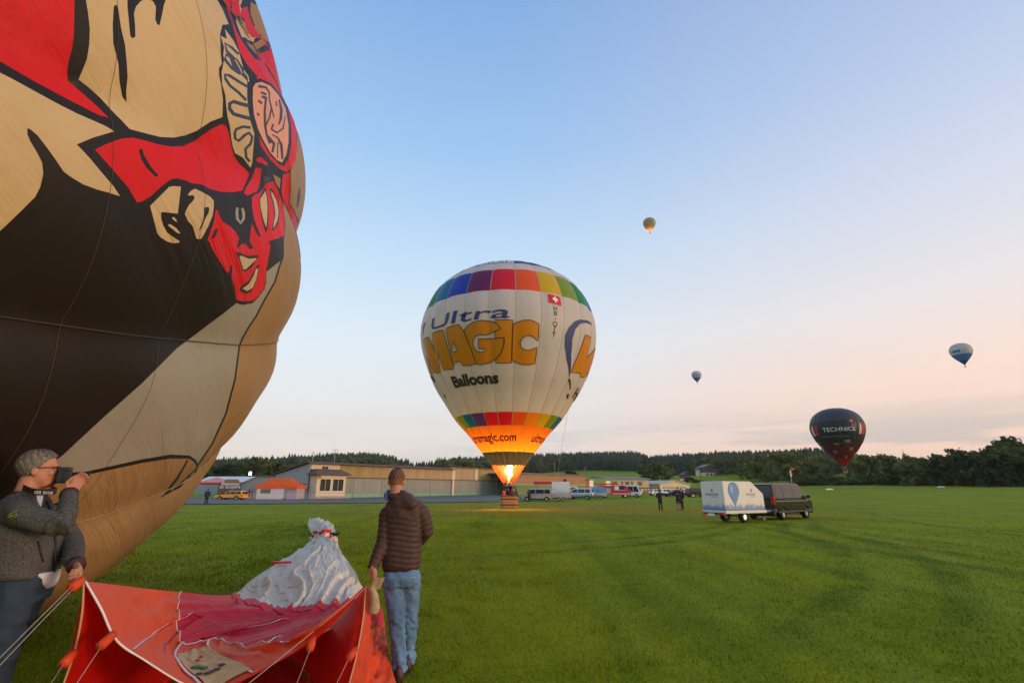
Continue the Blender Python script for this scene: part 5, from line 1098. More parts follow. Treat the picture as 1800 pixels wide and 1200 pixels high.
def bsurf_r(n):
    """skin point for a unit direction from the centre"""
    lo = blon(n); x = np.interp(lo, TL, np.arange(len(TL))); u = x - np.floor(x); lat = np.abs(n @ POLE)
    d = (.15 * np.maximum(1 - np.abs(2 * u - 1) ** 2.2, 0) * (1 - lat ** 4) - .19)
    # broad slack folds
    f = .035 * np.sin(n @ np.array([3., 9, -14]) + 2 * np.sin(n @ np.array([5, 2, 4.]))) + .02 * np.sin(n @ np.array([14., 20, 31]))
    return n * (BR + d + f * .6)[..., None]
def bsurf(n):
    p = BC + bsurf_r(n)
    z = p[..., 2]; s = .16; p[..., 2] = .03 + s * np.logaddexp(0, (z - .03) / s); return p
ZO = dict(A=(0, 0, 5), B=(200, 0, 5), C=(370, 0, 6.667), D=(370, 130, 6.667), E=(0, 200, 5), F=(130, 200, 5), G=(360, 290, 6.667), I=(250, 310, 8), P=(0, 0, 1), Q=(0, 500, 3))
def zz(z, L): ox, oy, k = ZO[z]; return [(ox + x / k, oy + y / k) for x, y in L]
def stroke_poly(L, w):
    L = np.array(L, float); d = np.gradient(L, axis=0); d /= np.linalg.norm(d, axis=1)[:, None] + 1e-9; n = np.stack([-d[:, 1], d[:, 0]], -1); ws = np.broadcast_to(np.asarray(w, float), (len(L),))[:, None]
    return [tuple(p) for p in L + n * ws / 2] + [tuple(p) for p in (L - n * ws / 2)[::-1]]
ART = []
def poly(c, z, L): ART.append((c, zz(z, L)))
def line(c, z, L, w): ART.append((c, stroke_poly(zz(z, L), w)))
def build_art():
    poly('tan', 'P', [(-250, -250), (430, -250), (400, 20), (420, 100), (440, 200), (440, 300), (300, 360), (100, 420), (-250, 560)])
    poly('black', 'P', [(0, 406), (12, 395), (38, 370), (62, 346), (71, 328), (76, 306), (74, 286), (66, 270), (53, 248), (48, 236), (48, 226), (53, 227), (66, 238), (80, 256), (96, 278), (112, 302), (126, 312), (146, 324), (170, 333), (192, 339), (211, 345), (200, 328), (176, 300), (156, 276), (135, 254), (164, 242), (201, 231), (186, 222), (166, 213), (136, 200), (106, 185), (60, 160), (20, 138), (0, 128), (-250, 0), (-250, -250), (140, -250), (151, 0), (155, 24), (158, 52), (157, 78), (153, 104), (145, 124), (138, 140), (156, 154), (176, 172), (196, 194), (214, 212), (228, 227), (254, 234), (282, 241), (306, 242), (326, 238), (346, 230), (370, 214), (391, 206), (392, 176), (389, 152), (385, 132), (385, 120), (390, 112), (388, 96), (387, 60), (391, 44), (402, 43), (392, 18), (382, 0), (360, -250), (462, -250), (468, -10), (476, 40), (484, 80), (494, 110), (508, 140), (516, 172), (523, 228), (520, 270), (511, 303), (511, 345), (500, 340), (495, 335), (499, 371), (502, 395), (500, 414), (499, 430), (499, 452), (496, 456), (468, 478), (468, 496), (465, 508), (456, 521), (444, 533), (426, 536), (415, 533), (390, 553), (360, 575), (330, 598), (312, 611), (250, 673), (180, 735), (110, 800), (60, 835), (20, 865), (-60, 930), (-250, 1000), (-250, 560)])
    poly('grey', 'P', [(415, 533), (426, 536), (444, 533), (456, 521), (465, 508), (468, 496), (468, 478), (496, 456), (492, 466), (483, 496), (465, 527), (450, 556), (439, 572), (427, 593), (421, 607), (413, 667), (397, 727), (373, 780), (348, 817), (343, 810), (333, 803), (300, 802), (250, 810), (167, 828), (100, 842), (20, 866), (60, 835), (110, 800), (180, 735), (250, 673), (312, 611), (330, 598), (360, 575), (390, 553)])
    line('black', 'P', [(497, 452), (492, 466), (483, 496), (465, 527), (450, 556), (439, 572), (427, 593), (421, 607), (413, 667), (397, 727), (373, 780), (346, 820)], 3.2)
    line('black', 'P', [(90, 844), (167, 828), (250, 810), (300, 802), (333, 803), (343, 810), (347, 818), (343, 830)], [6, 6, 6.5, 7, 6, 5, 4, 3]); line('black', 'P', [(343, 826), (320, 848), (300, 862), (283, 873)], [3, 2.5, 3, 5]); line('black', 'P', [(330, 808), (312, 840), (297, 860), (288, 868)], [3, 4, 6, 3])
    poly('red', 'P', [(-250, -250), (131, -250), (131, 0), (130, 60), (127, 84), (120, 110), (118, 130), (119, 142), (140, 160), (165, 182), (191, 207), (175, 203), (120, 175), (60, 143), (0, 108), (-250, -30)])
    poly('red', 'P', [(167, 263), (190, 252), (214, 244), (232, 242), (254, 247), (278, 254), (302, 258), (322, 257), (342, 248), (356, 238), (372, 227), (390, 218), (397, 221), (402, 233), (405, 248), (408, 262), (412, 275), (419, 286), (434, 300), (438, 306), (426, 335), (409, 338), (387, 337), (369, 332), (354, 324), (337, 322), (325, 317), (311, 313), (299, 316), (282, 329), (264, 346), (250, 354), (241, 356), (226, 330), (200, 300)])
    poly('black', 'F', [(575, 310), (600, 310), (620, 370), (680, 470), (742, 540), (735, 555), (710, 550), (640, 480), (590, 400), (572, 330)])
    # drips and bars on the pale cloak
    poly('black', 'A', [(1000, 60), (1018, 42), (1038, 70), (1065, 250), (1100, 400), (1115, 560), (1122, 680), (1110, 800), (1112, 903), (1075, 850), (1050, 720), (1040, 560), (995, 380), (990, 220)])
    poly('black', 'B', [(120, -200), (120, 60), (138, 250), (145, 320), (165, 340), (190, 325), (188, 230), (178, 120), (195, 60), (240, 10), (300, -10), (345, 15), (370, 60), (365, 170), (380, 215), (402, 225), (425, 130), (440, 50), (465, -20), (465, -200)])
    # face: beard and eye shapes
    poly('tan', 'I', [(112, 415), (380, 148), (430, 138), (545, 145), (500, 525), (280, 500), (265, 520), (270, 610), (300, 700), (350, 790), (430, 850), (530, 915), (510, 935), (440, 940), (350, 915), (250, 850), (210, 795), (160, 600)]); poly('tan', 'I', [(415, 575), (450, 575), (480, 610), (488, 645), (440, 615)]); poly('tan', 'I', [(360, 675), (400, 675), (480, 730), (540, 805), (490, 795), (440, 750), (380, 705)])
    poly('tan', 'I', [(640, 260), (690, 200), (740, 175), (820, 210), (950, 280), (1005, 340), (1008, 420), (990, 550), (930, 700), (830, 880), (765, 880), (740, 800), (710, 700), (640, 620), (600, 530), (615, 480), (660, 400), (720, 340), (737, 300), (720, 265), (650, 270)]); poly('black', 'I', [(870, 440), (930, 430), (945, 460), (930, 520), (890, 590), (850, 690), (800, 785), (805, 740), (850, 630), (865, 560)])
    poly('red', 'G', [(130, 525), (150, 530), (175, 600), (210, 665), (290, 715), (360, 780), (402, 860), (380, 940), (372, 965), (390, 975), (430, 925), (480, 925), (510, 970), (545, 992), (568, 965), (540, 920), (525, 890), (550, 680), (600, 790), (640, 845), (658, 835), (610, 720), (575, 620), (555, 480), (552, 380), (600, 340), (640, 330), (690, 270), (715, 215), (800, 190), (850, 280), (900, 420), (925, 560), (935, 700), (930, 820), (880, 850), (760, 890), (745, 905), (765, 930), (770, 960), (750, 1080), (735, 1160), (725, 1200), (715, 1250), (715, 1330), (700, 1430), (640, 1530), (560, 1590), (440, 1595), (370, 1580), (350, 1430), (320, 1350), (315, 1290), (325, 1180), (300, 1170), (290, 1240), (270, 1265), (240, 1230), (160, 1100), (70, 950), (60, 910), (30, 880), (60, 800), (110, 660)])
    poly('black', 'G', [(150, 740), (155, 760), (120, 850), (95, 870), (80, 850), (100, 790), (130, 745)]); poly('black', 'G', [(360, 1025), (400, 1022), (500, 1065), (620, 1055), (625, 1080), (560, 1190), (480, 1250), (440, 1240), (410, 1130)]); poly('tan', 'G', [(405, 1070), (430, 1063), (520, 1100), (605, 1090), (600, 1110), (480, 1225), (450, 1220), (430, 1150)])
    poly('black', 'G', [(640, 1165), (635, 1240), (600, 1380), (540, 1490), (480, 1510), (415, 1480), (410, 1440), (440, 1410), (520, 1350), (570, 1250), (620, 1165)]); poly('tan', 'G', [(630, 1210), (600, 1350), (560, 1440), (500, 1475), (440, 1450), (520, 1390), (570, 1300), (600, 1220)])
    poly('black', 'G', [(690, 275), (715, 270), (740, 370), (748, 520), (742, 700), (725, 800), (700, 760), (670, 640), (645, 500), (638, 400), (670, 330)]); poly('tan', 'G', [(712, 305), (728, 380), (735, 500), (730, 650), (720, 730), (690, 650), (655, 500), (648, 400), (690, 340)])
    poly('black', 'G', [(765, 262), (800, 300), (860, 430), (880, 560), (865, 680), (800, 778), (785, 760), (798, 680), (815, 580), (798, 450), (768, 350)]); poly('tan', 'G', [(775, 305), (800, 330), (850, 440), (868, 560), (850, 660), (803, 745), (808, 680), (830, 580), (812, 440), (782, 360)])
    line('grey', 'G', [(382, 500), (376, 560), (382, 630), (420, 682), (455, 630), (455, 560), (438, 505)], [4.0, 5, 5, 5, 5, 5, 4])
    poly('red', 'G', [(600, 30), (665, 40), (650, 200), (610, 310), (500, 360), (460, 330), (480, 270), (540, 180)]); poly('slate', 'G', [(690, 140), (720, 120), (780, 160), (760, 185), (710, 205), (685, 190)]); poly('brown', 'G', [(800, 110), (890, 160), (880, 280), (830, 210)])
    poly('black', 'G', [(910, 100), (1010, 80), (1015, 250), (1010, 400), (1000, 440), (1055, 540), (1105, 700), (1145, 930), (1140, 1100), (1120, 1100), (1100, 930), (1050, 740), (980, 560), (905, 410), (885, 300)]); poly('red', 'G', [(920, 110), (1000, 90), (1005, 250), (1000, 400), (985, 440), (1040, 540), (1090, 700), (1120, 930), (1105, 910), (1060, 740), (990, 560), (920, 410), (900, 300)])
    line('black', 'G', [(1110, 270), (1100, 380), (1085, 500)], [2, 5, 2])
    # pleated fan of the hat
    poly('tan', 'C', [(120, 420), (160, 560), (150, 640), (160, 700), (130, 850), (140, 1000), (185, 1150), (430, 1140), (430, 960), (330, 600), (270, 480), (170, 340), (190, 460)])
    poly('tan', 'D', [(130, 100), (170, 180), (185, 380), (200, 500), (230, 620), (245, 760), (265, 860), (290, 930), (380, 980), (470, 1100), (490, 1040), (500, 900), (515, 700), (470, 560), (440, 400), (430, 260), (415, 160), (350, 60)])
    for L, w in (([(430, 150), (330, 90), (220, 20), (170, 10), (175, 60), (230, 140), (330, 220), (420, 310)], 5), ([(450, 375), (350, 350), (270, 325), (225, 350), (225, 410), (270, 470), (370, 500), (470, 525)], 6.5), ([(470, 630), (380, 620), (300, 650), (285, 700), (290, 760), (330, 785), (400, 720), (450, 690), (490, 740), (470, 820), (410, 880), (420, 980), (460, 1030)], 5)): line('slate', 'D', L, w)
    line('slate', 'C', [(400, 850), (300, 700), (180, 640), (170, 700), (250, 800), (350, 870)], 5); line('slate', 'C', [(330, 640), (250, 560), (170, 510), (190, 600), (330, 740)], 4.5); poly('slate', 'C', [(200, 620), (300, 690), (400, 860), (440, 960), (380, 900), (260, 790)]); line('tan', 'C', [(290, 700), (340, 790), (370, 860)], 1.8); line('tan', 'C', [(390, 830), (440, 900), (450, 960)], 2.2)
    # hat bands
    poly('red', 'C', [(150, 0), (140, -200), (260, -200), (225, 0), (230, 100), (260, 260), (330, 420), (420, 560), (480, 640), (520, 690), (650, 740), (760, 900), (830, 1010), (880, 1090), (900, 1200), (830, 1200), (740, 1050), (650, 930), (590, 890), (540, 885), (430, 760), (350, 620), (300, 450), (250, 250), (190, 80)])
    poly('red', 'C', [(235, 60), (260, -120), (330, -120), (340, 0), (360, 60), (385, 180), (370, 215), (300, 180), (250, 120)]); poly('tan', 'C', [(350, -120), (440, -100), (440, 20), (410, 70), (440, 180), (490, 300), (520, 470), (500, 500), (410, 440), (370, 440), (330, 340), (290, 210), (380, 290), (410, 230), (390, 100)])
    poly('brown', 'C', [(440, 110), (480, 210), (550, 370), (570, 480), (600, 640), (520, 620), (450, 540), (420, 490), (500, 540), (540, 520), (520, 380), (490, 280)]); poly('red', 'C', [(445, 90), (490, 60), (540, 200), (600, 330), (700, 540), (760, 720), (800, 850), (820, 990), (760, 900), (680, 760), (620, 640), (575, 480), (570, 370), (520, 250)])
    poly('brown', 'C', [(500, 20), (560, 80), (600, 120), (640, 210), (700, 280), (760, 450), (800, 640), (830, 760), (870, 950), (880, 1040), (840, 980), (780, 740), (700, 520), (600, 320), (530, 150)]); poly('tan', 'C', [(510, -100), (620, -100), (640, 0), (670, 80), (690, 240), (640, 200), (580, 70)]); poly('red', 'C', [(650, -100), (660, 0), (700, 150), (740, 330), (800, 600), (860, 830), (970, 1170), (920, 1100), (840, 850), (760, 460), (690, 200), (640, 0)])
    # medallion
    med = [(500, 160), (530, 110), (600, 95), (700, 140), (800, 250), (880, 400), (915, 600), (915, 800), (890, 950), (840, 1040), (780, 1010), (700, 920), (620, 780), (560, 650), (510, 480), (495, 300)]; c = np.mean(med, 0)
    poly('red', 'D', [tuple(c + (np.array(p) - c) * [1.42, 1.22]) if p[0] > 560 else p for p in med]); poly('red', 'D', [(860, 0), (960, 300), (1010, 560), (1020, 700), (980, 760), (960, 560), (900, 260)]); poly('black', 'D', [tuple(c + (np.array(p) - c) * [1.16, 1.09]) for p in med]); poly('pink', 'D', med)
    for L, w in (([(560, 145), (650, 160), (690, 220), (690, 300), (715, 400), (745, 510)], [5, 4, 3, 2.5, 3, 2]), ([(650, 280), (635, 450), (640, 600), (660, 720), (700, 815)], [4, 4, 4.5, 4, 5]), ([(715, 400), (690, 520), (640, 620)], 3), ([(735, 590), (715, 650), (780, 690), (850, 640), (877, 490)], [4, 4, 3.5, 3, 1.5]), ([(805, 300), (830, 420), (825, 520), (800, 600)], [3, 5, 5, 2]), ([(770, 320), (775, 380)], 2.5), ([(720, 710), (790, 750), (830, 830), (845, 1000)], [2, 3, 5, 4]), ([(670, 730), (745, 820), (725, 920)], [5, 5, 4]), ([(590, 215), (655, 245)], 4), ([(600, 265), (665, 290)], 4.5), ([(560, 310), (605, 350)], 4), ([(548, 458), (570, 492)], 3.5), ([(790, 800), (785, 990)], 2)): line('slate', 'D', L, w)
    poly('black', 'D', [(510, 960), (560, 910), (600, 930), (680, 1040), (690, 1100), (620, 1080), (520, 1090)]); poly('red', 'D', [(540, 990), (590, 970), (660, 1040), (670, 1080), (610, 1050), (545, 1030)]); poly('red', 'D', [(960, 740), (1020, 820), (1000, 1000), (930, 1130), (880, 1110), (940, 1000), (970, 900)])
def big_mat(name, c, tr):
    m = bpy.data.materials.new(name); m.use_nodes = True; nt = m.node_tree; N = nt.nodes; L = nt.links; b = N['Principled BSDF']; out = N['Material Output']
    b.inputs['Roughness'].default_value = .48; b.inputs['Specular IOR Level'].default_value = .22
    tc = N.new('ShaderNodeTexCoord'); heights = None
    def mp(rot, sc):
        a = N.new('ShaderNodeMapping'); L.new(tc.outputs['Object'], a.inputs[0]); a.inputs['Rotation'].default_value = rot; q = N.new('ShaderNodeMapping'); L.new(a.outputs[0], q.inputs[0]); q.inputs['Scale'].default_value = sc; return q.outputs[0]
    def nz(v, s, d=3, rough=.5):
        n = N.new('ShaderNodeTexNoise'); L.new(v, n.inputs[0]); n.inputs['Scale'].default_value = s; n.inputs['Detail'].default_value = d; n.inputs['Roughness'].default_value = rough; return n.outputs[0]
    def rng(v, a, b_, c_=0, d=1):
        r = N.new('ShaderNodeMapRange'); r.interpolation_type = 'SMOOTHSTEP'; L.new(v, r.inputs[0])
        for i, q in enumerate((a, b_, c_, d)): r.inputs[i + 1].default_value = q
        return r.outputs[0]
    def mm(op, a, b_):
        q = N.new('ShaderNodeMath'); q.operation = op
        for i, w in enumerate((a, b_)):
            if isinstance(w, (int, float)): q.inputs[i].default_value = w
            else: L.new(w, q.inputs[i])
        return q.outputs[0]
    # pulled creases running down to the right, in patches, plus fine crumple
    w1 = nz(mp((R_(30), 0, 0), (.3, .42, 4.6)), 1.0, 5, .6); w2 = nz(mp((R_(42), 0, 0), (.4, 1.0, 12)), 1.0, 3); patch = rng(nz(mp((0, 0, 0), (1, 1, 1)), .45, 3), .42, .62); fine = nz(mp((0, 0, 0), (1, 1, 1)), 9, 4)
    h = mm('ADD', mm('MULTIPLY', w1, mm('ADD', mm('MULTIPLY', patch, .8), .25)), mm('ADD', mm('MULTIPLY', w2, mm('MULTIPLY', patch, .12)), mm('MULTIPLY', fine, .07)))
    bp = N.new('ShaderNodeBump'); bp.inputs['Distance'].default_value = (.07 if 'skin' in name or 'grey' in name else .11) if c[0] > .1 else .025; bp.inputs['Strength'].default_value = 1.0; L.new(h, bp.inputs['Height']); L.new(bp.outputs[0], b.inputs['Normal'])
    var = rng(nz(mp((0, 0, 0), (1, 1, 1)), .6, 4), .3, .7, .92, 1.07); s = N.new('ShaderNodeVectorMath'); s.operation = 'SCALE'; s.inputs[0].default_value = c; L.new(var, s.inputs['Scale']); L.new(s.outputs[0], b.inputs['Base Color'])
    t = N.new('ShaderNodeBsdfTranslucent'); L.new(s.outputs[0], t.inputs[0]); L.new(bp.outputs[0], t.inputs['Normal']); mx = N.new('ShaderNodeMixShader'); mx.inputs[0].default_value = tr; L.new(b.outputs[0], mx.inputs[1]); L.new(t.outputs[0], mx.inputs[2]); L.new(mx.outputs[0], out.inputs[0]); return m
def build_big():
    build_art()
    CM = dict(tan=big_mat('applique_tan', (.70, .50, .26), .2), brown=big_mat('skin_brown', (.47, .285, .12), .3), black=big_mat('applique_black', (.019, .014, .012), .03), red=big_mat('applique_red', (.72, .012, .016), .15), grey=big_mat('applique_grey', (.40, .375, .30), .25), pink=big_mat('applique_pink', (.80, .36, .22), .1), slate=big_mat('applique_slate', (.05, .055, .08), .05))
    t = thing('hot_air_balloon', 'huge tan balloon with red and black figure picture lying inflated at the left', 'balloon', tuple(BC * [1, 1, 0]))
    pts = []; edges = []
    rings = list(np.arange(0, 62, 1.25)) + [63.5, 66, 69, 73, 78, 84, 91, 99, 108, 118, 128, 138, 148, 158, 168, 176]
    for k, a in enumerate(rings):
        n = 1 if a == 0 else max(8, int(2 * math.pi * math.sin(R_(min(a, 100))) / R_(1.35 if a < 62 else 5)) if a < 130 else 40)
        for j in range(n): ph = 2 * math.pi * (j + .5 * (k % 2)) / n; pts.append((R_(a) * math.cos(ph), R_(a) * math.sin(ph)))
    n_grid = len(pts); polys = []
    def hit2(x, y):
        n = bhit(x, y); r = np.array(ray(x, y)); o = CAMP - BC; b = r @ o
        for _ in range(4):
            rad = float(np.linalg.norm(bsurf_r(n[None])[0])); q = b * b - (o @ o - rad * rad); p = o + r * (-b - math.sqrt(max(q, 0))); n = p / np.linalg.norm(p)
        return n
    for c, L in ART:
        L = np.array(L); Q = []
        for a, b in zip(L, np.roll(L, -1, 0)):
            n = max(1, int(np.hypot(*(b - a)) / 7)); Q += [a + (b - a) * i / n for i in range(n)]
        P2 = to2(np.array([hit2(*q) for q in Q])); o = len(pts); pts += [tuple(p) for p in P2]; n = len(P2); edges += [(o + i, o + (i + 1) % n) for i in range(n)]; polys.append((c, P2))
    # drop grid points that sit almost on an outline
    bd = np.array(pts[n_grid:]); gp = np.array(pts[:n_grid]); keep = np.ones(n_grid, bool)
    for i in range(0, n_grid, 400): keep[i:i + 400] = (np.min(((gp[i:i + 400, None] - bd[None]) ** 2).sum(-1), 1) > .004 ** 2)
    idx = -np.ones(len(pts), int); sel = np.concatenate([np.where(keep)[0], np.arange(n_grid, len(pts))]); idx[sel] = np.arange(len(sel)); pts = [pts[i] for i in sel]; edges = [(int(idx[a]), int(idx[b])) for a, b in edges]
    v, e, f, *_ = geometry.delaunay_2d_cdt([Vector(p) for p in pts], edges, [], 0, 1e-7)
    V2 = np.array([tuple(p) for p in v]); T = np.array([tuple(q) for q in f]); cen = V2[T].mean(1); own = np.full(len(T), -1)
    for k, (c, P) in enumerate(polys):
        bb = (cen[:, 0] >= P[:, 0].min()) & (cen[:, 0] <= P[:, 0].max()) & (cen[:, 1] >= P[:, 1].min()) & (cen[:, 1] <= P[:, 1].max()); ii = np.where(bb)[0]
        if not len(ii): continue
        x, y = cen[ii, 0], cen[ii, 1]; ins = np.zeros(len(ii), bool); Pn = np.roll(P, -1, 0)
        for (x0, y0), (x1, y1) in zip(P, Pn):
            if y0 == y1: continue
            ins ^= ((y0 > y) != (y1 > y)) & (x < (x1 - x0) * (y - y0) / (y1 - y0) + x0)
        own[ii[ins]] = k
    V3 = bsurf(from2(V2)) - BC * [1, 1, 0]
    def part(name, faces, m, parent):
        u, inv = np.unique(T[faces], return_inverse=True); me = fastmesh(name, V3[u], inv.reshape(-1, 3), m, smooth=True); return link(name, me, parent)
    env = part('envelope', own == -1, CM['brown'], t)
    for k, (c, P) in enumerate(polys):
        if (own == k).sum() > 0: part('picture_panel', own == k, CM[c], env)
    # load tapes along the gore edges and thin seams across them
    TA = mat('tape_pale', (.30, .20, .10), .6); TK = mat('tape_black', (.06, .05, .045), .6)
    for k, lo in enumerate(TL):
        if abs(lo - TAPES[0]) < .01: continue
        la = np.linspace(-1.25, 1.25, 90); n = np.outer(np.cos(la), math.cos(lo) * E1 + math.sin(lo) * E2) + np.outer(np.sin(la), POLE); p = bsurf(n * 1.0) + n * .03 - BC * [1, 1, 0]
        b = MB(); b.tube([tuple(q) for q in p], .0075 if abs(lo - TAPES[1]) > .01 else .005, 5); b.build('load_tape', TA if abs(lo - TAPES[1]) > .01 else TK, env)
    for s0 in (-.60, -.33, -.205):
        lo = np.linspace(TL[2], TL[-3], 140); n = math.cos(math.asin(s0)) * (np.outer(np.cos(lo), E1) + np.outer(np.sin(lo), E2)) + s0 * POLE; p = bsurf(n) + n * .004 - BC * [1, 1, 0]
        b = MB(); b.tube([tuple(q) for q in p], .0014, 4); b.build('seam', mat('seam_thread', (.12, .085, .055), .8), env)
build_big()
# ------------------------------------------------------------------ red and white envelope spread on the grass, mouth held open
def atz(px, py, z):
    r = ray(px, py); t = (z - H) / r.z; return Vector((r.x * t, r.y * t, z))
def cat(P, n):
    """Catmull-Rom through the rows of P (k,...) -> n samples, uniform in parameter"""
    P = np.asarray(P, float); k = len(P); Q = np.concatenate([[2 * P[0] - P[1]], P, [2 * P[-1] - P[-2]]]); x = np.linspace(0, k - 1 - 1e-6, n); i = x.astype(int); t = (x - i).reshape((-1,) + (1,) * (P.ndim - 1))
    a, b, c, d = Q[i], Q[i + 1], Q[i + 2], Q[i + 3]; return .5 * (2 * b + (c - a) * t + (2 * a - 5 * b + 4 * c - d) * t * t + (3 * b - a - 3 * c + d) * t ** 3)
LH = at(148, 1020, 3.30); RH = at(643, 1027, 4.55)
def vnoise(x, y, seed=0):
    g = np.random.default_rng(seed); T = g.random((64, 64)); xi, yi = np.floor(x).astype(int), np.floor(y).astype(int); fx, fy = x - xi, y - yi; fx = fx * fx * (3 - 2 * fx); fy = fy * fy * (3 - 2 * fy)
    def q(a, b): return T[a % 64, b % 64]
    return (q(xi, yi) * (1 - fx) + q(xi + 1, yi) * fx) * (1 - fy) + (q(xi, yi + 1) * (1 - fx) + q(xi + 1, yi + 1) * fx) * fy
def build_cloth():
    t = thing('deflated_balloon', 'red and white balloon envelope spread on the grass, mouth held open by two men', 'balloon', (-2.6, 4.2, 0)); O = np.array([-2.6, 4.2, 0])
    def nm(name, c, tr=.3, b=.02): return mat(name, c, .5, var=.08, scale=2.5, bump=b, bscale=7, stretch=(1.6, .7, 1.0), transl=tr, spec=.25)
    ORG = nm('cloth_orange', (.88, .10, .03)); CRI = nm('cloth_crimson', (.78, .02, .05)); WHT = nm('cloth_white', (.86, .78, .67), .3); INR = nm('cloth_lining', (.66, .016, .010), .4); TAN = nm('cloth_patch', (.62, .40, .16), .1); WTAPE = mat('white_tape', (.78, .70, .62), .6)
    hem = [at(*q) for q in ((150, 1021, 3.30), (178, 1070, 3.32), (205, 1125, 3.36), (255, 1160, 3.46), (320, 1200, 3.6), (372, 1220, 3.75), (435, 1190, 3.95), (500, 1155, 4.12), (550, 1125, 4.26), (600, 1078, 4.42), (643, 1027, 4.55))]
    r1 = [atz(*q) for q in ((318, 1040, .60), (312, 1058, .56), (318, 1078, .50), (311, 1095, .44), (316, 1115, .38), (322, 1134, .33), (365, 1125, .30), (405, 1131, .28), (440, 1136, .32), (498, 1128, .42))] + [at(546, 1120, 4.38)]
    r2 = [atz(*q) for q in ((410, 1043, .26), (418, 1053, .28), (440, 1063, .30), (470, 1069, .30), (500, 1075, .30), (520, 1072, .31), (545, 1068, .32), (570, 1066, .31), (600, 1063, .30), (622, 1062, .26), (646, 1062, .20))]
    r3 = [atz(*q) for q in ((448, 1014, .06), (466, 1007, .28), (488, 1002, .40), (512, 999, .46), (538, 997, .50), (560, 995, .50), (580, 996, .48), (598, 998, .42), (612, 1003, .34), (624, 1012, .20), (634, 1026, .03))]
    r4 = [atz(*q) for q in ((512, 976, .04), (524, 969, .26), (536, 964, .38), (548, 961, .45), (560, 959, .48), (570, 959, .48), (580, 960, .46), (588, 963, .40), (595, 968, .30), (600, 975, .16), (604, 984, .03))]
    def row(xl, xr, yl, ym, yr, zm): return [atz(xl + (xr - xl) * k / 10, ym + (yl - ym) * max(0, 1 - k / 4) ** 2 + (yr - ym) * max(0, (k - 6) / 4) ** 2, .03 + zm * math.sin(math.pi * k / 10) ** .6) for k in range(11)]
    r5 = row(541, 594, 956, 945, 954, .36); r6 = row(547, 594, 949, 938, 948, .42); r7 = row(552, 590, 941, 929, 940, .44); r8 = row(545, 588, 932, 919, 931, .46); r9 = row(541, 574, 921, 913, 919, .34); r10 = row(542, 556, 917, 913, 916, .10)
    rows = np.array([[tuple(p) for p in r] for r in (hem, r1, r2, r3, r4, r5, r6, r7, r8, r9, r10)])
    # keep the spacing of the nearer rows smooth: one extra row half way between border rows
    nu, ns = 220, [30, 34, 46, 36, 18, 14, 12, 14, 12, 8]
    cols = np.array([cat(r, nu) for r in rows]); S = []; vv = []
    full = cat(cols, 10 * 40 + 1)
    for k, n in enumerate(ns):
        for j in range(n): S.append(full[int(round((k + j / n) * 40))]); vv.append(k + j / n)
    S.append(full[-1]); vv.append(10.0); S = np.array(S); vv = np.array(vv); nv = len(S); u = np.linspace(0, 1, nu)[None].repeat(nv, 0); V = vv[:, None].repeat(nu, 1)
    # folds: long pulled pleats that converge towards the neck, with crumple on top
    ph = 6 * vnoise(u * 5 + 3, V * 1.3, 1) + 3 * vnoise(u * 11, V * 2.1, 2)
    pleat = .55 * (1 - np.abs(np.sin(u * math.pi * 8 + ph * 1.1))) ** 1.2 + .45 * (.5 + .5 * np.sin(u * math.pi * 13 + ph * 1.5)); fine = (1 - np.abs(np.sin(u * math.pi * 34 + 9 * vnoise(u * 9, V * 3, 3)))) ** 1.6
    diag = (1 - np.abs(np.sin((u * 9 + V * 2.2) * math.pi + 5 * vnoise(u * 7 + 5, V * 3, 7)))) ** 2
    aw = np.interp(V, [0, .4, 1, 1.8, 2.1, 3, 5, 7, 10], [.0, .034, .05, .06, .065, .085, .09, .11, .05]); edge = np.clip(np.minimum(u, 1 - u) * 9, 0, 1)
    dz = aw * edge * (pleat * 1.0 + fine * .10 + diag * .25 - .5); lump = (vnoise(u * 13 + 1, V * 6, 9) - .5) * np.interp(V, [0, 4.5, 5.5, 10], [0, .03, .26, .30]) * edge
    S[..., 2] = np.maximum(S[..., 2] + dz + lump, .015); S[..., 0] += aw * edge * (vnoise(u * 20, V * 3, 4) - .5) * .7
    # ragged gathered border between crimson and white
    S = S - O
    def panel(name, v0, v1, m, parent=t, u0=0, u1=nu - 1):
        a, b = int(np.argmin(np.abs(vv - v0))), int(np.argmin(np.abs(vv - v1))); G_ = S[a:b + 1, u0:u1 + 1]; h, w = G_.shape[:2]; i, j = np.meshgrid(np.arange(h - 1), np.arange(w - 1), indexing='ij')
        Fq = np.stack([i * w + j, i * w + j + 1, (i + 1) * w + j + 1, (i + 1) * w + j], -1).reshape(-1, 4); return link(name, fastmesh(name, G_.reshape(-1, 3), Fq, m, smooth=True), parent)
    panel('orange_panel', 0, 1, ORG); panel('crimson_panel', 1, 2, CRI); panel('white_panel', 2, 10, WHT)
    # pointed tongues of crimson cloth lapping over the white along the gathered seam
    i2 = int(np.argmin(np.abs(vv - 2))); b = MB(); g = random.Random(2); vs = []
    for k in range(0, nu, 2):
        d = 1 + int(3.5 * abs(math.sin(k * .21 + 2 * math.sin(k * .05))) + g.random() * 2.2); p0, p1 = S[i2, k] + [0, 0, .012], S[min(i2 + d, nv - 1), k] + [0, 0, .014]; vs += [tuple(S[i2 - 2, k] + [0, 0, .010]), tuple(p0), tuple(p1)]
    n = len(vs) // 3; b.add(vs, [(3 * i + r, 3 * i + 3 + r, 3 * i + 4 + r, 3 * i + 1 + r) for i in range(n - 1) for r in (0, 1)]); b.build('gathered_seam', CRI, t, True)
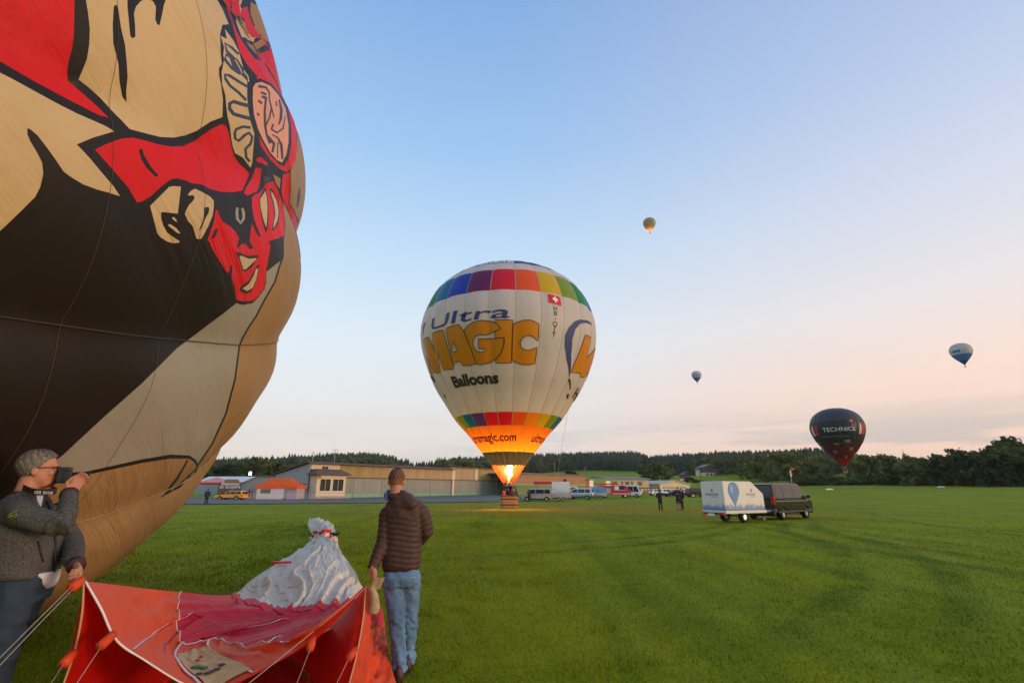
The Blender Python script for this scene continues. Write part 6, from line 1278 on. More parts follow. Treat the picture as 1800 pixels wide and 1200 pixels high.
    # skirts that let both long edges fall to the grass
    for side, ui in (('left', 0), ('right', nu - 1)):
        E = S[:, ui]; D = E.copy(); off = np.array([-.25, .35, 0]) if ui == 0 else np.array([.10, .02, 0]); 
        a = int(np.argmin(np.abs(vv - (0 if ui == 0 else 1.9)))); E, D = E[a:], D[a:]; drop = D + off * np.minimum(E[:, 2:3], .8); drop[:, 2] = .0; mid = (E + drop) / 2 + off * .12 * np.minimum(E[:, 2:3] * 2, 1); G_ = np.stack([E, mid, drop], 1); h = len(E); i, j = np.meshgrid(np.arange(h - 1), np.arange(2), indexing='ij')
        Fq = np.stack([i * 3 + j, i * 3 + j + 1, (i + 1) * 3 + j + 1, (i + 1) * 3 + j], -1).reshape(-1, 4); vm = (vv[a:-1] + vv[a + 1:]) / 2; mi = np.where(vm < 1, 0, np.where(vm < 2, 1, 2)).repeat(2)
        link('edge_fall', fastmesh('edge_fall', G_.reshape(-1, 3), Fq, [ORG, CRI, WHT], mi, True), t)
    # white tapes and piping
    def on(uu, v0, v1, n=40, lift=.008):
        k = int(uu * (nu - 1)); a, b_ = int(np.argmin(np.abs(vv - v0))), int(np.argmin(np.abs(vv - v1))); return [tuple(p + [0, 0, lift]) for p in S[a:b_ + 1, k]]
    def ribbon(name, P, w, m):
        P = np.array(P); d = np.gradient(P, axis=0); d /= np.linalg.norm(d, axis=1)[:, None]; s = np.cross(d, [0, 0, 1.]); s /= np.linalg.norm(s, axis=1)[:, None] + 1e-9; b = MB(); n = len(P); b.add(list(P - s * w / 2) + list(P + s * w / 2), [(i, i + 1, i + 1 + n, i + n) for i in range(n - 1)]); return b.build(name, m, t, True)
    for uu, v0, v1 in ((.26, .02, 1.55), (.49, .02, 1.0), (.62, .02, 1.75), (.86, .02, 1.2)): ribbon('load_tape', on(uu, v0, v1), .018, WTAPE)
    i1 = int(np.argmin(np.abs(vv - 1))); b = MB(); b.tube([tuple(p + [0, 0, .008]) for p in S[i1][::2]], .0055, 5); b.build('seam_piping', WTAPE, t)
    HEM = [Vector(p) for p in cat(np.array([tuple(p) for p in hem]), 60) - O]; b = MB(); b.tube([tuple(p) for p in HEM[:30]], [.0065] * 16 + [.005] * 14, 7); b.build('hem_piping', WTAPE, t, True); b = MB(); b.tube([tuple(p) for p in HEM[29:]], .006, 7); b.build('hem_cord', INR, t, True)
    # printed patch on the orange band
    k0, k1 = int(.50 * nu), int(.62 * nu); S2 = S.copy(); S[..., 2] += .012; pp = panel('printed_patch', .08, .78, TAN, t, k0, k1); S[:] = S2
    for k, (fu, fv, r, c) in enumerate(((.53, .42, .035, (.03, .16, .04)), (.545, .36, .03, (.03, .16, .04)), (.555, .52, .022, (.5, .03, .02)), (.575, .55, .018, (.5, .03, .02)), (.52, .30, .026, (.05, .04, .04)), (.535, .27, .026, (.05, .04, .04)), (.55, .27, .026, (.05, .04, .04)), (.565, .28, .026, (.05, .04, .04)), (.58, .30, .026, (.05, .04, .04)))):
        p = S[int(np.argmin(np.abs(vv - fv))), int(fu * (nu - 1))] + [0, 0, .02]; b = MB(); b.ell(tuple(p), (r, r, .006), 10, 6); b.build('patch_mark', mat('patch%d' % k, c, .6), pp, True)
    # mouth: lining walls and floor
    def sheet(name, A_, B_, m, n=40, w=26, amp=.03, seed=5, drop=0.0):
        P, Q = cat(np.array([tuple(p) for p in A_]), n), cat(np.array([tuple(p) for p in B_]), n); f = np.linspace(0, 1, w)[None, :, None]; G_ = P[:, None] * (1 - f) + Q[:, None] * f
        a, c = np.meshgrid(np.linspace(0, 1, n), np.linspace(0, 1, w), indexing='ij'); e = np.sin(math.pi * c) ** .7; nz_ = (vnoise(a * 6 + c * 3, c * 5, seed) - .5) + .5 * (1 - np.abs(np.sin(a * 14 + c * 6 + 5 * vnoise(a * 5, c * 4, seed + 1)))) - .25
        G_[..., 2] += amp * e * nz_ - drop * np.sin(math.pi * c); G_[..., 0] += amp * e * nz_ * .6; G_[..., 2] = np.maximum(G_[..., 2], .012); G_ = G_ - O
        i, j = np.meshgrid(np.arange(n - 1), np.arange(w - 1), indexing='ij'); Fq = np.stack([i * w + j, i * w + j + 1, (i + 1) * w + j + 1, (i + 1) * w + j], -1).reshape(-1, 4); return link(name, fastmesh(name, G_.reshape(-1, 3), Fq, m, smooth=True), t)
    LE = [LH + Vector((0, 0, -.01)), at(144, 1078, 3.32), at(132, 1140, 3.36), at(112, 1200, 3.40), at(88, 1265, 3.42), at(75, 1330, 3.5)]; LE[-1].z = .02
    LB = [atz(300, 1046, .58), atz(318, 1075, .46), atz(326, 1100, .34), atz(350, 1118, .22), atz(380, 1132, .10), atz(390, 1140, .03)]
    sheet('mouth_lining_left', LE, LB, INR, 40, 30, .05, 5)
    RE = [RH + Vector((0, 0, -.01)), at(639, 1080, 4.48), at(630, 1135, 4.40), at(618, 1185, 4.33), at(604, 1235, 4.3), at(596, 1262, 4.28)]; RE[-1].z = .02
    RB = [atz(612, 1066, .42), atz(590, 1085, .38), atz(560, 1100, .32), atz(535, 1118, .2), atz(510, 1130, .10), atz(500, 1140, .03)]
    sheet('mouth_lining_right', RE, RB, INR, 40, 30, .05, 11)
    sheet('mouth_floor', [LE[-1], Vector((-2.6, 3.35, .03)), Vector((-2.0, 3.75, .03)), RE[-1]], [LB[-1], atz(430, 1120, .04), atz(470, 1120, .04), RB[-1]], INR, 40, 40, .06, 21)
    # outer right side of the mouth, crumpled on the grass beside the standing man
    OR_ = [atz(648, 1060, .24), atz(670, 1066, .30), atz(676, 1092, .28), atz(680, 1125, .24), atz(688, 1170, .12), atz(700, 1215, .03), atz(695, 1240, .02)]
    IR = [RH + Vector((.01, .03, -.1)), at(648, 1072, 4.6), at(641, 1110, 4.55), at(636, 1140, 4.5), at(630, 1170, 4.46), at(622, 1215, 4.42), at(612, 1250, 4.4)]
    sheet('side_panel_crimson', IR[:3], OR_[:3], CRI, 26, 22, .07, 31); sheet('side_panel_orange', IR[2:], OR_[2:], ORG, 44, 26, .10, 41)
    b = MB(); b.tube([tuple(Vector(p) - Vector(O)) for p in cat(np.array([tuple(p) for p in RE]), 30)], .006, 6); b.build('hem_piping', mat('hem_tan', (.62, .36, .18), .6), t, True)
    b = MB(); b.tube([tuple(Vector(p) - Vector(O)) for p in cat(np.array([tuple(p) for p in LE]), 30)], .006, 6); b.build('hem_piping', mat('hem_tan', (.62, .36, .18), .6), t, True)
    sheet('edge_strip', RE[:5], [p + Vector((.02 + .03 * k, .03, 0)) for k, p in enumerate(RE[:5])], ORG, 30, 6, .004, 51)
    # rolled tabs with rigging lines
    def tab(p, q, r=.028):
        p, q = Vector(p) - Vector(O), Vector(q) - Vector(O); b = MB(); b.tube([p, p.lerp(q, .5), q], [r * .8, r, r], 10); b.build('rigging_tab', ORG, t, True)
    def rope(P, r=.002): b = MB(); b.tube([Vector(p) - Vector(O) for p in P], r, 5); b.build('rigging_line', mat('rope_beige', (.38, .34, .26), .7), t)
    far = lambda px, py, Y: at(px, py, Y)
    tab(at(200, 1113, 3.34), at(176, 1136, 3.24)); rope([at(181, 1131, 3.27), at(135, 1200, 3.0), at(60, 1320, 2.6)])
    tab(at(131, 1145, 3.36), at(110, 1168, 3.28)); rope([at(112, 1166, 3.28), at(90, 1200, 3.1), at(30, 1300, 2.7)])
    tab(at(551, 1120, 4.25), at(545, 1140, 4.12)); rope([at(546, 1138, 4.12), at(522, 1200, 3.8), at(480, 1300, 3.3)])
    tab(at(626, 1140, 4.40), at(612, 1158, 4.30)); rope([at(613, 1157, 4.30), at(592, 1200, 4.1), at(540, 1300, 3.5)])
    tab(at(146, 1018, 3.31), at(124, 1034, 3.24), .03); rope([at(126, 1030, 3.24), at(60, 1095, 3.05), at(-40, 1195, 2.8)]); rope([at(129, 1034, 3.24), at(64, 1101, 3.05), at(-36, 1206, 2.8)]); rope([at(641, 1034, 4.54), at(540, 1118, 4.2), at(430, 1206, 3.8), at(330, 1290, 3.4)], .003)
    # things tangled in the tail: dark vent cord and red trim
    for k in range(16):
        p = S[int(np.argmin(np.abs(vv - (5.6 + .14 * (k % 3))))), int((.06 + .055 * k) * (nu - 1))] + [0, 0, .03]; b = MB(); b.box(tuple(p), (.14, .10, .07), rz=k * 1.3); b.build('trim_flap', CRI if k % 3 else WHT, t)
    p = S[int(np.argmin(np.abs(vv - 6.1))), int(.72 * (nu - 1))] + [0, 0, .05]; b = MB(); g = random.Random(4)
    for k in range(5): b.tube([tuple(p + [g.uniform(-.25, .25), g.uniform(-.15, .15), g.uniform(0, .12)]) for _ in range(5)], .03, 5)
    b.build('vent_cord', BLACKP, t); p = S[int(np.argmin(np.abs(vv - 3.15))), int(.18 * (nu - 1))] + [0, 0, .03]; b = MB(); b.prism([(-.16, -.03), (.0, -.06), (.17, .02), (.1, .07), (-.12, .05)], .0, .03, 'Z'); o = b.build('red_flap', mat('flap_red', (.75, .03, .03), .6), t); o.location = tuple(p)
build_cloth()
# ------------------------------------------------------------------ people
def vrem(mb, voxel, it=3, fac=.5):
    """one continuous surface from overlapping shapes"""
    me = mb.mesh('tmp', [BLACKP]); o = bpy.data.objects.new('tmp', me); COL.objects.link(o)
    r = o.modifiers.new('r', 'REMESH'); r.mode = 'VOXEL'; r.voxel_size = voxel
    if it: s = o.modifiers.new('s', 'SMOOTH'); s.iterations = it; s.factor = fac
    bpy.context.view_layer.update(); n = bpy.data.meshes.new_from_object(o.evaluated_get(_dg())); bpy.data.objects.remove(o); bpy.data.meshes.remove(me); return n
def skin(name, mb, voxel, m, parent, it=3, disp=None, fac=.5):
    me = vrem(mb, voxel, it, fac); me.name = name; me.materials.clear(); me.materials.append(m)
    if disp:
        n = len(me.vertices); co = np.empty(n * 3); me.vertices.foreach_get('co', co); co = co.reshape(-1, 3); nr = np.empty(n * 3); me.vertices.foreach_get('normal', nr); nr = nr.reshape(-1, 3)
        me.vertices.foreach_set('co', (co + nr * disp(co)[:, None]).ravel()); me.update()
    me.polygons.foreach_set('use_smooth', [True] * len(me.polygons)); return link(name, me, parent)
def seg_t(P, a, b):
    a, b = np.array(a), np.array(b); d = b - a; L = np.linalg.norm(d); t = np.clip((P - a) @ d / (L * L), 0, 1); return t * L, np.linalg.norm(P - (a + t[:, None] * d), axis=1)
def rings(st, F_, S_, n=24, p=2.3):
    """torso-like stack; st rows: centre, half width along S_, half depth along F_"""
    out = []
    for c, a, b in st:
        rg = []
        for k in range(n):
            t = 2 * math.pi * k / n; ct, s_ = math.cos(t), math.sin(t); rg.append(Vector(c) + S_ * (a * math.copysign(abs(ct) ** (2 / p), ct)) + F_ * (b * math.copysign(abs(s_) ** (2 / p), s_)))
        out.append(rg)
    return out
def add_hand(mb, wrist, d, nrm, side, curl=1.2, s=1.0, spread=.1, thumb_in=.5):
    """hand from the wrist along d, palm facing nrm; fingers bend towards the palm; thumb leaves the side of the palm"""
    d = Vector(d).normalized(); n = Vector(nrm); n = (n - d * n.dot(d)).normalized(); w = d.cross(n).normalized() * side; P = Vector(wrist)
    mb.loft(rings([(P - d * .02 * s, .024 * s, .018 * s), (P + d * .02 * s, .032 * s, .017 * s), (P + d * .06 * s, .041 * s, .016 * s), (P + d * .092 * s, .040 * s, .014 * s)], n, w, 12))
    for k, (off, L) in enumerate(((.031, .072), (.011, .080), (-.011, .075), (-.030, .060))):
        p = P + d * .085 * s + w * off * s; a = 0.0; pts = [p]; dirn = d + w * (off * spread * 8)
        for j, f in enumerate((.45, .32, .25)):
            a += curl * (.75 if j == 0 else 1.0) * (1 + .08 * k); dd = (dirn.normalized() * math.cos(a) + n * math.sin(a)); p = p + dd * L * f * s; pts.append(p)
        mb.tube(pts, [.0098 * s, .0092 * s, .0085 * s, .007 * s], 8)
    p = P + d * .025 * s + w * .032 * s; q = p + (d * .5 + w * .75 + n * .35).normalized() * .036 * s; r = q + (d * .85 + w * .1 + n * thumb_in).normalized() * .033 * s; e = r + (d * .7 - w * .2 + n * (thumb_in + .3)).normalized() * .026 * s; mb.tube([p, q, r, e], [.013 * s, .0115 * s, .010 * s, .008 * s], 8)
def head_frame(F_): F_ = Vector(F_).normalized(); S_ = F_.cross(Vector((0, 0, 1))).normalized(); return F_, S_, S_.cross(F_).normalized()
def add_head(mb, c, F_, s=1.0):
    """c is the middle of the head; F_ where the face points"""
    f, r, u = head_frame(F_); c = Vector(c); M = Matrix((r, f, u)).transposed(); q = lambda x, y, z: c + (r * x + f * y + u * z) * s
    mb.ell(q(0, -.018, .035), (.076 * s, .096 * s, .090 * s), 20, 12, M=M); mb.ell(q(0, .012, -.030), (.064 * s, .078 * s, .080 * s), 18, 10, M=M); mb.ell(q(0, .040, -.075), (.046 * s, .048 * s, .042 * s), 14, 8, M=M)
    mb.ell(q(0, .070, .030), (.056 * s, .022 * s, .016 * s), 14, 8, M=M)                     # brow
    mb.loft([[q(x, y, z) for x, y, z in ((-.010, .076, .022), (.010, .076, .022), (.008, .088, .020), (-.008, .088, .020))], [q(x, y, z) for x, y, z in ((-.012, .078, -.002), (.012, .078, -.002), (.008, .103, .000), (-.008, .103, .000))], [q(x, y, z) for x, y, z in ((-.018, .074, -.024), (.018, .074, -.024), (.010, .113, -.020), (-.010, .113, -.020))]])
    mb.ell(q(0, .083, -.047), (.026 * s, .013 * s, .008 * s), 12, 6, M=M); mb.ell(q(0, .081, -.060), (.023 * s, .013 * s, .008 * s), 12, 6, M=M); mb.ell(q(0, .078, -.088), (.022 * s, .018 * s, .016 * s), 12, 6, M=M)
    for sd in (-1, 1):
        mb.ell(q(sd * .074, -.018, -.006), (.010 * s, .020 * s, .034 * s), 10, 8, M=M); mb.ell(q(sd * .040, .058, -.018), (.026 * s, .026 * s, .022 * s), 10, 7, M=M)
    mb.tube([q(0, -.03, -.05), q(0, -.045, -.17)], [.056 * s, .060 * s], 16)
def add_hair(c, F_, m, parent, s=1.0, th=.010, side=-.015, nape=-.075, front=.062, seed=1, rough=.004, blades=0, blen=.02, bw=.0011, comb=.75):
    f, r, u = head_frame(F_); c = Vector(c); V, Fc = [], []; n, mm = 56, 40; g = np.random.default_rng(seed)
    for i in range(mm + 1):
        ph = math.pi * (i + .01) / (mm + .02)
        for k in range(n):
            t = 2 * math.pi * k / n; x, y, z = math.sin(ph) * math.cos(t), math.sin(ph) * math.sin(t), math.cos(ph)
            p = np.array([x * .078, y * .098 - .018, z * .092 + .035])
            if z < .1: p[1] = p[1] * (1 - .12 * (0.1 - z)); p[0] *= 1 - .12 * (.1 - z)
            line_ = np.interp(y, [-1, -.2, .05, .3, .62, 1], [nape, nape + .01, side - .02, side + .05, front, front + .012])
            k_ = np.clip((p[2] - line_) / .014, 0, 1); rad = 1 + (th * k_ - .016 * (1 - k_) + rough * k_ * (g.random() - .5) + .003 * k_ * math.sin(14 * t + 9 * z)) / .09
            q = np.array([0, -.018, .03]) + (p - [0, -.018, .03]) * rad; V.append(c + (r * q[0] + f * q[1] + u * q[2]) * s)
    for i in range(mm):
        for k in range(n): Fc.append((i * n + k, i * n + (k + 1) % n, (i + 1) * n + (k + 1) % n, (i + 1) * n + k))
    b = MB(); b.add(V, Fc); hb_ = b.build('hair', m, parent, True)
    # loose short hairs standing off the scalp, combed back
    W_ = np.array([tuple(v) for v in V]).reshape(mm + 1, n, 3); hv, hf = [], []; cc = np.array(tuple(c + u * .03 * s)); fv, uv = np.array(tuple(f)), np.array(tuple(u))
    for _ in range(blades):
        i, k = g.integers(1, mm * 3 // 4), g.integers(n); p = W_[i, k]; loc = (p - np.array(tuple(c))) / s; z = loc @ uv; y = (loc @ fv + .018) / .098; line_ = np.interp(y, [-1, -.2, .05, .3, .62, 1], [nape, nape + .01, side - .02, side + .05, front, front + .012])
        if z < line_ + .004: continue
        nr = p - cc; nr /= np.linalg.norm(nr); fl = -fv * .8 - uv * .6 + g.normal(0, .35, 3); fl -= nr * (fl @ nr); fl /= np.linalg.norm(fl) + 1e-9; d = fl * comb + nr * (1 - comb) * 1.1; sd = np.cross(d, nr); sd /= np.linalg.norm(sd) + 1e-9; L_ = blen * g.uniform(.6, 1.2); q0 = p + g.normal(0, .002, 3) - nr * .003
        o_ = len(hv); hv += [tuple(q0 - sd * bw), tuple(q0 + sd * bw), tuple(q0 + d * L_)]; hf.append((o_, o_ + 1, o_ + 2))
    if hv: st_ = MB(); st_.add(hv, hf); q_ = st_.build('loose_hair', m, hb_); q_['kind'] = 'stuff'
    return hb_
SKIN_ = mat('skin', (.50, .22, .13), .55, var=.10, scale=14, spec=.35); SKIN_.node_tree.nodes['Principled BSDF'].inputs['Subsurface Weight'].default_value = .12; SKIN_.node_tree.nodes['Principled BSDF'].inputs['Subsurface Radius'].default_value = (.012, .004, .002)
def denim(name, c):
    return mat(name, c, .85, var=.35, scale=5.0, bump=.004, bscale=26, spec=.15, stretch=(1, 1, .5))
def build_standing_man():
    Y0 = 5.08; root = atz(699, 1192, 0); t = thing('person', 'man seen from behind in quilted brown jacket and faded jeans holding the red mouth', 'person', tuple(root)); t.location = root; root = Vector(root)
    J = lambda px, py, dy=0: at(px, py, root.y + dy) - root
    F_ = Vector((-.10, 1, 0)).normalized(); S_ = Vector((F_.y, -F_.x, 0))
    hc = J(697, 846); neck = J(700, 872)
    shL, elL, wrL, haL = J(683, 892), J(674, 950, -.06), J(655, 998, -.16), RH - root
    shR, elR, wrR = J(738, 890), J(751, 932, .02), J(728, 960, .26)
    hipL, knL, anL = J(690, 1012), J(698, 1094, -.04), J(703, 1166, -.02); hipR, knR, anR = J(722, 1010, .02), J(721, 1090, .10), J(717, 1150, .24)
    anL.z = .09; anR.z = .09
    b = MB(); add_head(b, hc, (-.18, 1, -.02)); b.tube([hc + Vector((0, -.04, -.1)), neck + Vector((0, 0, -.06))], [.056, .066], 16)
    b.loft(rings([(hipL.lerp(hipR, .5) + Vector((0, 0, -.02)), .15, .10), (J(708, 960), .14, .10), (J(708, 910), .17, .11), (J(709, 880), .15, .08)], F_, S_))
    for A_ in ((shL, elL, wrL), (shR, elR, wrR)): b.tube(list(A_), [.05, .042, .03], 12)
    for A_ in ((hipL, knL, anL), (hipR, knR, anR)): b.tube(list(A_) + [A_[2] + Vector((-.01, .08, -.05))], [.085, .055, .04, .035], 12)
    dL = (haL - wrL).normalized(); add_hand(b, wrL, dL, Vector((.75, .25, .0)), -1, 1.05, 1.08); add_hand(b, wrR, (-.9, .35, -.1), (0, -1, .2), 1, .6, 1.0)
    skin('body', b, .0075, SKIN_, t, 2)
    add_hair(hc, (-.18, 1, -.02), mat('hair_brown', (.15, .068, .036), .75, var=.4, scale=90, bump=.003, bscale=260), t, 1.0, .0022, .004, -.060, .066, 3, .0015, 6000, .009, .0008, .45)
    # jacket
    b = MB(); hem = J(705, 997)
    b.loft(rings([(hem, .178, .128), (J(706, 985), .180, .132), (J(708, 950), .176, .132), (J(710, 920), .186, .135), (J(711, 896), .200, .130), (J(711, 882), .180, .112), (J(706, 872), .105, .090), (J(701, 866), .078, .078), (J(699, 861), .068, .070)], F_, S_, 28))
    b.tube([shL + Vector((.05, 0, .005)), shL.lerp(elL, .25), shL.lerp(elL, .6), elL, elL.lerp(wrL, .5), wrL + (wrL - elL) * .02], [.085, .083, .070, .066, .058, .048], 16)
    b.tube([shR + Vector((-.05, 0, .005)), shR.lerp(elR, .3), shR.lerp(elR, .7), elR, elR.lerp(wrR, .5), wrR], [.085, .080, .072, .068, .058, .048], 16)
    # hood lying on the back
    hb = J(712, 884, -.10); b.ell(hb, (.130, .045, .070), 18, 10); b.ell(J(704, 872, -.055), (.140, .080, .042), 18, 9); b.ell(J(716, 886, -.115), (.085, .030, .05), 14, 8)
    segs = [(shL, elL), (elL, wrL), (shR, elR), (elR, wrR)]
    def quilt(P):
        dT = np.full(len(P), 1e9); s = P[:, 2] * 1.0 + .1 * P[:, 0] + .004 * np.sin(P[:, 0] * 22); amp = np.full(len(P), .0105); best = np.full(len(P), .105)
        for k, (a, c) in enumerate(segs):
            l, d = seg_t(P, a, c); inarm = (d < best) & (np.abs(P[:, 0] - hem.x) > .125); s = np.where(inarm, l * 1.0 + (0 if k % 2 == 0 else .3), s); best = np.where(inarm, d, best)
        hood = (np.linalg.norm((P - np.array(hb)) / [.16, .11, .12], axis=1) < 1) | (P[:, 2] > hb.z + .03); ph = s / .048 * math.pi; q = np.abs(np.sin(ph)) ** .55
        crum = .0014 * (np.sin(P[:, 0] * 63 + 3 * np.sin(P[:, 2] * 40)) * np.sin(P[:, 2] * 57 + P[:, 0] * 30))
        return np.where(hood, .004 * np.sin(P[:, 0] * 40 + P[:, 2] * 25), amp * (q - .6)) + crum
    JK = mat('brown_nylon', (.075, .038, .028), .58, var=.22, scale=9, bump=.005, bscale=45, spec=.3); skin('jacket', b, .009, JK, t, 3, quilt)
    b = MB(); b.loft(rings([(hem + Vector((0, 0, -.028)), .166, .118), (hem + Vector((0, 0, .02)), .176, .126)], F_, S_, 28)); skin('jacket_hem', b, .012, mat('rib_brown', (.03, .018, .014), .8, var=.2, scale=30), t, 2)
    b = MB(); c0 = J(699, 863); b.loft(rings([(c0 + Vector((0, .0, -.03)), .082, .080), (c0 + Vector((0, 0, .012)), .076, .074)], F_, S_, 24)); skin('collar', b, .009, mat('collar_dark', (.02, .016, .016), .6), t, 2)
    b = MB(); b.tube([c0 + Vector((-.085, -.02, .006)), c0 + Vector((-.10, -.075, -.035)), c0 + Vector((-.075, -.10, -.075))], [.016, .02, .014], 8); b.build('hood_lining', mat('lining_blue', (.06, .12, .32), .6), t, True)
    # jeans
    b = MB(); wst = hipL.lerp(hipR, .5)
    b.loft(rings([(wst + Vector((0, -.005, -.085)), .160, .128), (wst + Vector((0, -.012, -.02)), .172, .135), (wst + Vector((0, 0, .06)), .160, .120), (wst + Vector((0, 0, .12)), .152, .112)], F_, S_, 24, 2.6))
    for A_, x in ((( hipL, knL, anL), 1), ((hipR, knR, anR), -1)):
        h, k, a = A_; b.tube([h + Vector((0.0, 0, .0)), h.lerp(k, .35), h.lerp(k, .75), k, k.lerp(a, .3), k.lerp(a, .65), a + Vector((0, 0, -.03))], [.098, .094, .078, .074, .072, .068, .070], 16)
    def crease(P):
        kz = knL.z; w = np.exp(-((P[:, 2] - kz) / .10) ** 2) + 1.2 * np.exp(-((P[:, 2] - .17) / .12) ** 2) + .7 * np.exp(-((P[:, 2] - wst.z + .12) / .08) ** 2)
        q = vnoise(P[:, 2] * 34 + P[:, 0] * 14, P[:, 0] * 22 + P[:, 1] * 17, 61) - .5; q2 = vnoise(P[:, 2] * 60 - P[:, 0] * 30, P[:, 0] * 20 - P[:, 1] * 22, 62) - .5
        return .026 * w * q + .012 * (w + .3) * q2 + .003 * np.sin(P[:, 2] * 31 + P[:, 0] * 55)
    skin('jeans', b, .010, denim('denim_light', (.125, .225, .36)), t, 4, crease)
    from mathutils.bvhtree import BVHTree
    jo = [o for o in kids(t) if o.name.startswith('jeans')][0]; bv = BVHTree.FromPolygons([v.co for v in jo.data.vertices], [tuple(p.vertices) for p in jo.data.polygons])
    for x in (-.088, .082):
        vs, fs = [], []; c_ = wst + S_ * x + Vector((0, 0, -.055)); n_ = 9
        for i in range(n_):
            for k in range(n_):
                u_, v_ = (k / (n_ - 1) - .5) * .115, .055 - .125 * i / (n_ - 1) * (1 if i < n_ - 2 else 1 - .0 * abs(k - 4)); u_ *= 1 - .12 * i / (n_ - 1); h_ = bv.ray_cast(c_ + S_ * u_ + Vector((0, 0, v_ + (.02 * abs(k - 4) / 4 if i == n_ - 1 else 0))) - F_ * .5, F_)[0]; vs.append((h_ if h_ else c_) - F_ * .0035)
        fs = [(i * n_ + k, i * n_ + k + 1, (i + 1) * n_ + k + 1, (i + 1) * n_ + k) for i in range(n_ - 1) for k in range(n_ - 1)]; b = MB(); b.add(vs, fs); pk = b.build('back_pocket', denim('denim_pocket', (.10, .185, .30)), t, True)
        bd = [vs[k] for k in range(n_)] + [vs[i * n_ + n_ - 1] for i in range(n_)] + [vs[(n_ - 1) * n_ + k] for k in range(n_ - 1, -1, -1)] + [vs[i * n_] for i in range(n_ - 1, -1, -1)]; q = MB(); q.tube([p - F_ * .002 for p in bd], .0016, 4); q.build('stitching', mat('stitch', (.34, .40, .46), .8), pk)
    for a, fy in ((anL, -.0), (anR, .0)):
        b = MB(); f = F_; b.loft([[Vector((a.x, a.y, 0)) + S_ * (w * math.cos(q)) + f * y + Vector((0, 0, max(.0, h * math.sin(q)))) for q in np.linspace(0, math.pi, 9)] for y, w, h in ((-.10, .036, .10), (-.07, .044, .14), (0, .046, .13), (.07, .048, .095), (.15, .050, .07), (.20, .036, .045))]); b.build('shoe', mat('shoe_brown', (.06, .026, .016), .55, var=.25, scale=12), t, True)
    # work glove hanging from his hand
    b = MB(); p = RH + Vector((.055, -.02, -.02)); b.tube([p, p + Vector((.035, -.01, -.06)), p + Vector((.045, -.015, -.15)), p + Vector((.04, -.015, -.19))], [.024, .034, .046, .036], 10)
    for k in range(4): b.tube([p + Vector((.0 + .02 * k, 0, -.01)), p + Vector((.015 + .025 * k, 0, .05 + .012 * (k % 2))), p + Vector((.03 + .025 * k, -.01, .08))], [.013, .012, .009], 7)
    g = skin('work_glove', b, .007, mat('glove_leather', (.46, .29, .14), .75, var=.2, scale=18), None, 2); tag(g, 'tan leather work glove hanging at the standing man\'s left hand', 'glove')
build_standing_man()
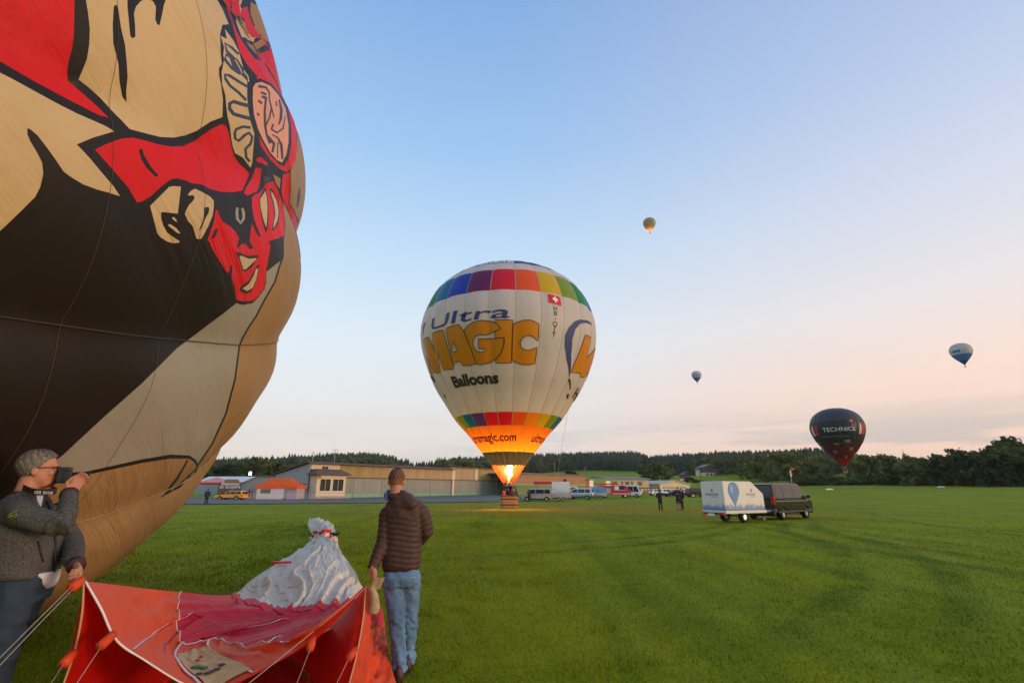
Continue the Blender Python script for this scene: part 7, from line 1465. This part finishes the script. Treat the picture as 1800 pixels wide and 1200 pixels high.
def build_photographer():
    g0 = at(40, 1000, 3.42); root = Vector((g0.x, g0.y, 0)); t = thing('person', 'grey-haired man in glasses and mottled grey fleece taking a picture beside the red cloth', 'person', tuple(root)); J = lambda px, py, Y=3.42: at(px, py, Y) - root
    F_ = Vector((.80, .60, 0)).normalized(); S_ = Vector((F_.y, -F_.x, 0)); FH = Vector((.78, .62, .02)); TF = Vector((.93, .36, 0)).normalized(); TS = Vector((TF.y, -TF.x, 0))
    hc = J(70, 826, 3.42); neck = J(48, 868)
    shR, elR, wrR = J(18, 898, 3.22), J(112, 926, 3.24), J(122, 868, 3.42)         # arm nearer to us, raised to the camera
    shL, elL, wrL = J(88, 896, 3.62), J(124, 950, 3.64), J(134, 994, 3.40); haL = LH - root
    hip = J(42, 1024); b = MB(); add_head(b, hc, FH, 1.03); b.tube([hc + Vector((-.03, -.02, -.1)), neck + Vector((0, 0, -.05))], [.06, .07], 16)
    b.loft(rings([(hip, .16, .12), (J(42, 960), .15, .12), (J(42, 910), .17, .12), (J(46, 885), .14, .09)], TF, TS))
    for A_ in ((shR, elR, wrR), (shL, elL, wrL)): b.tube(list(A_), [.05, .044, .031], 12)
    legs = []
    for s in (-1, 1):
        h = hip + TS * (.09 * s) + Vector((0, 0, -.03)); k = Vector((h.x - .03 + .05 * s, h.y, .52)); a = Vector((h.x - .10 + .06 * s, h.y - .03, .09)); legs.append((h, k, a)); b.tube([h, k, a, a + TF * .1 - Vector((0, 0, .05))], [.09, .06, .042, .035], 12)
    add_hand(b, wrL, (haL - wrL), Vector((-.5, -.6, -.2)), 1, 1.05, 1.08); cam_p = J(142, 838, 3.50); add_hand(b, wrR, (cam_p - wrR), Vector((.25, .45, .85)), -1, .62, 1.08, .1, .9)
    skin('body', b, .0075, SKIN_, t, 2)
    add_hair(hc, FH, mat('hair_grey', (.18, .15, .11), .6, var=.55, scale=110, bump=.002, bscale=150, stretch=(1, 1, .22)), t, 1.03, .0085, -.030, -.092, .066, 8, .003, 5200, .030, .0012, .80)
    # glasses
    f, r, u = head_frame(FH); q = lambda x, y, z: hc + (r * x + f * y + u * z) * 1.03; DK = mat('glasses_black', (.01, .01, .01), .35); b = MB()
    for sd in (-1, 1):
        b.tube([q(sd * .078, -.02, .012), q(sd * .077, .05, .016), q(sd * .066, .088, .014)], .0034, 6); b.tube([q(sd * (.036 + .026 * math.cos(a)), .096 - .01 * abs(math.cos(a)), .006 + .018 * math.sin(a)) for a in np.linspace(0, 2 * math.pi, 17)], .003, 6)
    b.tube([q(-.010, .099, .012), q(.010, .099, .012)], .003, 6); b.build('glasses', DK, t, True)
    # fleece jacket
    b = MB(); hem = J(40, 1010)
    b.loft(rings([(hem + Vector((0, 0, .0)), .200, .165), (J(41, 985), .208, .172), (J(42, 950), .206, .172), (J(43, 915), .205, .165), (J(44, 895), .215, .140), (J(46, 880), .17, .115), (J(48, 870), .10, .095), (J(50, 862), .085, .085)], TF, TS, 28, 2.4))
    b.tube([shR + TS * -.05, shR.lerp(elR, .25), shR.lerp(elR, .65), elR, elR.lerp(wrR, .45), wrR], [.088, .084, .071, .067, .056, .047], 16)
    b.tube([shL + TS * .05, shL.lerp(elL, .3), shL.lerp(elL, .7), elL, elL.lerp(wrL, .5), wrL], [.090, .084, .074, .070, .060, .048], 16)
    def folds(P):
        l, d = seg_t(P, elR, wrR); l2, d2 = seg_t(P, shR, elR); w = np.exp(-(np.linalg.norm(P - np.array(elR), axis=1) / .13) ** 2); w2 = np.exp(-((P[:, 2] - hem.z - .05) / .12) ** 2)
        return .009 * w * np.sin(l * 110 + 3 * np.sin(l2 * 30)) + .007 * w2 * np.sin(P @ np.array(TS) * 38 + 2 * np.sin(P[:, 2] * 25)) + .004 * np.sin(P[:, 2] * 33 + P[:, 0] * 27) + .0012 * np.sin(P[:, 0] * 300) * np.sin(P[:, 2] * 290) * np.sin(P[:, 1] * 310)
    fl = fleece(); skin('fleece_jacket', b, .009, fl, t, 3, folds)
    DKT = mat('trim_black', (.012, .012, .014), .7)
    b = MB(); z = [J(86, 905, 3.29), J(87, 940, 3.26), J(86, 975, 3.26), J(83, 1008, 3.265)]; zp = [p + TF * .0 for p in z]; 
    zl = [Vector(c) + TF * d + TS * (.035) for c, d in ((hem + Vector((0, 0, .0)), .170), (J(41, 985), .177), (J(42, 950), .177), (J(43, 915), .170), (J(44, 895), .146), (J(46, 880), .12))]; b.tube(zl, .008, 6); b.build('zip', DKT, t, True)
    b = MB(); b.tube([Vector(J(41, 985)) + TF * .150 + TS * .125, Vector(J(42, 948)) + TF * .135 + TS * .155], .006, 6); b.build('pocket_zip', DKT, t, True)
    b = MB(); c0 = J(50, 866); b.loft(rings([(c0 + Vector((0, 0, -.045)), .105, .105), (c0 + Vector((0, 0, .012)), .090, .088)], TF, TS, 24)); skin('collar', b, .010, DKT, t, 2)
    for p, n_, rr in ((shR.lerp(elR, .30), 7, .02), (Vector(J(43, 912)) + TF * .166 + TS * .09, 7, .018)):   # lime embroidery
        b = MB(); gg = random.Random(n_)
        for k in range(n_): w = p + Vector((gg.uniform(-.03, .03), 0, gg.uniform(-.018, .018))) + (Vector((.0, -.088, .01)) if p is not None and k >= 0 and (p - shR).length < .2 else Vector((0, 0, 0))); b.tube([w, w + Vector((.018, -.001, .012))], .003, 5)
        b.build('embroidery', mat('lime_thread', (.28, .32, .02), .7), t)
    # shirt tail, collar of the shirt
    WS = mat('white_shirt', (.66, .60, .60), .75, var=.06, scale=5); b = MB(); b.loft(rings([(hem + TF * .035 + Vector((0, 0, -.085)), .10, .135), (hem + TF * .035 + Vector((0, 0, -.05)), .15, .148), (hem + TF * .03 + Vector((0, 0, .02)), .17, .15)], TF, TS, 24)); skin('shirt_tail', b, .010, WS, t, 3); b = MB(); b.add([J(63, 862, 3.30), J(78, 862, 3.31), J(74, 882, 3.28), J(72, 892, 3.27), J(66, 880, 3.28)], [(0, 1, 2, 3, 4)]); b.build('shirt_front', WS, t)
    
    for e_, w_ in ((elL, wrL), (elR, wrR)): b = MB(); b.tube([e_.lerp(w_, .93), w_ + (w_ - e_).normalized() * .012], [.052, .050], 14); b.build('cuff', mat('cuff_maroon', (.05, .012, .014), .7), t, True)
    # jeans
    b = MB(); b.loft(rings([(hip + Vector((0, 0, -.10)), .165, .135), (hip + Vector((0, 0, -.02)), .178, .145), (hip + Vector((0, 0, .05)), .172, .140)], TF, TS, 24, 2.6))
    for h, k, a in legs: b.tube([h, h.lerp(k, .4), k, k.lerp(a, .5), a], [.105, .096, .080, .074, .074], 16)
    skin('jeans', b, .011, denim('denim_dark', (.034, .052, .075)), t, 4, lambda P: .008 * np.sin(P[:, 2] * 60 + P[:, 0] * 40) * np.exp(-((P[:, 2] - .75) / .14) ** 2) + .004 * np.sin(P[:, 2] * 27 + P[:, 0] * 50))
    for h, k, a in legs: b = MB(); b.loft([[Vector((a.x, a.y, 0)) + TS * (w * math.cos(v)) + TF * y + Vector((0, 0, max(0, hh * math.sin(v)))) for v in np.linspace(0, math.pi, 9)] for y, w, hh in ((-.10, .036, .10), (-.05, .045, .13), (.05, .048, .10), (.15, .05, .07), (.2, .036, .045))]); b.build('shoe', mat('shoe_dark', (.03, .02, .016), .6), t, True)
    b = MB(); b.tube([Vector(wrL) + (haL - wrL).normalized() * .1 + Vector((.012 * math.cos(a), -.016, .012 * math.sin(a))) for a in np.linspace(0, 2 * math.pi, 11)], .0025, 5); b.build('ring', mat('silver_ring', (.7, .7, .68), .2, .9), t, True)
    # camera held to the eye, with strap
    c = J(113, 838, 3.49) + root; f = Vector((.86, .50, .0)).normalized(); s = Vector((f.y, -f.x, 0)); up = Vector((0, 0, 1)); M = Matrix((s, f, up)).transposed()
    k = thing('camera', 'black reflex camera held to the grey-haired man\'s eye', 'camera', tuple(c)); k.scale = (.88,) * 3; CB = mat('camera_body', (.014, .014, .015), .45, var=.1, scale=60, bump=.001, bscale=300)
    b = MB(); b.box((0, 0, 0), (.145, .06, .095), M=M); b.box(up * .058, (.07, .07, .035), M=M); b.box(f * .03 + s * .058, (.035, .05, .085), M=M); skin('body', b, .005, CB, k, 2)
    b = MB(); b.tube([f * .028, f * .06, f * .062, f * .115, f * .117, f * .15], [.036, .036, .040, .040, .043, .044], 22); b.build('lens', CB, k); b = MB(); b.tube([f * .1505, f * .154], [.036, .036], 20); b.build('front_glass', GLASS, k); b = MB(); b.tube([f * .128, f * .134], [.0442, .0442], 22); b.build('lens_ring', mat('lens_ring', (.16, .03, .03), .5), k)
    sp = [c - s * .07 + up * .03, c + Vector((-.03, -.06, -.07)), J(98, 866, 3.30) + root, J(75, 868, 3.27) + root, J(50, 867, 3.26) + root, J(28, 857, 3.34) + root, J(22, 845, 3.44) + root, J(40, 850, 3.55) + root]; sp = [Vector(p) - c for p in cat(np.array([tuple(p) for p in sp]), 50)]
    b = MB(); n = len(sp); w = Vector((0, 0, .019)); th = Vector((.0, -.003, 0)); b.loft([[p - w, p + w, p + w + th, p - w + th] for p in sp]); st = b.build('strap', mat('strap_black', (.014, .012, .013), .7), k); b = MB(); b.tube([p + w + th for p in sp], .003, 5); b.tube([p - w + th for p in sp], .003, 5); b.build('strap_edge', mat('strap_red', (.16, .012, .014), .7), st)
    a0, a1 = J(92, 870, 3.262) + root - c, J(58, 868.5, 3.238) + root - c; flat_text('lettering', 'EOS 5D', .027, (a0 + a1) / 2 + Vector((0, -.012, .009)), a1 - a0, (0, 0, -1), mat('strap_print', (.6, .6, .6), .6), st, .0008, 1.3, .004)
def fleece():
    m = mat('fleece_grey', (.085, .08, .07), .95, var=.3, scale=6, bump=.004, bscale=150, spec=.1); nt = m.node_tree; N = nt.nodes; L = nt.links; b = N['Principled BSDF']
    tc = N.new('ShaderNodeTexCoord'); n = N.new('ShaderNodeTexNoise'); n.inputs['Scale'].default_value = 210; n.inputs['Detail'].default_value = 4; L.new(tc.outputs['Object'], n.inputs[0]); r = N.new('ShaderNodeMapRange'); L.new(n.outputs[0], r.inputs[0]); r.inputs[1].default_value = .42; r.inputs[2].default_value = .62
    mx = N.new('ShaderNodeMix'); mx.data_type = 'RGBA'; L.new(r.outputs[0], mx.inputs[0]); mx.inputs[6].default_value = (.045, .043, .041, 1); mx.inputs[7].default_value = (.15, .14, .12, 1); L.new(mx.outputs[2], b.inputs['Base Color']); return m
build_photographer()
def small_person(label, loc, rz, top, bottom, hairc, h=1.74, arms='down', shorts=False, group=None, lean=0, name='person', voxel=.022):
    t = thing(name, label, 'person', loc, rz, group); t.scale = (h / 1.76,) * 3; F_, S_ = Vector((0, 1, 0)), Vector((1, 0, 0)); V = Vector
    cm = mat('cloth_%d_%d_%d' % tuple(int(c * 999) for c in top), top, .85, var=.15, scale=6); cb = mat('cloth_%d_%d_%d' % tuple(int(c * 999) for c in bottom), bottom, .85, var=.15, scale=6)
    hc = V((0, .02, 1.64)); A = dict(down=[((-.2, 0, 1.42), (-.25, -.03, 1.12), (-.22, .08, .88)), ((.2, 0, 1.42), (.25, -.03, 1.12), (.22, .08, .88))], point=[((-.2, 0, 1.42), (-.26, -.05, 1.13), (-.16, .16, 1.05)), ((.2, 0, 1.42), (.42, .12, 1.36), (.68, .2, 1.40))], fold=[((-.2, 0, 1.42), (-.27, .0, 1.13), (-.02, .22, 1.18)), ((.2, 0, 1.42), (.27, 0, 1.13), (.02, .22, 1.22))], up=[((-.2, 0, 1.42), (-.26, .05, 1.18), (-.12, .2, 1.5)), ((.2, 0, 1.42), (.3, .05, 1.5), (.2, .08, 1.85))])[arms]
    b = MB(); add_head(b, hc, (0, 1, 0)); b.loft(rings([(V((0, 0, .95)), .13, .09), (V((0, 0, 1.2)), .13, .09), (V((0, 0, 1.42)), .15, .08), (V((0, 0, 1.5)), .07, .06)], F_, S_, 14))
    for a in A: b.tube([V(p) for p in a], [.045, .038, .028], 8); d = V(a[2]) - V(a[1]); add_hand(b, V(a[2]), d, (0, .3, 1) if abs(d.z) < .1 else (-a[0][0], 0, 0), 1 if a[0][0] > 0 else -1, .4)
    for s in (-1, 1): b.tube([V((s * .09, 0, .92)), V((s * .1, .02, .5)), V((s * .1, -.01, .09)), V((s * .11, .1, .04))], [.08, .055, .042, .035], 8)
    skin('body', b, voxel * .8, SKIN_, t, 1); add_hair(hc, (0, 1, 0), mat('hair_%d' % int(hairc[0] * 999), hairc, .8, var=.2), t, 1.0, .012)
    b = MB(); b.loft(rings([(V((0, 0, .86)), .175, .125), (V((0, 0, 1.1)), .17, .12), (V((0, 0, 1.38)), .19, .115), (V((0, 0, 1.47)), .13, .09), (V((0, 0, 1.52)), .07, .07)], F_, S_, 18))
    for a in A: b.tube([V(a[0]) * .9 + V((0, 0, .14)), V(a[0]), V(a[1]), V(a[1]).lerp(V(a[2]), .9)], [.07, .075, .06, .045], 10)
    skin('jacket', b, voxel, cm, t, 2); b = MB(); b.loft(rings([(V((0, 0, .8)), .16, .12), (V((0, 0, .95)), .165, .12)], F_, S_, 16)); e = .52 if shorts else .1
    for s in (-1, 1): b.tube([V((s * .085, 0, .86)), V((s * .1, .015, .52)), V((s * .105, -.01, e))] if not shorts else [V((s * .085, 0, .86)), V((s * .1, .01, .62)), V((s * .1, .015, .5))], [.095, .075, .065 if not shorts else .085], 10)
    skin('trousers', b, voxel, cb, t, 2)
    for s in (-1, 1): b = MB(); b.loft([[V((s * .105 + w * math.cos(q), y, max(0, hh * math.sin(q)))) for q in np.linspace(0, math.pi, 7)] for y, w, hh in ((-.1, .035, .09), (0, .045, .12), (.1, .048, .08), (.18, .035, .05))]); b.build('shoe', BLACKP, t, True)
    return t
def build_people():
    p = G(1162, 899, 41.5); small_person('person in dark clothes pointing with an outstretched arm near the middle of the field', tuple(p), R_(-14), (.016, .018, .028), (.012, .012, .016), (.06, .03, .02), 1.68, 'point')
    p = G(1194, 898, 42.5); small_person('person in a dark blue jacket and dark shorts standing just left of the trailer', tuple(p), R_(150), (.03, .032, .06), (.02, .02, .025), (.12, .05, .03), 1.86, 'fold', True)
    p = G(1200, 898, 43.6); small_person('person in black half hidden behind the one in dark shorts', tuple(p), R_(120), (.02, .018, .02), (.015, .015, .018), (.05, .03, .02), 1.74, 'down')
    B = Vector((-.35, 47.6, float(gz(-.35, 47.6)) + .12))
    for k, (dx, dy, rz, top, arms, lab) in enumerate(((-.12, .15, 2.9, (.03, .03, .04), 'down', 'dark-clothed passenger in the middle of the wicker basket'), (.28, -.15, 3.4, (.25, .04, .035), 'fold', 'passenger in a dull red top at the right side of the basket'), (.5, .25, 2.6, (.04, .045, .06), 'down', 'passenger in navy standing at the back right of the basket'), (-.35, .3, 3.0, (.04, .04, .045), 'up', 'pilot in black reaching up to the burner in the basket'))):
        small_person(lab, (B.x + dx + .1, B.y + dy, B.z), rz, top, (.02, .02, .025), (.07, .04, .025), 1.7, arms, group='people in the basket')
    p = G(907, 880, 52); small_person('person in dark clothes standing on the tarmac just right of the basket', tuple(p), 2.0, (.10, .09, .09), (.03, .03, .035), (.08, .05, .03), 1.76)
    p = G(928, 880, 80); small_person('person in a red jacket behind the front of the silver minivan', tuple(p), 2.4, (.5, .03, .02), (.03, .03, .04), (.08, .05, .03), 1.7)
    p = G(436, 876, 86); small_person('person in a red top at the left side of the orange tent', tuple(p), 1.0, (.5, .03, .05), (.03, .03, .04), (.08, .05, .03), 1.7)
    p = G(442, 876, 88); small_person('person in crimson beside the orange tent opening', tuple(p), 2.2, (.42, .02, .08), (.05, .04, .04), (.05, .03, .02), 1.66)
    p = G(362, 884, 58); small_person('person in dark clothes almost hidden behind the edge of the big tan balloon', tuple(p), .6, (.03, .035, .06), (.012, .013, .02), (.05, .03, .02), 1.78)
build_people()
# ------------------------------------------------------------------ evening haze: one closed box of thin air round everything but the sky
def build_haze():
    b = MB(); b.b2((-3100, -3100, -3), (3100, 3150, 420)); o = b.build('haze', []); m = bpy.data.materials.new('haze_air'); m.use_nodes = True; nt = m.node_tree; nt.nodes.clear()
    out = nt.nodes.new('ShaderNodeOutputMaterial'); v = nt.nodes.new('ShaderNodeVolumePrincipled'); v.inputs['Color'].default_value = (.80, .86, .95, 1); v.inputs['Density'].default_value = .00008; v.inputs['Anisotropy'].default_value = .2; nt.links.new(v.outputs[0], out.inputs['Volume'])
    o.data.materials.append(m); struct(o, 'stuff'); o['label'] = 'thin evening haze over the airfield'
build_haze()
